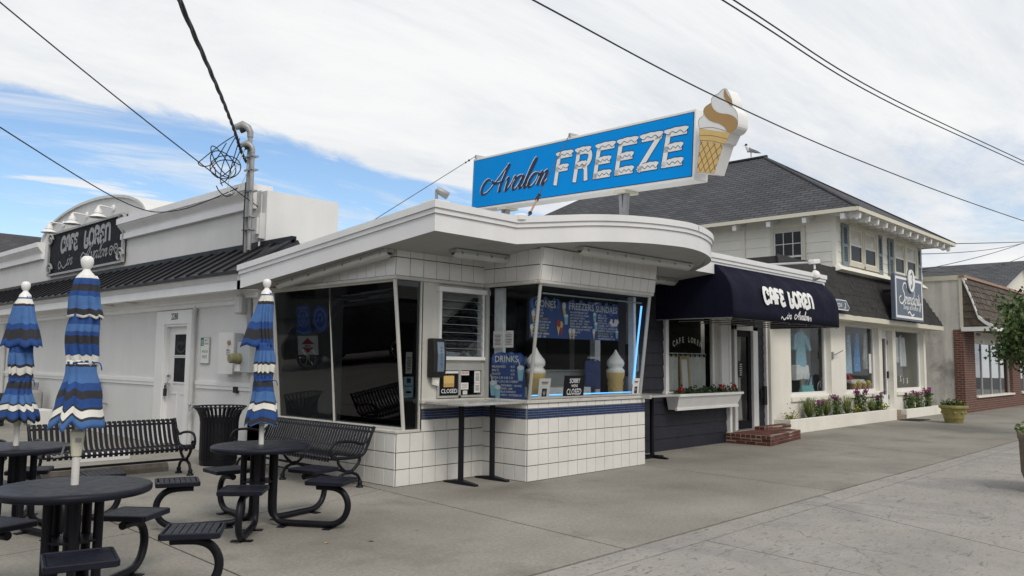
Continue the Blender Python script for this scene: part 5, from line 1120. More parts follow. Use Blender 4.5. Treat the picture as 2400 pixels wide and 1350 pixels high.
mb = MB(); mb.lathe([(.32, 0), (.33, .5), (.40, .55), (.42, .62), (.3, .72), (.05, .75)], (5.2, 20.9, 0), 16); tag(mb.build('black_barrel', 'rubber', None, smooth=True, auto=40), 'black lidded bin at the left edge behind the left umbrella', 'bin')
def stop(x0, x1, y, m, lb, rz=0):
    t = MB(); t.prism([(x0, y-.08, 0), (x0, y-.08, .06), (x0, y-.05, .115), (x0, y+.05, .115), (x0, y+.08, .06), (x0, y+.08, 0)], (x1-x0, 0, 0)); tag(t.build('wheel_stop', m), lb, 'wheel stop', 'concrete wheel stops')
stop(3.1, 4.98, 11.25, 'kerb_stone', 'weathered brown concrete wheel stop under the long front bench')
stop(4.4, 5.15, 13.0, 'stucco_white', 'short white wheel stop seen under the bench in front of the door')
stop(1.2, 3.35, 12.9, 'stucco_white', 'long white wheel stop behind the left end of the bench')

# ================================================================== FURNITURE ON THE TERRACE
def make_table():
    t = thing('picnic_table', '', 'table', (0, 0, 0), 0, 'round tables with five attached seats')
    mb = MB(); n = 56
    mb.lathe([(.06, .715), (.438, .705), (.451, .712), (.455, .725), (.455, .742), (.446, .752), (.425, .756), (.28, .757), (.045, .758)], (0, 0, -.015), n); mb.build('tabletop', 'table_top', t, smooth=True, auto=50)
    mb = MB(); mb.lathe([(.2, .68), (.2, .70)], (0, 0, 0), 20); mb.lathe([(.05, .3), (.05, .70)], (0, 0, 0), 12); mb.lathe([(.16, .40), (.16, .415)], (0, 0, 0), 16); mb.build('hub', 'black_metal', t)
    for k in range(5):
        a = 2*math.pi*k/5; d = V(math.cos(a), math.sin(a), 0); q = V(-d.y, d.x, 0); z = V(0, 0, 1)
        P_ = [d*.15+z*.70, d*.15+z*.42, d*.15+z*.16, d*.165+z*.09, d*.21+z*.045, d*.30+z*.034, d*.55+z*.034, d*.70+z*.034, d*.78+z*.05, d*.85+z*.10, d*.885+z*.18, d*.88+z*.26, d*.835+z*.33, d*.76+z*.365, d*.66+z*.372, d*.58+z*.372]
        mb = MB(); mb.tube(catmull(P_, 3), .0295, 10); lg = mb.build('leg', 'black_metal', t, smooth=True, auto=60)
        mb = MB()
        for r0 in (.72, .27): mb.hexa([d*(r0-.04)-q*.09, d*(r0+.03)-q*.09, d*(r0+.03)+q*.09, d*(r0-.04)+q*.09, d*(r0-.04)-q*.09+z*.008, d*(r0+.03)-q*.09+z*.008, d*(r0+.03)+q*.09+z*.008, d*(r0-.04)+q*.09+z*.008])
        mb.parts('foot_plate', 'black_metal', lg)
        c = d*.72; mb = MB(); w_ = .175
        for s0 in (-1, 1):
            mb.obox(c+d*(s0*w_-.011)-q*w_+z*.408, d*.022, q*2*w_, z*.040); mb.obox(c-d*w_+q*(s0*w_-.011)+z*.408, d*2*w_, q*.022, z*.040)
        mb.obox(c-d*.13-q*.1+z*.398, d*.26, q*.2, z*.012); st = mb.build('seat', 'table_top', t, bevel=.006)
        sw_ = (2*w_-.04)/7
        for j in range(7):
            mb = MB(); mb.obox(c+d*(-w_+.021+j*sw_+.002)-q*(w_-.012)+z*.424, d*(sw_-.006), q*2*(w_-.012), z*.022); mb.build('slat', 'table_top', st)
    return t
tab = make_table()
tabs = [(1.896, 5.59, -33, 'front round table with five slatted seats under the front blue umbrella', tab), (2.322, 8.372, -8, 'round table with five slatted seats at the left edge under the left umbrella', None), (4.012, 7.037, 14, 'round table with five slatted seats in front of the bench and dark window', None)]
for x, y, a, lb, t in tabs:
    t = t or copy_tree(tab); t.location = (x, y, 0); t.rotation_euler = (0, 0, R(a)); t['label'] = lb

CL = ['cloth_royal', 'cloth_sky', 'cloth_char', 'cloth_white']
def umbrella(x, y, zt, tiers, tie, label, seed, bulk, crank):
    # each tier: (z_top, z_hem, [(t, radius)...], stripes [(t_end, cloth)], lobes, pleat depth, zigzag, flare(theta))
    zs = .742; nv0 = V(-.45, -.89, 0).normalized(); qv0 = V(.89, -.45, 0).normalized(); t = thing('patio_umbrella', label, 'umbrella', (x, y, zs), 0, 'closed striped patio umbrellas'); rr_ = random.Random(seed)
    mb = MB(); mb.tube([(x, y, zs-.02), (x, y, zt-.16)], .019, 12); mb.tube([(x, y, zs-.03), (x, y, zs+.17)], .0235, 14); mb.build('pole', 'pole_white', t, smooth=True, auto=50)
    mb = MB(); mb.hexa([V(x, y, zs+.17)+a_ for a_ in (nv0*.026-qv0*.026, nv0*.026+qv0*.026, -nv0*.026+qv0*.026, -nv0*.026-qv0*.026)]+[V(x, y, zs+.345)+a_ for a_ in (nv0*.04-qv0*.042, nv0*.04+qv0*.042, -nv0*.04+qv0*.042, -nv0*.04-qv0*.042)]); hs = mb.build('crank_housing', 'cream_plastic', t, bevel=.012)
    cd_ = Vector(crank).normalized(); mb = MB(); c0_ = V(x, y, zs+.25); mb.tube([c0_, c0_+cd_*.075], .008, 6); mb.tube([c0_+cd_*.07, c0_+cd_*.085+V(0, 0, -.07)], .007, 6); mb.tube([c0_+cd_*.085+V(0, 0, -.07), c0_+cd_*.13+V(0, 0, -.075)], .008, 6); mb.build('crank_handle', 'galvanised', t)
    nv_ = nv0; qv = qv0; mb = MB(); mb.obox(V(x, y, zs+.27)+nv_*.0385-qv*.005, qv*.035, nv_*.001, V(0, 0, .025)); mb.build('sticker', 'galvanised', t)
    mb = MB(); mb.lathe([(.02, -.155), (.054, -.15), (.047, -.125), (.025, -.10), (.019, -.088), (.030, -.074), (.037, -.056), (.039, -.039), (.036, -.018), (.022, -.004), (.002, 0)], (x, y, zt), 20); mb.build('finial', 'sign_face_white', t, smooth=True, auto=60)
    n = 96
    for ti, (z0, z1, prof, stripes, lob, dep, zig, flare) in enumerate(tiers):
        ph = rr_.uniform(0, 6.28); ph2 = rr_.uniform(0, 6.28); rows = [0.]; ms_ = []; prev = 0
        for te, cl_ in stripes:
            k = max(1, int(round((te-prev)/.06)))
            for q in range(k): rows.append(prev+(te-prev)*(q+1)/k); ms_.append(cl_)
            prev = te
        def rad(tt):
            for (a, ra), (b_, rb) in zip(prof, prof[1:]):
                if a <= tt <= b_+1e-9:
                    f = (tt-a)/(b_-a); f = f*f*(3-2*f); return ra+(rb-ra)*f
            return prof[-1][1]
        amp = [rr_.uniform(.6, 1.3) for _ in range(lob)]; jz = [rr_.uniform(-.7, 1.2) for _ in range(lob)]
        mb = MB(); rings = []
        for tt in rows:
            ring = []
            for j in range(n):
                th_ = 2*math.pi*j/n; u = (th_*lob/(2*math.pi)+ph+.28*math.sin(th_*2+ph2)+.16*math.sin(th_*3-ph)) % lob; k = int(u) % lob; f = u-int(u)
                tri = 1-abs(2*f-1)                              # 0 at valley, 1 at crest of the fold
                g_ = (min(1, tri*1.5)**.6-.7)*amp[k]
                r_ = rad(tt)*(1+dep*min(1, .35+tt*1.2)*g_)
                fl = flare(th_, tt) if flare else 0
                jf_ = jz[k]*(.5-.5*math.cos(2*math.pi*f))
                z = z0+(z1-z0)*tt-zig*tt*(tri-.5)+zig*.22*tt*jf_
                tw = .12*math.sin(tt*2.5+ph2)
                ring.append(mb.pt((x+(r_+fl)*math.cos(th_+tw)+.006*math.sin(tt*6+ph), y+(r_+fl)*math.sin(th_+tw), z)))
            rings.append(ring)
        for i, (A_, B_) in enumerate(zip(rings, rings[1:])):
            for j in range(n): mb.idx([A_[j], A_[(j+1) % n], B_[(j+1) % n], B_[j]], ms_[i])
        co = mb.build('canopy_tier' if ti < len(tiers)-1 else 'canopy', CL, t, smooth=True, auto=70)
        so_ = co.modifiers.new('cloth', 'SOLIDIFY'); so_.thickness = .003
    z, r_ = tie; mb = MB(); mb.tube([V(x+r_*math.cos(a), y+r_*math.sin(a), z+.006*math.sin(3*a)) for a in [2*math.pi*i/20 for i in range(20)]], .008, 5, closed=True, flat=(1, .5)); e = V(x, y, z)+V(.687, -.727, 0)*r_
    mb.tube(catmull([e, e+V(.02, -.02, -.003), e+V(.03, -.03, -.02), e+V(.034, -.035, -.05)], 4), .004, 5); mb.build('tie_strap', 'cloth_royal', t)
    return t
ax = math.atan2(.72, -.69)                # image left
rgt = math.atan2(-.727, .687)
def fl_dir(a, pw, amt):
    return lambda th, tt: amt*max(0, math.cos(th-a))**pw*tt**1.3
umbrella(1.896, 5.59, 2.205, [
    (2.075, 1.80, [(0, .056), (.12, .073), (.6, .084), (1, .094)], [(.07, 3), (.22, 0), (.38, 2), (.50, 0), (.80, 1), (.94, 2), (1, 3)], 9, .30, .018, fl_dir(rgt, 3, .012)),
    (1.83, 1.50, [(0, .083), (.3, .091), (.75, .089), (1, .079)], [(.22, 0), (.36, 1), (.44, 0), (.60, 2), (.82, 0), (1, 3)], 8, .32, .02, None),
    (1.53, 1.115, [(0, .079), (.12, .086), (.6, .125), (1, .152)], [(.06, 3), (.10, 2), (.34, 1), (.45, 0), (.57, 2), (.70, 0), (.735, 2), (.84, 3), (.88, 2), (1, 1)], 5, .34, .06, None)],
    (1.515, .083), 'front striped blue umbrella, tallest in view, tied shut over the front table', 4, 1, (-.6, .3, 0))
umbrella(2.322, 8.372, 2.24, [
    (2.10, 1.64, [(0, .05), (.2, .074), (1, .095)], [(.05, 0), (.15, 3), (.20, 2), (.55, 1), (.66, 0), (.86, 2), (1, 0)], 8, .34, .03, lambda th, tt: .10*(max(0, math.cos(th-ax))**2+max(0, math.cos(th-rgt+.3))**2)*tt**1.2),
    (1.67, 1.32, [(0, .090), (.6, .098), (1, .084)], [(.25, 0), (.55, 1), (.62, 2), (.80, 3), (.87, 2), (1, 0)], 9, .32, .03, None),
    (1.35, .965, [(0, .085), (.15, .096), (1, .165)], [(.08, 0), (.24, 2), (.38, 0), (.58, 1), (.62, 2), (.74, 3), (.77, 2), (.92, 0), (1, 2)], 8, .34, .04, None)],
    (1.335, .090), 'striped blue umbrella at the left edge with its top tier flaring out on both sides', 9, 1, (.6, -.5, 0))
umbrella(4.012, 7.037, 2.315, [
    (2.18, 1.67, [(0, .05), (.2, .064), (1, .075)], [(.05, 0), (.16, 3), (.22, 2), (.55, 1), (.68, 0), (.87, 2), (1, 0)], 9, .34, .028, lambda th, tt: .15*max(0, math.cos(th-ax))**3*tt**1.2),
    (1.70, 1.335, [(0, .076), (.5, .094), (1, .080)], [(.2, 0), (.5, 1), (.56, 2), (.76, 3), (.83, 2), (1, 0)], 9, .32, .03, None),
    (1.36, .93, [(0, .080), (.15, .09), (1, .138)], [(.04, 0), (.18, 2), (.28, 0), (.50, 1), (.55, 2), (.68, 3), (.71, 2), (.86, 0), (.97, 2), (1, 1)], 6, .34, .05, None)],
    (1.345, .086), 'striped blue umbrella on the right table, one flap of its top tier hanging left', 21, 1, (.69, -.5, 0))

def make_bench(Lb, ns, label, x, y, rz):
    t = thing('park_bench', label, 'bench', (0, 0, 0), 0, 'black slatted metal benches')
    pf = catmull([(0, -.285, .335), (0, -.295, .375), (0, -.265, .405), (0, -.18, .405), (0, -.02, .385), (0, .10, .375), (0, .17, .40), (0, .215, .47), (0, .26, .58), (0, .295, .68), (0, .315, .712), (0, .34, .715), (0, .35, .69)], 3)
    sw_ = .040; mb = MB()
    for i in range(len(pf)-1):
        a, b_ = pf[i], pf[i+1]; d = (b_-a).normalized(); nn_ = V(0, -d.z, d.y)*.0035
        mb.hexa([a-nn_+V(-sw_/2, 0, 0), a-nn_+V(sw_/2, 0, 0), b_-nn_+V(sw_/2, 0, 0), b_-nn_+V(-sw_/2, 0, 0), a+nn_+V(-sw_/2, 0, 0), a+nn_+V(sw_/2, 0, 0), b_+nn_+V(sw_/2, 0, 0), b_+nn_+V(-sw_/2, 0, 0)])
    sl0 = mb.build('slat', 'black_metal', t); me = sl0.data; bpy.data.objects.remove(sl0)
    for i in range(ns): inst(me, 'slat', t, loc=(-Lb/2+.05+(Lb-.1)*i/(ns-1), 0, 0))
    xs = [-Lb/2, Lb/2]+([0] if Lb > 2.1 else [])
    for xe in xs:
        mb = MB()
        if xe != 0:
            arm = catmull([V(xe, .27, .58), V(xe, .18, .52), V(xe, .05, .55), V(xe, -.12, .565), V(xe, -.24, .545), V(xe, -.29, .48), V(xe, -.285, .415), V(xe, -.24, .39), V(xe, -.21, .42), V(xe, -.235, .45)], 4)
            mb.tube(arm, .017, 8)
            mb.tube(catmull([V(xe, .35, .72), V(xe, .30, .62), V(xe, .24, .48), V(xe, .17, .385), V(xe, 0, .365), V(xe, -.27, .375)], 4), .02, 8)
        hub = .19
        for s_ in (-1, 1):
            mb.tube(catmull([V(xe, s_*.17-.02, .03), V(xe, s_*.165-.02, .08), V(xe, s_*.13-.02, .15), V(xe, s_*.045-.02, .195), V(xe, s_*.10-.02, .25), V(xe, s_*.15-.02, .31), V(xe, s_*.16-.02, .38)], 4), .019, 8)
            mb.lathe([(.045, 0), (.045, .02), (.028, .03), (.03, .07), (.02, .085)], (xe, s_*.17-.02, 0), 12)
        mb.tube([V(xe, -.07, .195), V(xe, .03, .195)], .028, 8); mb.build('end_frame', 'black_metal', t, smooth=True, auto=60)
    for yy, zz, r_ in ((-.02, .2, .016), (-.275, .365, .014), (.30, .66, .014), (.13, .375, .014)):
        mb = MB(); mb.tube([V(-Lb/2, yy, zz), V(Lb/2, yy, zz)], r_, 8); mb.build('rail', 'black_metal', t)
    t.location = (x, y, 0); t.rotation_euler = (0, 0, R(rz)); return t
b1 = make_bench(1.80, 28, 'long black slatted bench in front of the white door behind the front umbrella', 4.10, 10.75, 0)
make_bench(2.40, 40, 'black slatted bench with its back against the dark side window', 5.88, 9.42, -90)
b3 = copy_tree(b1); b3.location = (1.98, 11.0, 0); b3['label'] = 'black slatted bench cut off by the left picture edge behind the left table'

tc_ = thing('trash_can', 'round black slatted litter bin with a flared rim between the two benches', 'litter bin', (5.80, 11.38, 0)); cx, cy = 5.80, 11.38
mb = MB(); mb.lathe([(.255, .0), (.26, .03), (.26, .10), (.25, .11)], (cx, cy, 0), 28); mb.build('base_ring', 'black_metal', tc_, smooth=True, auto=40)
mb = MB(); mb.lathe([(.262, 0), (.27, 0), (.27, .05), (.262, .05)], (cx, cy, .62), 32, caps=False); mb.lathe([(.375, -.008), (.385, 0), (.375, .012), (.362, .0)], (cx, cy, .84), 36, caps=False); mb.build('rim', 'black_metal', tc_, smooth=True, auto=50)
mb = MB(); mb.lathe([(.235, .03), (.235, .70)], (cx, cy, 0), 24); mb.build('liner', 'rubber', tc_, smooth=True, auto=40)
pf = [V(.258, 0, .08), V(.26, 0, .35), V(.263, 0, .62), V(.275, 0, .70), V(.31, 0, .78), V(.37, 0, .84)]; mb = MB()
for a, b_ in zip(pf, pf[1:]): mb.hexa([a+V(0, -.016, 0), a+V(.007, -.016, 0), a+V(.007, .016, 0), a+V(0, .016, 0), b_+V(0, -.018, 0), b_+V(.007, -.018, 0), b_+V(.007, .018, 0), b_+V(0, .018, 0)])
s0 = mb.build('slat', 'black_metal', tc_); me = s0.data; bpy.data.objects.remove(s0); me.transform(Matrix.Translation(OFF[tc_.name]))
for i in range(34): inst(me, 'slat', tc_, Matrix.Translation((cx, cy, 0)) @ Matrix.Rotation(2*math.pi*i/34, 4, 'Z'))
# ================================================================== NAVY CAFE FRONT
nc = thing('navy_cafe_front', 'narrow cafe front in dark navy lap siding between ice cream stand and gift shop', 'shop front', (13.8, 8.5, 0))
b = MB(); b.box(11.0, 12.38, 7.97, 8.1, 0, 3.1); b.box(12.38, 14.66, 7.97, 8.1, 0, 1.0); b.box(12.38, 14.66, 7.97, 8.1, 2.5, 3.1); b.box(14.6, 14.66, 8.1, 8.42, 0, 3.1); b.box(14.66, 17.2, 8.37, 8.47, 2.35, 3.1); b.box(16.62, 17.2, 8.37, 8.47, 0, 2.35); b.parts('sheathing', 'board_black', nc)
bd = {}
def lap(x0, x1, y, z, h=.215):
    key = (round(x1-x0, 3), round(h, 3))
    if key not in bd:
        m_ = MB(); m_.hexa([(0, 0, 0), (x1-x0, 0, 0), (x1-x0, .03, 0), (0, .03, 0), (0, .018, h), (x1-x0, .018, h), (x1-x0, .03, h), (0, .03, h)]); o = m_.build('siding_board', 'navy_siding', nc); me = o.data; bpy.data.objects.remove(o); me.transform(Matrix.Translation(OFF[nc.name])); bd[key] = me
    inst(bd[key], 'siding_board', nc, Matrix.Translation((x0, y, z)))
for k in range(14): lap(11.0, 12.37, 7.944, .0+k*.215)
for k in range(5): lap(12.37, 14.60, 7.944, .0+k*.215, .215 if k < 4 else .14)
for k in range(12): lap(16.64, 17.05, 8.344, .15+k*.2, .2)
b = MB(); b.box(12.36, 12.46, 7.90, 8.0, 1.0, 2.5); b.box(14.06, 14.12, 7.93, 8.0, 1.0, 2.5); b.box(14.34, 14.64, 7.90, 8.0, .93, 2.5); b.box(12.36, 14.64, 7.90, 8.0, 2.42, 2.5); b.box(12.32, 14.66, 7.88, 8.0, .98, 1.03); b.box(14.62, 14.70, 7.88, 8.42, 0, 2.6); b.box(17.05, 17.13, 8.29, 8.4, 0, 3.1)
b.parts('window_trim', 'trim_white', nc, bevel=.005)
b = MB(); b.box(14.12, 14.34, 7.955, 8.0, 1.0, 2.42); b.build('side_jamb', 'frame_white', nc)
pane('pane', [(12.46, 7.96, 1.03), (14.06, 7.96, 1.03), (14.06, 7.96, 2.42), (12.46, 7.96, 2.42)], nc)
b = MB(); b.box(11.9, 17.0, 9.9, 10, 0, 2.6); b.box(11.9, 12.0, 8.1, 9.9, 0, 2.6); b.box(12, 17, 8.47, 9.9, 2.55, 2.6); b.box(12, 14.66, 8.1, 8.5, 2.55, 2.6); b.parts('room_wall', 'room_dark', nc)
def curtain(name, x0, x1, y, z0, z1, nf, parent, amp=.025, pinch=None):
    mb = MB(); n = nf*6; rows = [0, .3, .6, 1.]; rg = []
    for t in rows:
        w_ = 1 if not pinch else 1-(1-pinch)*math.exp(-((t-.45)/.22)**2)
        rg.append([mb.pt((((x0+x1)/2)+(x0-x1)/2*w_+(x1-x0)*w_*i/n, y+amp*math.sin(2*math.pi*nf*i/n)+.006*math.sin(i*.7), z1+(z0-z1)*t)) for i in range(n+1)])
    for A_, B_ in zip(rg, rg[1:]):
        for i in range(n): mb.idx([A_[i], A_[i+1], B_[i+1], B_[i]])
    return mb.build(name, 'curtain', parent, smooth=True)
curtain('cafe_curtain', 12.5, 13.98, 8.06, 1.04, 1.73, 9, nc)
b = MB(); b.tube([(12.46, 8.06, 1.70), (14.06, 8.06, 1.70)], .01, 6)
for i in range(9): b.lathe([(.03, -.004), (.03, .004)], (12.58+i*.165, 8.03, 1.685), 12, axis=(0, -1, 0))
b.parts('curtain_rod', 'rubber', nc)
p = Pr((12.46, 7.95, 1.7), (1, 0, 0), (0, 0, 1), .002)
for i, ch in enumerate('CAFE LOREN'):
    if ch == ' ': continue
    u = .25+i*.102; f = (i-4.5)/4.5; p2 = Pr((12.46+u, 7.95, 1.93-.085*f*f), (math.cos(-f*.25), 0, math.sin(-f*.25)), (math.sin(f*.25), 0, math.cos(f*.25)), .002); p2.mb = p.mb
    p2.text(ch, 0, 0, .105, align='c', sx=.8)
p.build('window_lettering', 'lens', nc)
mfr = thing('framed_menu', 'gilt framed menu standing behind the cafe curtain window', 'picture frame', (13.15, 7.99, 1.04)); mb = MB()
O_ = V(13.0, 7.985, 1.04); mb.obox(O_, (.05, 0, .0), (0, .02, 0), (.0, .03, .62)); mb.obox(O_+V(.27, 0, 0), (.05, 0, 0), (0, .02, 0), (0, .03, .62)); mb.obox(O_+V(0, .028, .57), (.32, 0, 0), (0, .02, 0), (0, .003, .06)); mb.build('frame', 'wood_gold', mfr)
mb = MB(); mb.obox(O_+V(.05, .01, .02), (.22, 0, 0), (0, .005, 0), (0, .028, .55)); mb.build('sheet', 'paper', mfr)
ch_ = thing('chandelier', 'dim chandelier with glowing orange candle bulbs deep inside the cafe window', 'lamp', (13.0, 8.9, 2.0)); mb = MB(); mb.tube([V(13.0+.3*math.cos(a), 8.9+.3*math.sin(a), 1.85) for a in [2*math.pi*i/18 for i in range(18)]], .008, 6, closed=True); mb.tube([(13.0, 8.9, 1.85), (13.0, 8.9, 2.55)], .006, 5); mb.tube([(12.7, 8.9, 1.85), (13.0, 8.9, 2.1), (13.3, 8.9, 1.85)], .005, 5); mb.build('frame', 'galvanised', ch_)
for i in range(6): mb = MB(); mb.lathe([(.006, 0), (.013, .02), (.01, .04), (.002, .065)], (13.0+.3*math.cos(i*1.047), 8.9+.3*math.sin(i*1.047), 1.88), 8); mb.build('bulb', 'bulb', ch_)
# door
dr2 = MB(); dr2.box(15.68, 15.78, 8.33, 8.38, .16, 2.25); dr2.box(16.28, 16.40, 8.33, 8.38, .16, 2.25); dr2.box(15.78, 16.28, 8.33, 8.38, .16, .32); dr2.box(15.78, 16.28, 8.33, 8.38, 2.12, 2.25); d2 = dr2.build('door', 'board_black', nc)
pane('pane', [(15.78, 8.35, .32), (16.28, 8.35, .32), (16.28, 8.35, 2.12), (15.78, 8.35, 2.12)], d2); curtain('door_curtain', 15.74, 16.14, 8.42, .34, 2.1, 5, d2, .02, .45)
pq = Pr((15.86, 8.34, 1.25), (1, 0, 0), (0, 0, 1), .002); pq.rect(0, 0, .17, .34, 0); [pq.rect(.03, .04+.045*i, .14, .06+.045*i, 1, .001) for i in range(6)]; pq.build('hours_card', ['board_black', 'lens'], d2)
b = MB(); b.box(15.56, 15.68, 8.27, 8.38, .0, 2.36); b.box(16.40, 16.62, 8.27, 8.38, .0, 2.36); b.box(15.56, 16.62, 8.27, 8.38, 2.25, 2.36); b.parts('door_casing', 'trim_white', nc, bevel=.006)
b = MB(); b.box(15.6, 16.45, 8.2, 8.36, .11, .16); b.build('threshold', 'galvanised', nc)
b = MB(); b.box(16.84, 16.96, 8.24, 8.30, .64, 1.05); b.box(16.74, 16.88, 8.28, 8.35, .8, .95); b.parts('menu_box', 'rubber', nc)
# window box with geraniums
fb = thing('flower_box', 'white window box of red geraniums under the cafe window', 'flower box', (13.4, 7.7, .73))
b = MB(); X0, X1 = 12.33, 14.62; b.hexa([(X0+.08, 7.72, .72), (X1-.04, 7.72, .72), (X1-.04, 7.89, .72), (X0+.08, 7.89, .72), (X0, 7.62, .97), (X1, 7.62, .97), (X1, 7.89, .97), (X0, 7.89, .97)]); b.box(X0-.03, X1+.03, 7.60, 7.89, .955, 1.0); b.box(X0+.05, X1-.02, 7.69, 7.74, .71, .75); b.build('box', 'trim_white', fb)
b = MB(); b.box(X0+.03, X1-.03, 7.64, 7.87, .99, 1.005); b.build('earth', 'soil', fb)
def leaf_quad(mb, c, rr_, s, mi=0, upb=.3, asp=.6):
    n = Vector((rr_.gauss(0, 1), rr_.gauss(0, 1), rr_.gauss(0, .8)+upb)); n = n.normalized() if n.length else V(0, 0, 1)
    a = n.orthogonal().normalized(); a = (Matrix.Rotation(rr_.uniform(0, 6.28), 3, n) @ a); b_ = n.cross(a)
    mb.face([c-a*s, c-b_*s*asp*.9-a*s*.1, c+a*s, c+b_*s*asp*.9+a*s*.1], mi)
r5 = random.Random(12); b = MB()
for i in range(620):
    leaf_quad(b, V(r5.uniform(X0+.15, X1-.05), r5.uniform(7.62, 7.86), .99+abs(r5.gauss(0, .055))+(.03 if i % 9 == 0 else 0)), r5, r5.uniform(.022, .042), r5.choice((0, 0, 0, 1)))
b.build('foliage', ['leaf_dark', 'leaf'], fb, fix=False)
b = MB()
for (fx, fz_) in ((12.45, 1.07), (12.52, 1.09), (13.95, 1.12), (14.02, 1.10), (14.42, 1.13), (14.36, 1.09), (13.9, 1.08)):
    b = MB()
    for i in range(16): leaf_quad(b, V(fx+r5.gauss(0, .025), 7.68+r5.gauss(0, .02), fz_+r5.gauss(0, .02)), r5, .02, 0, .3, .9)
    b.build('flower', 'petal_red', fb, fix=False)

# brick entrance step: every brick its own piece
bs_ = thing('brick_step', 'red brick entrance step with two levels at the cafe door', 'step', (15.4, 7.5, 0))
b = MB(); b.prism([(14.52, 7.93, 0), (14.52, 7.0, 0), (16.45, 7.28, 0), (16.45, 7.93, 0)], (0, 0, .19)); b.prism([(14.68, 7.93, 0), (17.0, 7.93, 0), (17.0, 8.3, 0), (14.68, 8.3, 0)], (0, 0, .145)); b.prism([(15.72, 7.93, .19), (15.72, 7.70, .19), (16.95, 7.70, 0.19), (16.95, 7.93, .19)], (0, 0, .06)); b.parts('mortar_bed', 'mortar', bs_)
r6 = random.Random(2); bm_ = {}
def brick(O, U, W, n, l, h, dp_, m=None):
    O, U, W, n = Vector(O), Vector(U).normalized(), Vector(W).normalized(), Vector(n).normalized()
    m = m or r6.choice(['brick', 'brick', 'brick_b']); key = (round(l, 3), round(h, 3), round(dp_, 3), m)
    if key not in bm_:
        q = MB(); e = .004; q.hexa([(0, -dp_, 0), (l, -dp_, 0), (l, 0, 0), (0, 0, 0), (e, -dp_+e, h), (l-e, -dp_+e, h), (l-e, -e, h), (e, -e, h)]); o = q.build('brick', m, bs_); me = o.data; bpy.data.objects.remove(o); me.transform(Matrix.Translation(OFF[bs_.name])); bm_[key] = me
    mw = Matrix.Translation(O+n*r6.uniform(.002, .008)) @ Matrix((U, -n, W)).transposed().to_4x4() @ Matrix.Translation((0, dp_, 0))
    inst(bm_[key], 'brick', bs_, mw)
def course_line(P0, P1, z, h, l, off):
    P0, P1 = V(*P0, 0), V(*P1, 0); d = (P1-P0); Ln = d.length; d.normalize(); n = V(d.y, -d.x, 0); s = -off
    while s < Ln-.03:
        a = max(0, s)+.006; e = min(Ln, s+l)-.006
        if e-a > .03: brick(P0+d*a+V(0, 0, z), d, (0, 0, 1), n, round(e-a, 2), h, .05)
        s += l
for k in range(3):
    z = .004+k*.064
    course_line((14.52, 7.93), (14.52, 7.0), z, .056, .21 if k != 2 else .105, .1*(k % 2))
    course_line((14.52, 7.0), (16.45, 7.28), z, .056, .21 if k != 2 else .105, .1*(k % 2))
course_line((15.72, 7.70), (16.95, 7.70), .192, .056, .21, .05); course_line((15.72, 7.93), (15.72, 7.70), .192, .056, .11, 0)
yb_ = 7.05
while yb_ < 7.88:
    x = 14.54
    while x < 16.4:
        lo = 7.0+(x+.2-14.52)*.145
        if yb_ > lo and not (x > 15.6 and yb_ > 7.62): brick((x, yb_, .186), (1, 0, 0), (0, 0, 1), (0, -1, 0), .2, .008, .095)
        x += .21
    yb_ += .105
x = 15.74
while x < 16.8: brick((x, 7.73, .246), (1, 0, 0), (0, 0, 1), (0, -1, 0), .2, .008, .2); x += .21

# navy awning with lettering
aw = thing('awning', 'curved navy awning with white cafe lettering over the cafe entrance', 'awning', (14.3, 7.2, 2.29))
prof = [(6.772, 3.20), (6.74, 3.165), (6.693, 3.114), (6.60, 3.02), (6.53, 2.91), (6.492, 2.83), (6.462, 2.70), (6.452, 2.60), (6.450, 2.45), (6.452, 2.29)]
AX0, AX1, NR = 12.10, 16.52, 6
mb = MB(); rings = []; nx = NR*6
for i in range(nx+1):
    f = i/nx; x = AX0+(AX1-AX0)*f; s = abs(math.sin(math.pi*f*NR))*.036
    rings.append([mb.pt((x, y+s*math.sin(math.pi*j/(len(prof)-1))*.8, z-s*.6*math.sin(math.pi*j/(len(prof)-1)))) for j, (y, z) in enumerate(prof)])
for A_, B_ in zip(rings, rings[1:]):
    for j in range(len(prof)-1): mb.idx([A_[j], B_[j], B_[j+1], A_[j+1]])
o = mb.build('canopy', 'awning_cloth', aw, smooth=True, auto=25); so_ = o.modifiers.new('cloth', 'SOLIDIFY'); so_.thickness = .004; so_.offset = 1
for x in (AX0, AX1):
    mb = MB(); mb.prism([(x-.003, y, z) for y, z in prof]+[(x-.003, 7.93, 2.29), (x-.003, 7.93, 3.0), (x-.003, 6.80, 3.06)], (.006, 0, 0)); mb.build('end_panel', 'awning_cloth', aw)
mb = MB()
for i in range(NR+1):
    x = AX0+(AX1-AX0)*i/NR; mb.tube([(min(max(x, AX0+.03), AX1-.03), y+.045, z-.03) for y, z in prof[1:]], .010, 6); mb.tube([(x, 6.46, 2.295), (x, 7.93, 2.295)], .01, 5)
mb.tube([(AX0+.02, 6.48, 2.30), (AX1-.02, 6.48, 2.30)], .011, 6); mb.build('frame', 'galvanised', aw)
acc = [0]
for (y0, z0), (y1, z1) in zip(prof[::-1], prof[::-1][1:]): acc.append(acc[-1]+math.hypot(y1-y0, z1-z0))
def awn(x, s, off):
    pr_ = prof[::-1]
    for k in range(len(acc)-1):
        if s <= acc[k+1] or k == len(acc)-2:
            f = (s-acc[k])/(acc[k+1]-acc[k]); y = pr_[k][0]+(pr_[k+1][0]-pr_[k][0])*f; z = pr_[k][1]+(pr_[k+1][1]-pr_[k][1])*f
            dy, dz = pr_[k+1][0]-pr_[k][0], pr_[k+1][1]-pr_[k][1]; l_ = math.hypot(dy, dz); return V(AX0+x, y-dz/l_*off, z+dy/l_*off)
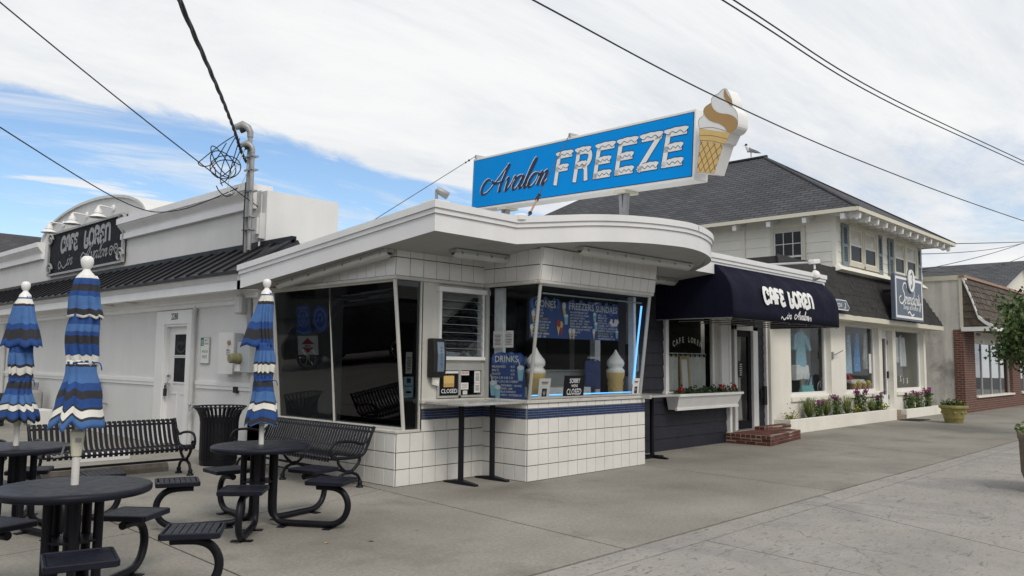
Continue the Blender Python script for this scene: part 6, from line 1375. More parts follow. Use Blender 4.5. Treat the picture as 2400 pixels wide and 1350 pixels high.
p = Pr((0, 0, 0), (1, 0, 0), (0, 0, 1), .012); p.curve = awn
lettering(p, DECO, 'CAFE', 1.14, .31, .27, .085, wmax=.84); lettering(p, DECO, 'LOREN', 2.14, .31, .27, .085, wmax=1.06)
lettering(p, SCRIPT, 'in', 1.98, .07, .075, .022, nib=.7, shear=.3, wmax=.2); lettering(p, SCRIPT, 'Avalon', 2.42, .08, .075, .024, nib=.7, shear=.3, wmax=.50)
p.stroke([(1.98, .10), (1.88, .05), (1.80, .10), (1.76, .06)], .02); swirl(p, 2.92, .10, .05, .016); swirl(p, 3.02, .10, .045, .014, flip=-1)
p.build('lettering', 'sign_face_white', aw)
# cctv arm light on parapet
fl = thing('arm_light', 'white flood lamp on a long slanting arm over the canopy parapet', 'lamp', (16.2, 6.75, 3.4)); mb = MB(); mb.tube([(14.2, 7.1, 3.40), (16.0, 6.78, 3.60)], .02, 8); mb.build('arm', 'meter_grey', fl); mb = MB(); mb.obox((15.96, 6.70, 3.56), (.24, -.03, .03), (0, .12, 0), (0, 0, .09)); mb.build('junction_box', 'trim_white', fl, bevel=.01)
mb = MB(); mb.tube([(16.08, 6.74, 3.56), (16.08, 6.74, 3.47)], .02, 6); mb.lathe([(.03, 0), (.075, .05), (.09, .14), (.06, .19)], (16.1, 6.76, 3.44), 14, axis=(-.1, -.4, -1)); mb.build('lamp_head', 'trim_white', fl, smooth=True, auto=50)

# ================================================================== GIFT SHOP AND THE HOUSE ABOVE
gs = thing('gift_shop_house', 'cream two storey house with a dark hipped roof above a stucco gift shop', 'house', (24, 14, 0))
SX0, SX1, SY = 17.18, 28.2, 8.25
wins = [(18.22, 20.56, .80, 2.60), (21.52, 23.98, .80, 2.60), (24.24, 25.12, .25, 2.55), (25.40, 28.0, .78, 2.60)]
b = MB(); x = SX0
for x0, x1, z0, z1 in wins:
    b.box(x, x0, SY, SY+.22, 0, 2.75); b.box(x0, x1, SY, SY+.22, 0, z0); b.box(x0, x1, SY, SY+.22, z1, 2.75); x = x1
b.box(x, SX1, SY, SY+.22, 0, 2.75); b.box(SX0, SX0+.2, SY+.22, 14, 0, 3.2); b.box(SX1-.2, SX1, SY+.22, 14, 0, 3.2); b.parts('shop_wall', 'stucco_cream', gs)
b = MB()
for x0, x1, z0, z1 in wins[:2]+wins[3:]:
    b.box(x0-.06, x1+.02, SY-.045, SY, z0-.13, z0-.03)
b.parts('sill_band', 'stucco_cream', gs)
def store_window(x0, x1, z0, z1):
    mb = MB(); f = .07; yy = SY+.13; mb.box(x0, x0+f*.6, yy, yy+.06, z0, z1); mb.box(x1-f*1.6, x1, yy, yy+.06, z0, z1); mb.box(x0+f*.6, x1-f*1.6, yy, yy+.06, z0, z0+f); mb.box(x0+f*.6, x1-f*1.6, yy, yy+.06, z1-f*.5, z1); w_ = mb.build('shop_window', 'trim_white', gs)
    pane('pane', [(x0+f*.6, yy+.03, z0+f), (x1-f*1.6, yy+.03, z0+f), (x1-f*1.6, yy+.03, z1-f*.5), (x0+f*.6, yy+.03, z1-f*.5)], w_)
for k in (0, 1, 3): store_window(*wins[k])
x0, x1, z0, z1 = wins[2]
mb = MB(); yy = SY+.16; mb.box(x0+.02, x0+.10, yy, yy+.05, z0, z1); mb.box(x1-.12, x1-.02, yy, yy+.05, z0, z1); mb.box(x0+.1, x1-.12, yy, yy+.05, z0, z0+.42); mb.box(x0+.1, x1-.12, yy, yy+.05, z1-.24, z1); dd = mb.build('shop_door', 'shirt_white', gs); pane('pane', [(x0+.1, yy+.02, z0+.42), (x1-.12, yy+.02, z0+.42), (x1-.12, yy+.02, z1-.24), (x0+.1, yy+.02, z1-.24)], dd)
mb = MB(); mb.box(x1-.09, x1-.06, yy-.05, yy, 1.15, 1.35); [mb.box(x1-.02, x1+.01, yy-.02, yy+.02, z-.06, z+.06) for z in (.6, 1.3, 2.2)]; mb.parts('handle', 'rubber', dd)
b = MB(); b.box(SX0+.2, SX1-.2, 11.4, 11.5, 0, 2.7); b.box(SX0+.2, SX1-.2, SY+.22, 11.4, 2.66, 2.7); b.box(SX0+.2, SX1-.2, SY+.22, 11.4, .0, .1); b.parts('room_wall', 'room_mid', gs)
b = MB()
for xa, xb in ((18.0, 21.2), (21.4, 24.15), (25.3, 27.9)): b.box(xa, xb, SY+.23, 9.0, .1, .78)
b.parts('display_plinth', 'stucco_cream', gs)
b = MB(); b.box(20.35, 20.95, 8.95, 9.0, .8, 2.6); b.parts('display_back', 'meter_grey', gs)
# fascia and mansard
b = MB(); b.box(SX0-.05, 28.52, 7.80, SY, 2.665, 2.70); b.box(SX0-.05, 28.52, 7.78, 7.83, 2.66, 2.79); b.box(28.47, 28.52, 7.83, SY+.5, 2.66, 2.79); b.parts('eave_fascia', 'trim_cream', gs)
MB0, MB1 = (7.79, 2.79), (8.24, 4.02)
mdv = V(0, MB1[0]-MB0[0], MB1[1]-MB0[1]); mlen = mdv.length; mdir = mdv.normalized(); mn = V(0, -mdir.z, mdir.y)
def mrange_x(z): f = (z-2.79)/1.23; return 17.12+.45*f, 28.55-1.25*f
b = MB(); b.prism([(17.12, MB0[0], MB0[1]), (28.55, MB0[0], MB0[1]), (27.3, MB1[0], MB1[1]), (17.57, MB1[0], MB1[1])], (0, .06, 0)); b.face([(28.55, 7.79, 2.79), (28.55, 9.2, 2.79), (27.3, 9.0, 4.02), (27.3, 8.24, 4.02)]); b.face([(17.12, 7.79, 2.79), (17.12, 9.2, 2.79), (17.57, 9.0, 4.02), (17.57, 8.24, 4.02)]); b.build('mansard_deck', 'mansard_shingle_b', gs)
r7 = random.Random(8); rows = 9; shp = {}
for r_ in range(rows):
    s = r_*mlen/rows; z = 2.79+1.23*(r_/rows); xa, xb = mrange_x(z+.07); x = xa-(r_ % 2)*.18
    while x < xb:
        wd = .36; a, e = max(xa, x), min(xb, x+wd)
        if e-a > .06:
            wd_ = round(e-a, 2); m_ = r7.choice(['mansard_shingle', 'mansard_shingle', 'mansard_shingle_b']); key = (wd_, m_)
            if key not in shp:
                q = MB(); q.hexa([(.003, 0, 0), (wd_-.003, 0, 0), (wd_-.003, .012, 0), (.003, .012, 0), (.003, 0, .185), (wd_-.003, 0, .185), (wd_-.003, .004, .185), (.003, .004, .185)]); o = q.build('shingle', m_, gs); me = o.data; bpy.data.objects.remove(o); me.transform(Matrix.Translation(OFF[gs.name])); shp[key] = me
            P_ = V(a, MB0[0], MB0[1])+mdir*(s+r7.uniform(-.012, .012))+mn*.006
            lift = r7.uniform(0, .05) if r7.random() < .85 else r7.uniform(.05, .14)
            mw = Matrix.Translation(P_) @ Matrix((V(1, 0, 0), mn, mdir)).transposed().to_4x4() @ Matrix.Translation((0, 0, .185)) @ Matrix.Rotation(-lift, 4, 'X') @ Matrix.Rotation(r7.uniform(-.015, .015), 4, 'Y') @ Matrix.Translation((0, 0, -.185))
            inst(shp[key], 'shingle', gs, mw)
        x += wd
# flat roof behind the mansard
b = MB(); b.box(17.5, 21.05, 8.3, 14, 3.55, 3.6); b.build('flat_roof', 'mansard_shingle_b', gs)
# house walls with wide weathered boards
HX0, HX1, HY, HZ = 21.05, 28.05, 8.26, 5.6
b = MB(); b.box(HX0, HX1, HY, 21.5, 2.7, 5.75); b.build('house_wall', 'siding_cream', gs)
k = 0; z = 3.70
while z < 5.6:
    for (px0, px1, py0, py1, nm) in ((HX0-.012, HX0, HY-.012, 21.5, 1), (HX0, HX1, HY-.012, HY, 0)):
        mb = MB()
        if nm: mb.hexa([(HX0-.020, HY-.02, z), (HX0, HY-.02, z), (HX0, 21.5, z), (HX0-.020, 21.5, z), (HX0-.004, HY-.02, z+.265), (HX0, HY-.02, z+.265), (HX0, 21.5, z+.265), (HX0-.004, 21.5, z+.265)])
        else: mb.hexa([(HX0, HY-.020, z), (HX1, HY-.020, z), (HX1, HY, z), (HX0, HY, z), (HX0, HY-.004, z+.265), (HX1, HY-.004, z+.265), (HX1, HY, z+.265), (HX0, HY, z+.265)])
        mb.build('siding_board', 'siding_cream', gs)
    z += .268; k += 1
b = MB(); b.box(HX0-.03, HX0+.08, HY-.03, HY+.08, 3.6, 5.7); b.box(HX1-.08, HX1+.03, HY-.03, HY+.08, 3.6, 5.7); b.hexa([(20.9, 8.05, 4.0), (HX1, 8.05, 4.0), (HX1, HY, 3.95), (20.9, HY, 3.95), (21.05, HY-.03, 4.16), (HX1, HY-.03, 4.16), (HX1, HY, 4.16), (21.05, HY, 4.16)]); b.tube([(HX0-.04, 10.82, 3.6), (HX0-.04, 10.82, 5.65)], .035, 8); b.parts('corner_board', 'siding_cream', gs)
# roof
EX0, EX1, EY0, EY1, EZ = 20.44, 28.90, 7.45, 22.3, 5.50; RX, RY0, RY1, RZ = 24.62, 11.92, 17.9, 8.30
b = MB(); ov = .0
b.face([(EX0, EY0, EZ), (EX0, EY1, EZ), (RX, RY1, RZ), (RX, RY0, RZ)]); b.face([(EX1, EY1, EZ), (EX1, EY0, EZ), (RX, RY0, RZ), (RX, RY1, RZ)]); b.parts('roof_slope', 'roof_far_y', gs)
b = MB(); b.face([(EX0, EY0, EZ), (EX1, EY0, EZ), (RX, RY0, RZ)]); b.face([(EX1, EY1, EZ), (EX0, EY1, EZ), (RX, RY1, RZ)]); b.parts('roof_hip', 'roof_far_x', gs)
b = MB(); b.tube([(EX0, EY0, EZ+.01), (RX, RY0, RZ+.01)], .06, 6, flat=(.5, 1)); b.tube([(EX1, EY0, EZ+.01), (RX, RY0, RZ+.01)], .06, 6, flat=(.5, 1)); b.tube([(RX, RY0-.1, RZ+.02), (RX, RY1, RZ+.02)], .08, 6, flat=(.6, 1)); b.parts('ridge_cap', 'shingle_b', gs)
b = MB(); b.box(EX0, EX1, EY0-.02, EY0+.02, EZ-.10, EZ+.0); b.box(EX0-.02, EX0+.02, EY0-.02, EY1, EZ-.10, EZ); b.box(EX1-.02, EX1+.02, EY0+.02, EY1, EZ-.1, EZ); b.parts('eave_board', 'trim_cream', gs)
b = MB(); b.face([(EX0+.02, EY0+.02, EZ-.06), (EX1-.02, EY0+.02, EZ-.06), (HX1, HY, EZ+.10), (HX0, HY, EZ+.10)]); b.face([(EX0+.02, EY1, EZ-.06), (EX0+.02, EY0+.02, EZ-.06), (HX0, HY, EZ+.1), (HX0, EY1, EZ+.1)]); b.face([(EX1-.02, EY1, EZ-.06), (EX1-.02, EY0+.02, EZ-.06), (HX1, HY, EZ+.1), (HX1, EY1, EZ+.1)]); b.parts('soffit', 'siding_cream', gs)
q = MB(); pts = [(0, 0, 0), (0, -.80, -.155), (0, -.78, -.25), (0, -.70, -.27), (0, -.66, -.22), (0, -.56, -.24), (0, -.48, -.19), (0, -.3, -.17), (0, 0, -.13)]; q.prism([(0, b_*1.0, c_*1.45 if c_ < -.05 else c_) for a_, b_, c_ in pts], (.11, 0, 0)); o = q.build('rafter_tail', 'trim_white', gs); rme = o.data; bpy.data.objects.remove(o); rme.transform(Matrix.Translation(OFF[gs.name]))
for i in range(13): inst(rme, 'rafter_tail', gs, Matrix.Translation((20.7+i*.645, HY+.02, EZ+.10)))
for i in range(14): inst(rme, 'rafter_tail', gs, Matrix.Translation((HX0+.02, 7.9+i*1.0, EZ+.10)) @ Matrix.Rotation(R(-90), 4, 'Z') @ Matrix.Diagonal((1, .74, 1, 1)))
def sash(O, U, wd, z0, z1, parent_m, shade, n, muntins=False):
    U = Vector(U); nn = Vector(n); O = Vector(O); zz_ = V(0, 0, 1)
    mb = MB(); c = .09
    for (a, b_, za, zb) in ((-c, 0, z0-.06, z1+c), (wd, wd+c, z0-.06, z1+c), (0, wd, z1, z1+c), (-c-.03, wd+c+.03, z0-.12, z0-.06), (0, wd, z0-.06, z0)): mb.obox(O+U*a+zz_*za-nn*.02, U*(b_-a), zz_*(zb-za), nn*.075)
    w_ = mb.build('window', 'trim_cream', gs)
    mb = MB(); zm = (z0+z1)/2+.02
    for (a, b_, za, zb) in ((0, .035, z0, z1), (wd-.035, wd, z0, z1), (.035, wd-.035, z0, z0+.045), (.035, wd-.035, z1-.035, z1), (.035, wd-.035, zm-.025, zm+.025)): mb.obox(O+U*a+zz_*za-nn*.015, U*(b_-a), zz_*(zb-za), nn*.04)
    if muntins:
        for h0, h1 in ((z0, zm), (zm, z1)):
            for i in (1, 2): mb.obox(O+U*(wd*i/3-.01)+zz_*h0-nn*.01, U*.02, zz_*(h1-h0), nn*.025)
            mb.obox(O+zz_*((h0+h1)/2-.01)-nn*.01, U*wd, zz_*.02, nn*.024)
    mb.build('sash', 'stucco_cream' if not muntins else 'shirt_white', w_)
    pane('pane', [O+zz_*z0+nn*.005, O+U*wd+zz_*z0+nn*.005, O+U*wd+zz_*z1+nn*.005, O+zz_*z1+nn*.005], w_, 'glass_sash')
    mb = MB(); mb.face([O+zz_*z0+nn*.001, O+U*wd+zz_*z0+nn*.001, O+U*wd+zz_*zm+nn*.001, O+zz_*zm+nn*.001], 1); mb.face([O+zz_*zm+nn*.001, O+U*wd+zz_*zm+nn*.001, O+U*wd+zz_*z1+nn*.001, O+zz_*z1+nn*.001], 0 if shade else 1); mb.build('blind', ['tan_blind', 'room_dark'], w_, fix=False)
mat('tan_blind', (.80, .74, .64), .8, var=.08)
for x0 in (21.92, 22.98): sash((x0, HY-.025, 0), (1, 0, 0), .90, 4.30, 5.22, gs, True, (0, -1, 0))
for x0 in (25.42, 26.50): sash((x0, HY-.025, 0), (1, 0, 0), .90, 4.30, 5.22, gs, True, (0, -1, 0))
sash((HX0-.02, 9.93, 0), (0, -1, 0), .80, 3.70, 5.15, gs, False, (-1, 0, 0), True)
for x0, x1 in ((21.40, 21.79), (24.02, 24.38), (24.92, 25.30), (27.54, 27.88)):
    mb = MB(); z0, z1 = 4.14, 5.28; yy = HY-.03
    mb.box(x0, x0+.07, yy-.035, yy, z0, z1); mb.box(x1-.07, x1, yy-.035, yy, z0, z1)
    for za, zb in ((z0, z0+.12), (4.66, 4.74), (z1-.09, z1)): mb.box(x0+.07, x1-.07, yy-.035, yy, za, zb)
    sh_ = mb.build('shutter', 'shutter_blue', gs); mb = MB()
    for za, zb in ((z0+.12, 4.66), (4.74, z1-.09)):
        n = int((zb-za)/.042)
        for i in range(n): mb.obox((x0+.07, yy-.03, za+i*(zb-za)/n), (x1-x0-.14, 0, 0), (0, .004, 0), (0, .022, .034))
    so2 = mb.build('slats', 'shutter_blue', sh_); tag(so2, kind='stuff')
    mb = MB(); mb.box(x0+.07, x1-.07, yy-.006, yy-.002, z0+.1, z1-.08); mb.build('backing', 'board_black', sh_)
# gull on the ridge
gl = thing('seagull', 'grey and white gull standing on the house ridge', 'bird', (RX, 12.38, RZ+.10)); gx, gy, gz = RX, 12.38, RZ+.1
def skin_body(name, verts, radii, edges, m, parent, sub=2):
    me = bpy.data.meshes.new(name); off = OFF[parent.name]; me.from_pydata([Vector(v)-off for v in verts], edges, []); o = bpy.data.objects.new(name, me); C.objects.link(o); o.parent = parent; me.materials.append(M[m])
    o.modifiers.new('skin', 'SKIN'); sv = me.skin_vertices[0].data
    for i, r_ in enumerate(radii): sv[i].radius = (r_, r_) if not isinstance(r_, tuple) else r_
    sv[0].use_root = True; s = o.modifiers.new('sub', 'SUBSURF'); s.levels = s.render_levels = sub; return o
# facing image left: +Y-ish
f_ = V(-.5, .86, 0)
skin_body('body', [V(gx, gy, gz+.22), V(gx, gy, gz+.24)+f_*.07, V(gx, gy, gz+.32)+f_*.13, V(gx, gy, gz+.39)+f_*.15, V(gx, gy, gz+.20)-f_*.10, V(gx, gy, gz+.15)-f_*.22], [.085, .085, .05, .045, .07, .03], [(0, 1), (1, 2), (2, 3), (0, 4), (4, 5)], 'gull_white', gl)
mb = MB(); 
for sd in (-1, 1):
    qq = V(f_.y, -f_.x, 0)*sd; mb.prism([V(gx, gy, gz+.29)+f_*.06+qq*.075, V(gx, gy, gz+.22)+f_*.07+qq*.085, V(gx, gy, gz+.14)-f_*.12+qq*.07, V(gx, gy, gz+.10)-f_*.33+qq*.03, V(gx, gy, gz+.20)-f_*.14+qq*.072], qq*.015)
mb.build('wing', 'gull_grey', gl)
mb = MB(); mb.prism([V(gx, gy, gz+.40)+f_*.185, V(gx, gy, gz+.385)+f_*.185, V(gx, gy, gz+.375)+f_*.26], V(.015, .01, 0)); mb.build('beak', 'ink_yellow', gl)
mb = MB(); mb.ball(V(gx, gy, gz+.405)+f_*.15, .048, 8); mb.build('hood', 'gull_dark', gl)
for sd in (-.03, .03): mb = MB(); mb.tube([V(gx+sd, gy, gz-.02), V(gx+sd, gy, gz+.16)], .008, 5); mb.build('leg', 'copper_cap', gl)

# shop signs
ss = thing('gift_shop_sign', 'slate blue gift shop sign with a white seahorse oval leaning off the dark mansard', 'sign', (24.65, 7.6, 2.8))
x0, x1, z0, z1 = 23.45, 25.90, 2.81, 4.08; mb = MB(); mb.box(x0, x1, 7.60, 7.70, z0, z1); mb.build('panel', 'slate_sign', ss)
mb = MB(); mb.box(x0+.5, x0+.58, 7.7, 8.15, 3.6, 3.68); mb.box(x1-.6, x1-.52, 7.7, 8.15, 3.6, 3.68); mb.parts('bracket', 'rubber', ss)
p = Pr((x0, 7.6, z0), (1, 0, 0), (0, 0, 1), .004); W_, H_ = x1-x0, z1-z0
for a in ((.06, .05, W_-.06, .12), (.06, H_-.13, W_-.06, H_-.06), (.06, .12, .14, H_-.13), (W_-.14, .12, W_-.06, H_-.13)): p.rect(*a)
lettering(p, SCRIPT, 'S', .42, .47, .28, .055, nib=.7, shear=.15, wmax=.44); lettering(p, SCRIPT, 'erendipity', .80, .47, .20, .042, nib=.8, shear=.12, wmax=1.45)
p.text('Shops of Avalon', W_*.54, .31, .14, 0, 0, 1.5, 'c'); p.stroke([(1.05, .2), (1.2, .25), (1.4, .15), (1.6, .2)], .05)
p.build('lettering', 'sign_face_white', ss)
mb = MB(); mb.prism([(x0+1.32+.28*math.cos(2*math.pi*i/28), 7.58, z1-.12+.325*math.sin(2*math.pi*i/28)) for i in range(28)], (0, -.03, 0)); mb.prism([(x0+1.32+.31*math.cos(2*math.pi*i/28), 7.598, z1-.12+.355*math.sin(2*math.pi*i/28)) for i in range(28)], (0, -.02, 0), 1); mb.build('oval', ['sign_face_white', 'slate_sign'], ss)
p = Pr((x0+1.32, 7.55, z1-.12), (1, 0, 0), (0, 0, 1), .003)
p.stroke([(-.10, .16), (-.03, .19), (.04, .22), (.07, .13), (.02, .04), (.08, -.05), (.03, -.15), (-.06, -.22), (-.08, -.15), (-.03, -.12)], .055, 0, 0, 5); p.stroke([(.04, .22), (.0, .29)], .03, 0, 0, 0); p.build('seahorse', 'slate_sign', ss)
s2 = thing('shops_plaque', 'small grey scroll ended plaque reading Shops on the mansard beside the awning', 'sign', (19.5, 7.68, 2.85)); mb = MB(); mb.prism([(18.6, 7.66, 2.86), (20.25, 7.66, 2.86), (20.32, 7.66, 2.95), (20.2, 7.66, 3.03), (20.1, 7.66, 3.12), (18.6, 7.66, 3.12)], (0, .05, 0)); mb.build('panel', 'slate_sign', s2)
p = Pr((18.6, 7.66, 2.86), (1, 0, 0), (0, 0, 1), .004); p.stroke([(0, .015), (1.63, .015), (1.69, .09), (1.58, .165), (1.49, .245), (0, .245)], .02, 0, 0, 0); lettering(p, SCRIPT, 'Shops', .70, .085, .075, .02, nib=.7, shear=.2, wmax=.52); p.stroke([(1.42, .19), (1.46, .14), (1.43, .07), (1.38, .06)], .03); p.build('lettering', 'sign_face_white', s2)
mb = MB(); mb.tube([(20.62, 8.25, 1.78), (20.72, 8.19, 1.80), (20.95, 8.1, 1.9)], .014, 6); mb.box(20.58, 20.66, 8.215, 8.25, 1.68, 1.86); tag(mb.build('wall_hook', 'galvanised', None), 'thin metal bracket on the stucco pier between the shop windows', 'bracket')

# planters and planting
def planter(x0, x1, y0, y1, h, label):
    t = thing('planter_box', label, 'planter', ((x0+x1)/2, (y0+y1)/2, 0), 0, 'low stucco planters'); mb = MB(); w_ = .07
    mb.box(x0, x1, y0, y0+w_, 0, h); mb.box(x0, x0+w_, y0+w_, y1, 0, h); mb.box(x1-w_, x1, y0+w_, y1, 0, h); mb.build('wall', 'stucco_cream', t, bevel=.008)
    mb = MB(); mb.box(x0+w_, x1-w_, y0+w_, y1, h-.09, h-.035); mb.build('earth', 'soil', t)
planter(17.30, 24.14, 7.87, 8.245, .315, 'long low stucco planter under the first two gift shop windows'); planter(24.98, 28.30, 7.87, 8.245, .27, 'short low stucco planter under the right gift shop window')
mb = MB(); mb.box(24.17, 24.95, 7.87, 8.245, 0, .12); mb.box(24.17, 24.95, 8.02, 8.245, .12, .24); tag(mb.build('door_step', 'stone_step', None, bevel=.006), 'stone doorstep between the two stucco planters', 'step')
mb = MB(); mb.box(24.05, 25.0, 7.25, 7.8, .002, .016); tag(mb.build('door_mat', 'mat_black', None), 'black doormat in front of the gift shop step', 'doormat')
def blades(mb, x, y, z, n, h, spread, rr_, mi):
    for i in range(n):
        a = rr_.uniform(0, 6.28); l_ = h*rr_.uniform(.45, 1.15); s = spread*rr_.uniform(.3, 1.5); d = V(math.cos(a), math.sin(a)*.6, 0); q = V(-d.y, d.x, 0)*.006
        p0 = V(x, y, z)+d*.03*rr_.random(); p1 = p0+d*s*.45+V(0, 0, l_*.75); p2 = p0+d*s+V(0, 0, l_*rr_.uniform(.55, .95))
        if s > .8*spread: p2 = p2-V(0, 0, l_*.25)
        mb.face([p0-q, p0+q, p1+q*.8, p1-q*.8], mi); mb.face([p1-q*.8, p1+q*.8, p2], mi)
def plant(kind, x, y, z, s, label, seed):
    rr_ = random.Random(seed); t = thing(kind, label, 'plant', (x, y, z))
    mb = MB()
    if kind == 'grass_tuft': blades(mb, x, y, z, 120, .55*s, .36*s, rr_, 2); blades(mb, x, y, z, 110, .42*s, .28*s, rr_, 1); blades(mb, x, y, z, 60, .3*s, .25*s, rr_, 0)
    elif kind == 'purple_flower':
        for i in range(6):
            a = rr_.uniform(0, 6.28); r_ = .13*s*rr_.random()**.5; top = V(x+r_*1.7*math.cos(a), y+r_*1.2*math.sin(a), z+.5*s*rr_.uniform(.8, 1.05)); mb.tube([V(x+r_*math.cos(a), y+r_*math.sin(a), z), top], .007, 4, 1)
            for j in range(56): f = rr_.random()**1.2; leaf_quad(mb, V(x, y, z).lerp(top, f*.9)+V(rr_.gauss(0, .06*s), rr_.gauss(0, .04*s), 0), rr_, .05*s*rr_.uniform(.6, 1.2), rr_.choice((0, 0, 0, 1)), .2, .38)
            for j in range(24): leaf_quad(mb, top+V(rr_.gauss(0, .034*s), rr_.gauss(0, .03*s), rr_.uniform(-.05, .05)*s), rr_, .023*s, 3, .2, .9)
    elif kind == 'yellow_flower':
        for i in range(130): leaf_quad(mb, V(x+rr_.gauss(0, .12*s), y+rr_.gauss(0, .06), z+abs(rr_.gauss(0, .09*s))), rr_, .032*s, rr_.choice((0, 1, 1)), .3, .5)
        for i in range(46): leaf_quad(mb, V(x+rr_.gauss(0, .12*s), y-.04+rr_.gauss(0, .05), z+.07*s+abs(rr_.gauss(0, .06*s))), rr_, .022*s, 4, .4, .95)
    elif kind == 'leafy_plant':
        for i in range(150): leaf_quad(mb, V(x+rr_.gauss(0, .14*s), y+rr_.gauss(0, .07), z+abs(rr_.gauss(0, .12*s))), rr_, .04*s, rr_.choice((0, 1, 2)), .3, .45)
    mb.build('foliage', ['leaf', 'leaf_light', 'grass_blade', 'petal_purple', 'petal_yellow'], t, fix=False)
    return t
PL = [('yellow_flower', 17.75, 1.0, 'small yellow flowering clump at the left end of the long planter'), ('grass_tuft', 18.75, 1.15, 'spiky grass tuft left of the first purple flowers in the long planter'), ('purple_flower', 19.25, .85, 'short purple flower between two grass tufts at the left of the long planter'), ('grass_tuft', 19.75, 1.1, 'spiky grass tuft right of the short purple flower'),
      ('purple_flower', 20.40, 1.0, 'two headed purple flower under the stucco pier in the long planter'), ('grass_tuft', 21.05, 1.1, 'airy grass tuft between the middle purple flowers of the long planter'), ('yellow_flower', 21.6, 1.1, 'yellowish low clump left of the tallest purple flowers'), ('purple_flower', 22.05, 1.25, 'tallest purple flower clump under the second shop window'), ('grass_tuft', 22.75, .8, 'drooping yellow green grass right of the tallest purple flowers'), ('purple_flower', 23.25, 1.0, 'purple flowers at the right end of the long planter'), ('yellow_flower', 23.55, 1.35, 'bright yellow flowers at the right end of the long planter'),
      ('purple_flower', 25.95, 1.1, 'left purple flower clump of the short planter'), ('purple_flower', 26.7, 1.0, 'middle purple flower clump of the short planter'), ('purple_flower', 27.6, 1.2, 'right purple flower clump of the short planter')]
for i, (k_, x, s, lb) in enumerate(PL): plant(k_, x, 8.08, .27 if x < 24.5 else .23, s*.92, lb, 40+i)
pt_ = thing('flower_pot', 'big ochre garland pot of small flowers standing on the pavement before the grey wall', 'pot', (24.25, 6.45, 0)); px_, py_ = 24.25, 6.45
mb = MB(); mb.lathe([(.21, 0), (.22, .02), (.24, .12), (.25, .13), (.25, .15), (.265, .2), (.305, .36), (.315, .385), (.355, .40), (.362, .44), (.355, .47), (.33, .475), (.32, .44)], (px_, py_, 0), 28, caps=False); mb.build('bowl', 'pot_ochre', pt_, smooth=True, auto=50)
for i in range(9): mb = MB(); a = 2*math.pi*i/9; mb.ball(V(px_+.285*math.cos(a), py_+.285*math.sin(a), .28), .045, 8, sz=.8); mb.build('garland', 'pot_ochre', pt_, smooth=True)
mb = MB(); mb.lathe([(.32, .44), (.1, .46)], (px_, py_, 0), 20); mb.build('earth', 'soil', pt_)
mb = MB(); rr_ = random.Random(4)
for i in range(260): a = rr_.uniform(0, 6.28); r_ = .3*rr_.random()**.5; leaf_quad(mb, V(px_+r_*math.cos(a), py_+r_*math.sin(a), .46+abs(rr_.gauss(0, .07))), rr_, .04, rr_.choice((0, 0, 1)), .3, .5)
for i in range(50): a = rr_.uniform(-1.5, 1.0); r_ = .3*rr_.random()**.5; leaf_quad(mb, V(px_+r_*math.cos(a), py_+r_*math.sin(a), .5+abs(rr_.gauss(0, .05))), rr_, .025, 2, .3, .9)
mb.build('foliage', ['leaf_dark', 'leaf', 'petal_yellow', 'petal_purple'], pt_, fix=False)
bp_ = thing('concrete_planter', 'large exposed aggregate planter cut off by the right picture edge', 'planter', (12.05, 2.0, 0)); qx, qy = 12.06, 1.97
mb = MB(); mb.lathe([(.30, 0), (.36, .03), (.44, .12), (.475, .22), (.485, .62), (.50, .64), (.50, .70), (.485, .715), (.43, .715), (.42, .66)], (qx, qy, 0), 36, caps=False); mb.build('bowl', 'aggregate', bp_, smooth=True, auto=50)
mb = MB(); mb.lathe([(.43, .67), (.1, .69)], (qx, qy, 0), 24); mb.build('earth', 'soil', bp_)
mb = MB(); rr_ = random.Random(14)
for i in range(700): a = rr_.uniform(0, 6.28); r_ = .52*rr_.random()**.5; leaf_quad(mb, V(qx+r_*math.cos(a), qy+r_*math.sin(a), .70+abs(rr_.gauss(0, .05))+.10*(1-r_/.52)), rr_, .035, rr_.choice((0, 1, 1, 2)), .3, .5)
blades(mb, qx+.05, qy+.05, .7, 50, .45, .2, rr_, 2); mb.build('foliage', ['leaf', 'leaf_light', 'leaf_light'], bp_, fix=False)
# things on show in the gift shop windows
def garment(name, label, cat, x, y, z0, outline, m, group=None, extra=None, fold=.012, nf=7):
    t = thing(name, label, cat, (x, y, z0), 0, group); mb = MB(); n = len(outline)
    # outline: list of (z, half width left, half width right); a thin rounded shell front and back
    K = 14; F = []; B = []
    for z, wl, wr in outline:
        f_, b_ = [], []
        for j in range(K+1):
            u = j/K; xx = x-wl+(wl+wr)*u; th_ = .07*math.sin(math.pi*u)**.6; w_ = fold*math.sin(u*nf*6.28+z*3)*(1 if z < z0+.6*(outline[0][0]-z0) else .3)
            f_.append(mb.pt((xx, y-th_+w_, z))); b_.append(mb.pt((xx, y+th_+w_, z)))
        F.append(f_); B.append(b_)
    for i in range(n-1):
        for j in range(K): mb.idx([F[i][j], F[i][j+1], F[i+1][j+1], F[i+1][j]]); mb.idx([B[i][j], B[i+1][j], B[i+1][j+1], B[i][j+1]])
    mb.build('cloth', m, t, smooth=True)
    if extra: extra(t)
    return t
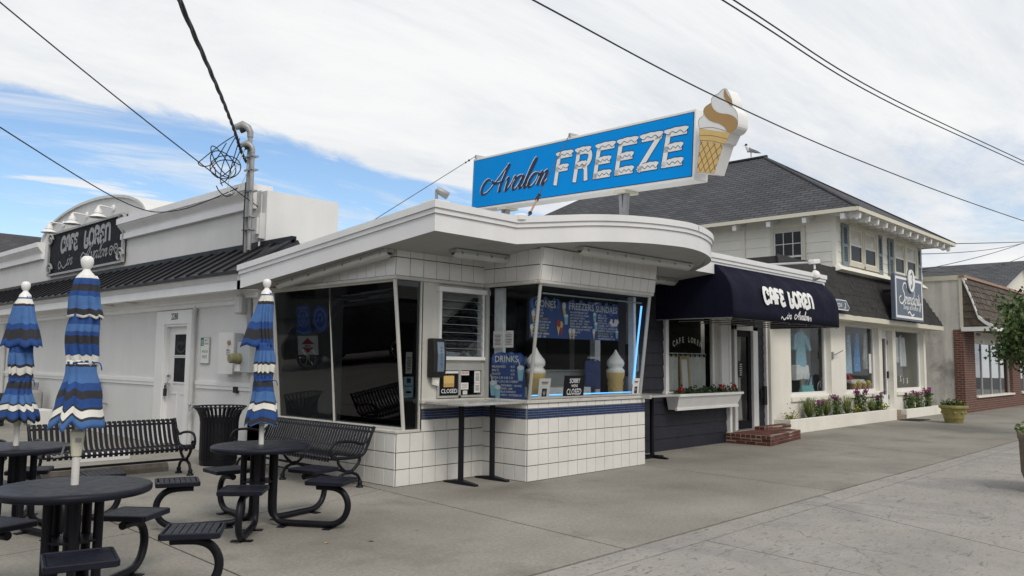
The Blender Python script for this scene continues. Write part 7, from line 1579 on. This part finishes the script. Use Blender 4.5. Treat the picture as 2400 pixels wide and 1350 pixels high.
def tee_extra(t):
    mb = MB(); mb.prism([(18.72, 8.64, 2.30), (18.55, 8.62, 2.26), (18.44, 8.6, 1.92), (18.56, 8.6, 1.88), (18.70, 8.62, 2.05)], (0, .12, 0)); mb.prism([(19.16, 8.64, 2.30), (19.36, 8.62, 2.22), (19.48, 8.6, 1.9), (19.36, 8.6, 1.86), (19.2, 8.62, 2.05)], (0, .12, 0)); mb.parts('sleeve', 'tee_blue', t)
    mb = MB(); mb.tube([(18.94, 8.66, .8), (18.94, 8.66, 1.25)], .02, 8); mb.tube([(18.94, 8.66, 2.3), (18.94, 8.66, 2.42)], .07, 10); mb.parts('stand', 'mannequin', t)
    mb = MB(); mb.prism([(18.62, 8.60, 1.52), (19.30, 8.60, 1.52), (19.36, 8.60, 1.14), (18.98, 8.6, 1.16), (18.96, 8.6, 1.3), (18.92, 8.6, 1.16), (18.58, 8.6, 1.14)], (0, .16, 0)); mb.build('shorts', 'shirt_white', t, bevel=.02)
garment('mannequin', 'torso mannequin in a light blue tee and white shorts in the left shop window', 'mannequin', 18.95, 8.66, 1.45, [(2.36, .10, .10), (2.32, .22, .22), (2.2, .26, .25), (1.9, .26, .27), (1.6, .29, .31), (1.48, .31, .33)], 'tee_blue', None, tee_extra)
bgx = thing('shoulder_bag', 'teal shoulder bag lying on the display floor of the left shop window', 'bag', (19.0, 8.55, .8)); mb = MB(); mb.hexa([(18.65, 8.45, .8), (19.35, 8.45, .8), (19.35, 8.65, .8), (18.65, 8.65, .8), (18.72, 8.5, 1.02), (19.3, 8.5, 1.02), (19.3, 8.6, 1.02), (18.72, 8.6, 1.02)]); mb.build('body', 'teal', bgx, bevel=.04); mb = MB(); mb.tube(catmull([(19.1, 8.55, 1.0), (19.2, 8.5, 1.3), (19.3, 8.52, 1.02)], 5), .01, 5); mb.build('strap', 'rubber', bgx)
bg2 = thing('tote_bag', 'pointed white and blue tote bag next to the teal bag', 'bag', (19.45, 8.6, .8)); mb = MB(); mb.prism([(19.35, 8.62, .8), (19.62, 8.62, .8), (19.55, 8.62, 1.3), (19.42, 8.62, 1.0)], (0, .1, 0)); mb.build('body', 'dress_pale', bg2, bevel=.01)
ck = thing('toy_bicycle', 'thin wire bicycle ornament in the right corner of the left shop window', 'ornament', (19.85, 8.5, .8)); mb = MB()
for cxx in (19.72, 20.05): mb.tube([V(cxx+.15*math.cos(a), 8.5, .96+.15*math.sin(a)) for a in [2*math.pi*i/16 for i in range(16)]], .01, 5, closed=True)
mb.tube([(19.72, 8.5, .96), (19.82, 8.5, 1.2), (20.0, 8.5, 1.18), (20.05, 8.5, .96)], .01, 5); mb.tube([(19.82, 8.5, 1.2), (19.92, 8.5, .98), (20.0, 8.5, 1.18)], .01, 5); mb.build('frame', 'galvanised', ck)
def dress(x, y, zt, zb, m, label, w0=.09, w1=.16, w2=.22): garment('hanging_dress', label, 'dress', x, y, zb, [(zt, .05, .05), (zt-.06, w0, w0), (zt-.25, w1*.85, w1*.85), (zt-.45, w1*.8, w1*.8), (zb+.3, w2*.95, w2*.95), (zb, w2, w2)], m, 'garments hanging in the shop window', None, .014, 4)
dress(21.70, 8.62, 2.36, 1.30, 'dress_pale', 'pale blue dress at the left edge of the second shop window'); dress(22.32, 8.62, 2.42, 1.35, 'dress_blue', 'bright blue patterned dress hanging in the middle of the second shop window'); dress(23.02, 8.62, 2.42, 1.42, 'dress_floral', 'white dress with dark flowers hanging right in the second shop window')
garment('hanging_shirt', 'long white shirt hanging in the right shop window', 'shirt', 25.95, 8.62, 1.5, [(2.40, .08, .08), (2.34, .18, .18), (2.1, .24, .26), (1.7, .27, .30), (1.5, .25, .27)], 'shirt_white', 'garments hanging in the shop window', None, .014, 4)
garment('hanging_shirt', 'patterned shirt half cut by the left frame of the right shop window', 'shirt', 25.55, 8.7, 1.62, [(2.40, .08, .08), (2.34, .16, .16), (2.1, .2, .2), (1.62, .22, .22)], 'dress_floral', 'garments hanging in the shop window', None, .014, 4)
mb = MB(); mb.box(23.28, 23.46, 8.40, 8.405, 1.30, 1.85); tag(mb.build('paper_notice', 'paper'), 'blank white sheet taped inside the second shop window at the right', 'notice')
tb = thing('display_table', 'low white display table in the second shop window', 'table', (22.0, 8.75, .8)); mb = MB(); mb.box(21.6, 22.55, 8.5, 9.0, 1.05, 1.13); mb.build('top', 'shirt_white', tb); mb = MB(); [mb.box(x, x+.05, 8.5, 8.55, .8, 1.05) for x in (21.62, 22.48)]; mb.parts('leg', 'shirt_white', tb)
mb = MB(); mb.hexa([(21.6, 8.55, 1.13), (22.0, 8.55, 1.13), (22.0, 8.85, 1.13), (21.6, 8.85, 1.13), (21.62, 8.6, 1.28), (21.75, 8.6, 1.25), (21.75, 8.8, 1.25), (21.62, 8.8, 1.28)]); tag(mb.build('folded_cloth', 'petal_red'), 'red folded cloth on the white display table', 'cloth')
for i in range(5):
    x = 21.72+i*.27; q = thing('wicker_pot', ('first', 'second', 'third', 'fourth', 'fifth')[i]+' wicker pot from the left in the row along the second shop window', 'pot', (x, 8.5, .8), 0, 'wicker pots in the shop window'); mb = MB(); mb.lathe([(.07, 0), (.10, .2), (.105, .22)], (x, 8.5, .8), 14); mb.build('pot', 'wood_gold', q, smooth=True, auto=40); mb = MB(); mb.ball(V(x, 8.5, 1.03), .085, 10); mb.build('filling', 'ink_yellow' if i % 2 else 'tan_blind', q, smooth=True)
mb = MB(); mb.lathe([(.06, 0), (.09, .1), (.08, .22), (.05, .3)], (23.2, 8.5, .8), 12); tag(mb.build('blue_vase', 'tee_blue', None, smooth=True), 'blue vase at the right end of the row of wicker pots', 'vase')
for o in C.objects:
    if o.parent is None and 'label' in o:
        n_ = o.name.split('.')[0]
        if n_ in ('mannequin', 'shoulder_bag', 'tote_bag', 'toy_bicycle'): o.location.x += .72
        elif n_ in ('hanging_dress', 'display_table', 'folded_cloth'): o.location.x += .93
        elif n_ == 'wicker_pot': o.location.x = 22.62+(o.location.x-21.72)*1.38
        elif n_ == 'blue_vase': o.location.x += .98
        elif n_ == 'hanging_shirt': o.location.x += 1.15
        elif n_ == 'paper_notice' and 22 < o.location.x < 24: o.location.x += .32
p = Pr((25.45, SY+.155, .98), (1, 0, 0), (0, 0, 1), .003); [p.text(ch, .1+k*.30, .0+.22*((k*2) % 3 == 1)*.3, .17, 0) for k, ch in enumerate('5?515') if ch != '?']; dec = p.build('window_numbers', 'shirt_white', gs)

# ================================================================== BRICK SHOP
br = thing('brick_shop', 'low brick shop with a grey stained side wall and a wood shake mansard', 'shop', (36, 10, 0))
GX, BY = 29.45, 7.45
b = MB(); b.prism([(GX, BY+.05, 0), (GX, 22, 0), (GX, 22, 4.5), (GX, BY+.05, 4.42)], (.22, 0, 0)); b.build('side_wall', 'grey_wall', br)
b = MB(); b.prism([(GX-.03, BY-.1, 4.36), (GX-.03, 22, 4.44), (GX-.03, 22, 4.56), (GX-.03, BY-.1, 4.52)], (.3, 0, 0)); b.box(GX-.025, GX+.03, BY-.02, BY+.08, 2.75, 4.4); b.parts('wall_coping', 'trim_cream', br)
b = MB(); b.box(GX, 30.75, BY, BY+.3, 0, 2.72); b.box(30.75, 46, BY, BY+.3, 0, .46); b.box(36.0, 37.3, BY, BY+.3, .46, 2.72); b.box(42.2, 43.4, BY, BY+.3, .46, 2.72); b.box(GX-.02, GX, BY, BY+.3, 0, 2.72); b.parts('brick_wall', 'far_brick', br)
b = MB(); b.box(30.75, 36.0, BY+.1, BY+.25, 2.30, 2.72); b.box(37.3, 42.2, BY+.1, BY+.25, 2.3, 2.72); b.box(30.75, 36.0, BY-.06, BY+.2, .46, .52); b.box(37.3, 42.2, BY-.06, BY+.2, .46, .52); b.parts('window_head', 'stucco_cream', br)
for xa, xb in ((30.75, 36.0), (37.3, 42.2)):
    b = MB(); n = 4
    for i in range(n+1): xx = xa+.05+(xb-xa-.1)*i/n; b.box(xx-.035, xx+.035, BY+.12, BY+.19, .52, 2.3)
    wf = b.parts('shop_window', 'aluminium', br)[0]
    for i in range(n): x0 = xa+.085+(xb-xa-.1)*i/n; x1 = xa+.015+(xb-xa-.1)*(i+1)/n; pane('pane', [(x0, BY+.15, .52), (x1, BY+.15, .52), (x1, BY+.15, 2.3), (x0, BY+.15, 2.3)], wf, 'glass_house')
b = MB(); b.box(30.5, 45.8, 10.9, 11, 0, 2.7); b.box(30.5, 45.8, BY+.31, 10.9, 2.72, 2.76); b.parts('room_wall', 'room_mid', br)
pfm = [(7.42, 4.44), (7.19, 3.80), (6.99, 3.13), (6.80, 2.95), (6.56, 2.80)]
b = MB(); b.prism([(GX-.01, y, z) for y, z in pfm]+[(GX-.01, 6.56, 2.70), (GX-.01, 7.5, 2.70)], (17, 0, 0)); b.build('mansard_core', 'wood_shake_b', br)
b = MB()
for (a, za), (c_, zb) in zip(pfm, pfm[1:]): b.hexa([(GX-.05, a, za-.07), (GX+.06, a, za-.07), (GX+.06, a, za+.05), (GX-.05, a, za+.05), (GX-.05, c_, zb-.07), (GX+.06, c_, zb-.07), (GX+.06, c_, zb+.05), (GX-.05, c_, zb+.05)])
b.box(GX-.05, GX+.05, 6.50, 7.5, 2.66, 2.80); b.box(GX+.05, 47, 6.50, 6.56, 2.66, 2.78); b.parts('rake_board', 'trim_white', br)
b = MB(); b.box(GX-.05, 47, 7.34, 7.52, 4.43, 4.52); b.build('ridge_cap', 'copper_cap', br)
# shakes: the nearest courses piece by piece
segs = []; acc2 = [0]
for (a, za), (c_, zb) in zip(pfm, pfm[1:]): acc2.append(acc2[-1]+math.hypot(c_-a, zb-za))
def onprof(s):
    s = max(0, min(acc2[-1], s))
    for k in range(len(acc2)-1):
        if s <= acc2[k+1]+1e-9:
            f = (s-acc2[k])/(acc2[k+1]-acc2[k]); return V(0, pfm[k][0]+(pfm[k+1][0]-pfm[k][0])*f, pfm[k][1]+(pfm[k+1][1]-pfm[k][1])*f)
r8 = random.Random(6); nr = 9; mbs = MB(); rest = MB()
cnt = 0
for r_ in range(nr):
    s0, s1 = acc2[-1]*r_/nr, acc2[-1]*(r_+1)/nr+.04; A_, B_ = onprof(s0), onprof(s1); d = (B_-A_); nn_ = V(0, -d.z, d.y).normalized(); nn_ = nn_ if nn_.y < 0 else -nn_
    x = GX+.06; 
    while x < 46:
        wd = r8.uniform(.14, .3); j = r8.uniform(-.02, .02); mi = r8.choice((0, 0, 1)); dd_ = d.normalized()
        P0 = V(x, A_.y, A_.z)+nn_*.008; P1 = V(x, B_.y, B_.z)+dd_*j+nn_*(.035+r8.uniform(0, .012))
        tgt = mbs if x < 37 else rest
        tgt.hexa([P0, P0+V(wd-.012, 0, 0), P0+V(wd-.012, 0, 0)+nn_*.008, P0+nn_*.008, P1-nn_*.02, P1+V(wd-.012, 0, 0)-nn_*.02, P1+V(wd-.012, 0, 0), P1], mi)
        x += wd
so3 = mbs.build('shakes', ['wood_shake', 'wood_shake_b'], br, fix=False); tag(so3, kind='stuff')
so3 = rest.build('shakes', ['wood_shake', 'wood_shake_b'], br, fix=False); tag(so3, kind='stuff')
mb = MB()
for k in range(6):
    z = 2.84+k*.24; yk = next((a+(c_-a)*(z-za)/(zb-za)) for (a, za), (c_, zb) in zip(pfm, pfm[1:]) if za >= z >= zb)
    y = yk+.03
    while y < 7.42: mb.hexa([(GX-.03, y, z), (GX-.01, y, z), (GX-.01, min(7.42, y+.17), z), (GX-.03, min(7.42, y+.17), z), (GX-.016, y, z+.23), (GX-.01, y, z+.23), (GX-.01, min(7.42, y+.17), z+.23), (GX-.016, min(7.42, y+.17), z+.23)]); y += .18
tag(mb.build('end_shakes', 'wood_shake', br), kind='stuff')
mb = MB(); mb.lathe([(.02, 0), (.05, .04), (.05, .12), (.02, .14)], (30.0, 7.2, 2.6), 10, axis=(.6, -.6, -.4)); tag(mb.build('soffit_lamp', 'galvanised', None), 'small metal spotlight under the corner of the wood shake mansard', 'lamp')
dk = thing('dark_roofed_building', 'building with a long dark shingle roof rising behind the brick shop', 'building', (42, 16, 2.8))
b = MB(); b.face([(36.2, 7.7, 4.5), (36.2, 30, 4.5), (42, 30, 6.26), (42, 7.7, 6.26)]); b.face([(42, 7.7, 6.26), (42, 30, 6.26), (47.8, 30, 4.5), (47.8, 7.7, 4.5)]); b.parts('roof', 'roof_far_y', dk); b = MB(); b.box(36.8, 47.2, 8.2, 29.6, 2.8, 4.55); b.prism([(36.8, 8.2, 4.55), (47.2, 8.2, 4.55), (42, 8.2, 6.12)], (0, .1, 0)); b.parts('wall', 'siding_cream', dk)
fr = thing('distant_roofed_house', 'distant dark shingled roof at the left edge beyond the cafe parapet', 'house', (9, 55, 0)); b = MB(); b.face([(-6, 50, 6.3), (24, 50, 6.3), (21, 56, 9.0), (-3, 56, 9.0)]); b.face([(24, 50, 6.3), (24, 62, 6.3), (21, 56, 9.0)]); b.face([(-6, 62, 6.3), (-6, 50, 6.3), (-3, 56, 9)]); b.face([(24, 62, 6.3), (-6, 62, 6.3), (-3, 56, 9), (21, 56, 9)]); b.parts('roof', 'roof_far_x', fr); b = MB(); b.box(-5.5, 23.5, 50.5, 61.5, 0, 6.4); b.build('wall', 'siding_cream', fr)
# street tree
tr = thing('street_tree', 'leafy green street tree reaching in from the right picture edge', 'tree', (21.62, 3.62, 0)); tx, ty = 21.62, 3.62; rr_ = random.Random(31)
mb = MB(); mb.tube(catmull([(tx, ty, 0), (tx+.03, ty, .8), (tx-.02, ty+.02, 1.5), (tx, ty, 2.2)], 4), [.085]*5+[.075]*4+[.05]*4, 10); mb.build('trunk', 'bark', tr, smooth=True)
mb = MB(); clumps = []
for i in range(16):
    a = i*2.399; h = rr_.uniform(.2, 1); r_ = rr_.uniform(.5, .95)*(1.2-.35*h); e = V(tx+r_*math.cos(a), ty+r_*math.sin(a), 1.75+h*1.65); s = V(tx, ty, 1.3+h*.8); mb.tube(catmull([s, s.lerp(e, .5)+V(0, 0, .12), e], 4), [.03, .028, .026, .022, .02, .018, .014, .01, .006], 6); clumps += [e, s.lerp(e, .65)+V(rr_.gauss(0, .1), rr_.gauss(0, .1), rr_.gauss(0, .1))]
for i in range(26):
    a = rr_.uniform(0, 6.28); h = rr_.random(); r_ = (1.15-.45*h)*rr_.uniform(.55, 1); clumps.append(V(tx+r_*math.cos(a), ty+r_*math.sin(a), 1.5+h*2.0))
mb.build('branch', 'bark', tr, smooth=True)
mb = MB()
for c_ in clumps:
    tone = rr_.choice((0, 0, 1, 2)); k = rr_.randint(110, 180); sg = rr_.uniform(.13, .22)
    for j in range(k):
        leaf_quad(mb, c_+V(rr_.gauss(0, sg), rr_.gauss(0, sg), rr_.gauss(0, sg*.75)), rr_, rr_.uniform(.04, .075), tone if rr_.random() < .7 else rr_.choice((0, 1, 2)), .5, .62)
mb.build('crown', ['leaf', 'leaf_dark', 'leaf_light'], tr, fix=False)

# ================================================================== ACROSS THE STREET (seen only in the glass)
ob = thing('opposite_shops', 'plain row of low shops across the street, seen only as reflections', 'building', (10, -20, 0))
b = MB(); b.box(-30, 70, -30, -18, 0, 4.2); b.build('wall', 'far_wall', ob); b = MB(); b.box(-30.2, 70.2, -30.2, -17.7, 4.2, 4.9); b.build('parapet', 'trim_cream', ob)
b = MB()
for i in range(14): b.box(-27+i*7, -22+i*7, -18.03, -17.99, .6, 2.9)
b.parts('shop_window', 'room_dark', ob)
ln = thing('opposite_house', 'long grey building on the far side of the parking lot, seen only as reflections', 'building', (-16, 25, 0)); b = MB(); b.box(-24, -16, 2, 60, 0, 5.2); b.build('wall', 'far_wall', ln); b = MB()
for i in range(8): b.box(-16.0, -15.96, 5+i*6.5, 8+i*6.5, 1.2, 2.8)
b.parts('window', 'room_dark', ln); b = MB(); b.prism([(-24.4, 1.6, 5.2), (-15.6, 1.6, 5.2), (-20, 1.6, 7.6)], (0, 59, 0)); b.build('roof', 'shingle', ln)
def suv(x, y, rz, label):
    t = thing('parked_car', label, 'car', (0, 0, 0), 0, 'cars in the parking lot')
    prof = [(-2.3, .35), (-2.35, .75), (-2.25, 1.05), (-1.95, 1.72), (-1.7, 1.80), (.2, 1.78), (.95, 1.12), (2.1, 1.0), (2.32, .85), (2.35, .35)]
    mb = MB(); mb.prism([(a, -.92, z) for a, z in prof], (0, 1.84, 0)); mb.build('body', 'car_paint', t, bevel=.08)
    mb = MB()
    for s in (-1, 1): mb.prism([(-1.95, s*.925, 1.12), (-1.75, s*.925, 1.66), (.12, s*.925, 1.64), (.72, s*.925, 1.12)], (0, s*.006, 0))
    mb.parts('window', 'glass_house', t)
    for wx in (-1.4, 1.45):
        for s in (-1, 1):
            mb = MB(); mb.lathe([(.36, -.11), (.37, 0), (.36, .11)], (wx, s*.86, .37), 24, axis=(0, 1, 0)); wh = mb.build('wheel', 'rubber', t, smooth=True, auto=40); mb = MB(); n0 = V(0, s, 0)
            for k in range(6): a = k*math.pi/3; mb.tube([V(wx, s*.985, .37), V(wx+.25*math.cos(a), s*.985, .37+.25*math.sin(a))], .025, 6)
            mb.tube([V(wx+.26*math.cos(a), s*.98, .37+.26*math.sin(a)) for a in [2*math.pi*i/24 for i in range(24)]], .02, 6, closed=True); mb.build('rim', 'chrome', wh)
    mb = MB(); [mb.tube([(-1.6, s*.75, 1.86), (.1, s*.75, 1.84)], .02, 6) for s in (-1, 1)]; mb.parts('roof_rail', 'chrome', t)
    t.location = (x, y, 0); t.rotation_euler = (0, 0, R(rz)); return t
suv(-1.6, 19.5, 60, 'black sport utility car parked in the lot to the left of the picture'); suv(-4.6, 24.0, 60, 'second dark car parked in the lot to the left of the picture')

# a few dry leaves on the terrace
for i, (x, y, rz_, lb) in enumerate(((4.02, 5.93, .5, 'small dry orange leaf on the concrete before the right table'), (4.33, 5.72, 2.1, 'small dark dry leaf on the concrete right of the orange leaf'))):
    mb = MB(); mb.X = Matrix.Translation((x, y, .003)) @ Matrix.Rotation(rz_, 4, 'Z'); mb.face([(-.03, 0, 0), (0, -.014, .006), (.035, 0, .004), (0, .016, .009)]); tag(mb.build('dry_leaf', 'copper_cap' if i == 0 else 'bark'), lb, 'leaf')
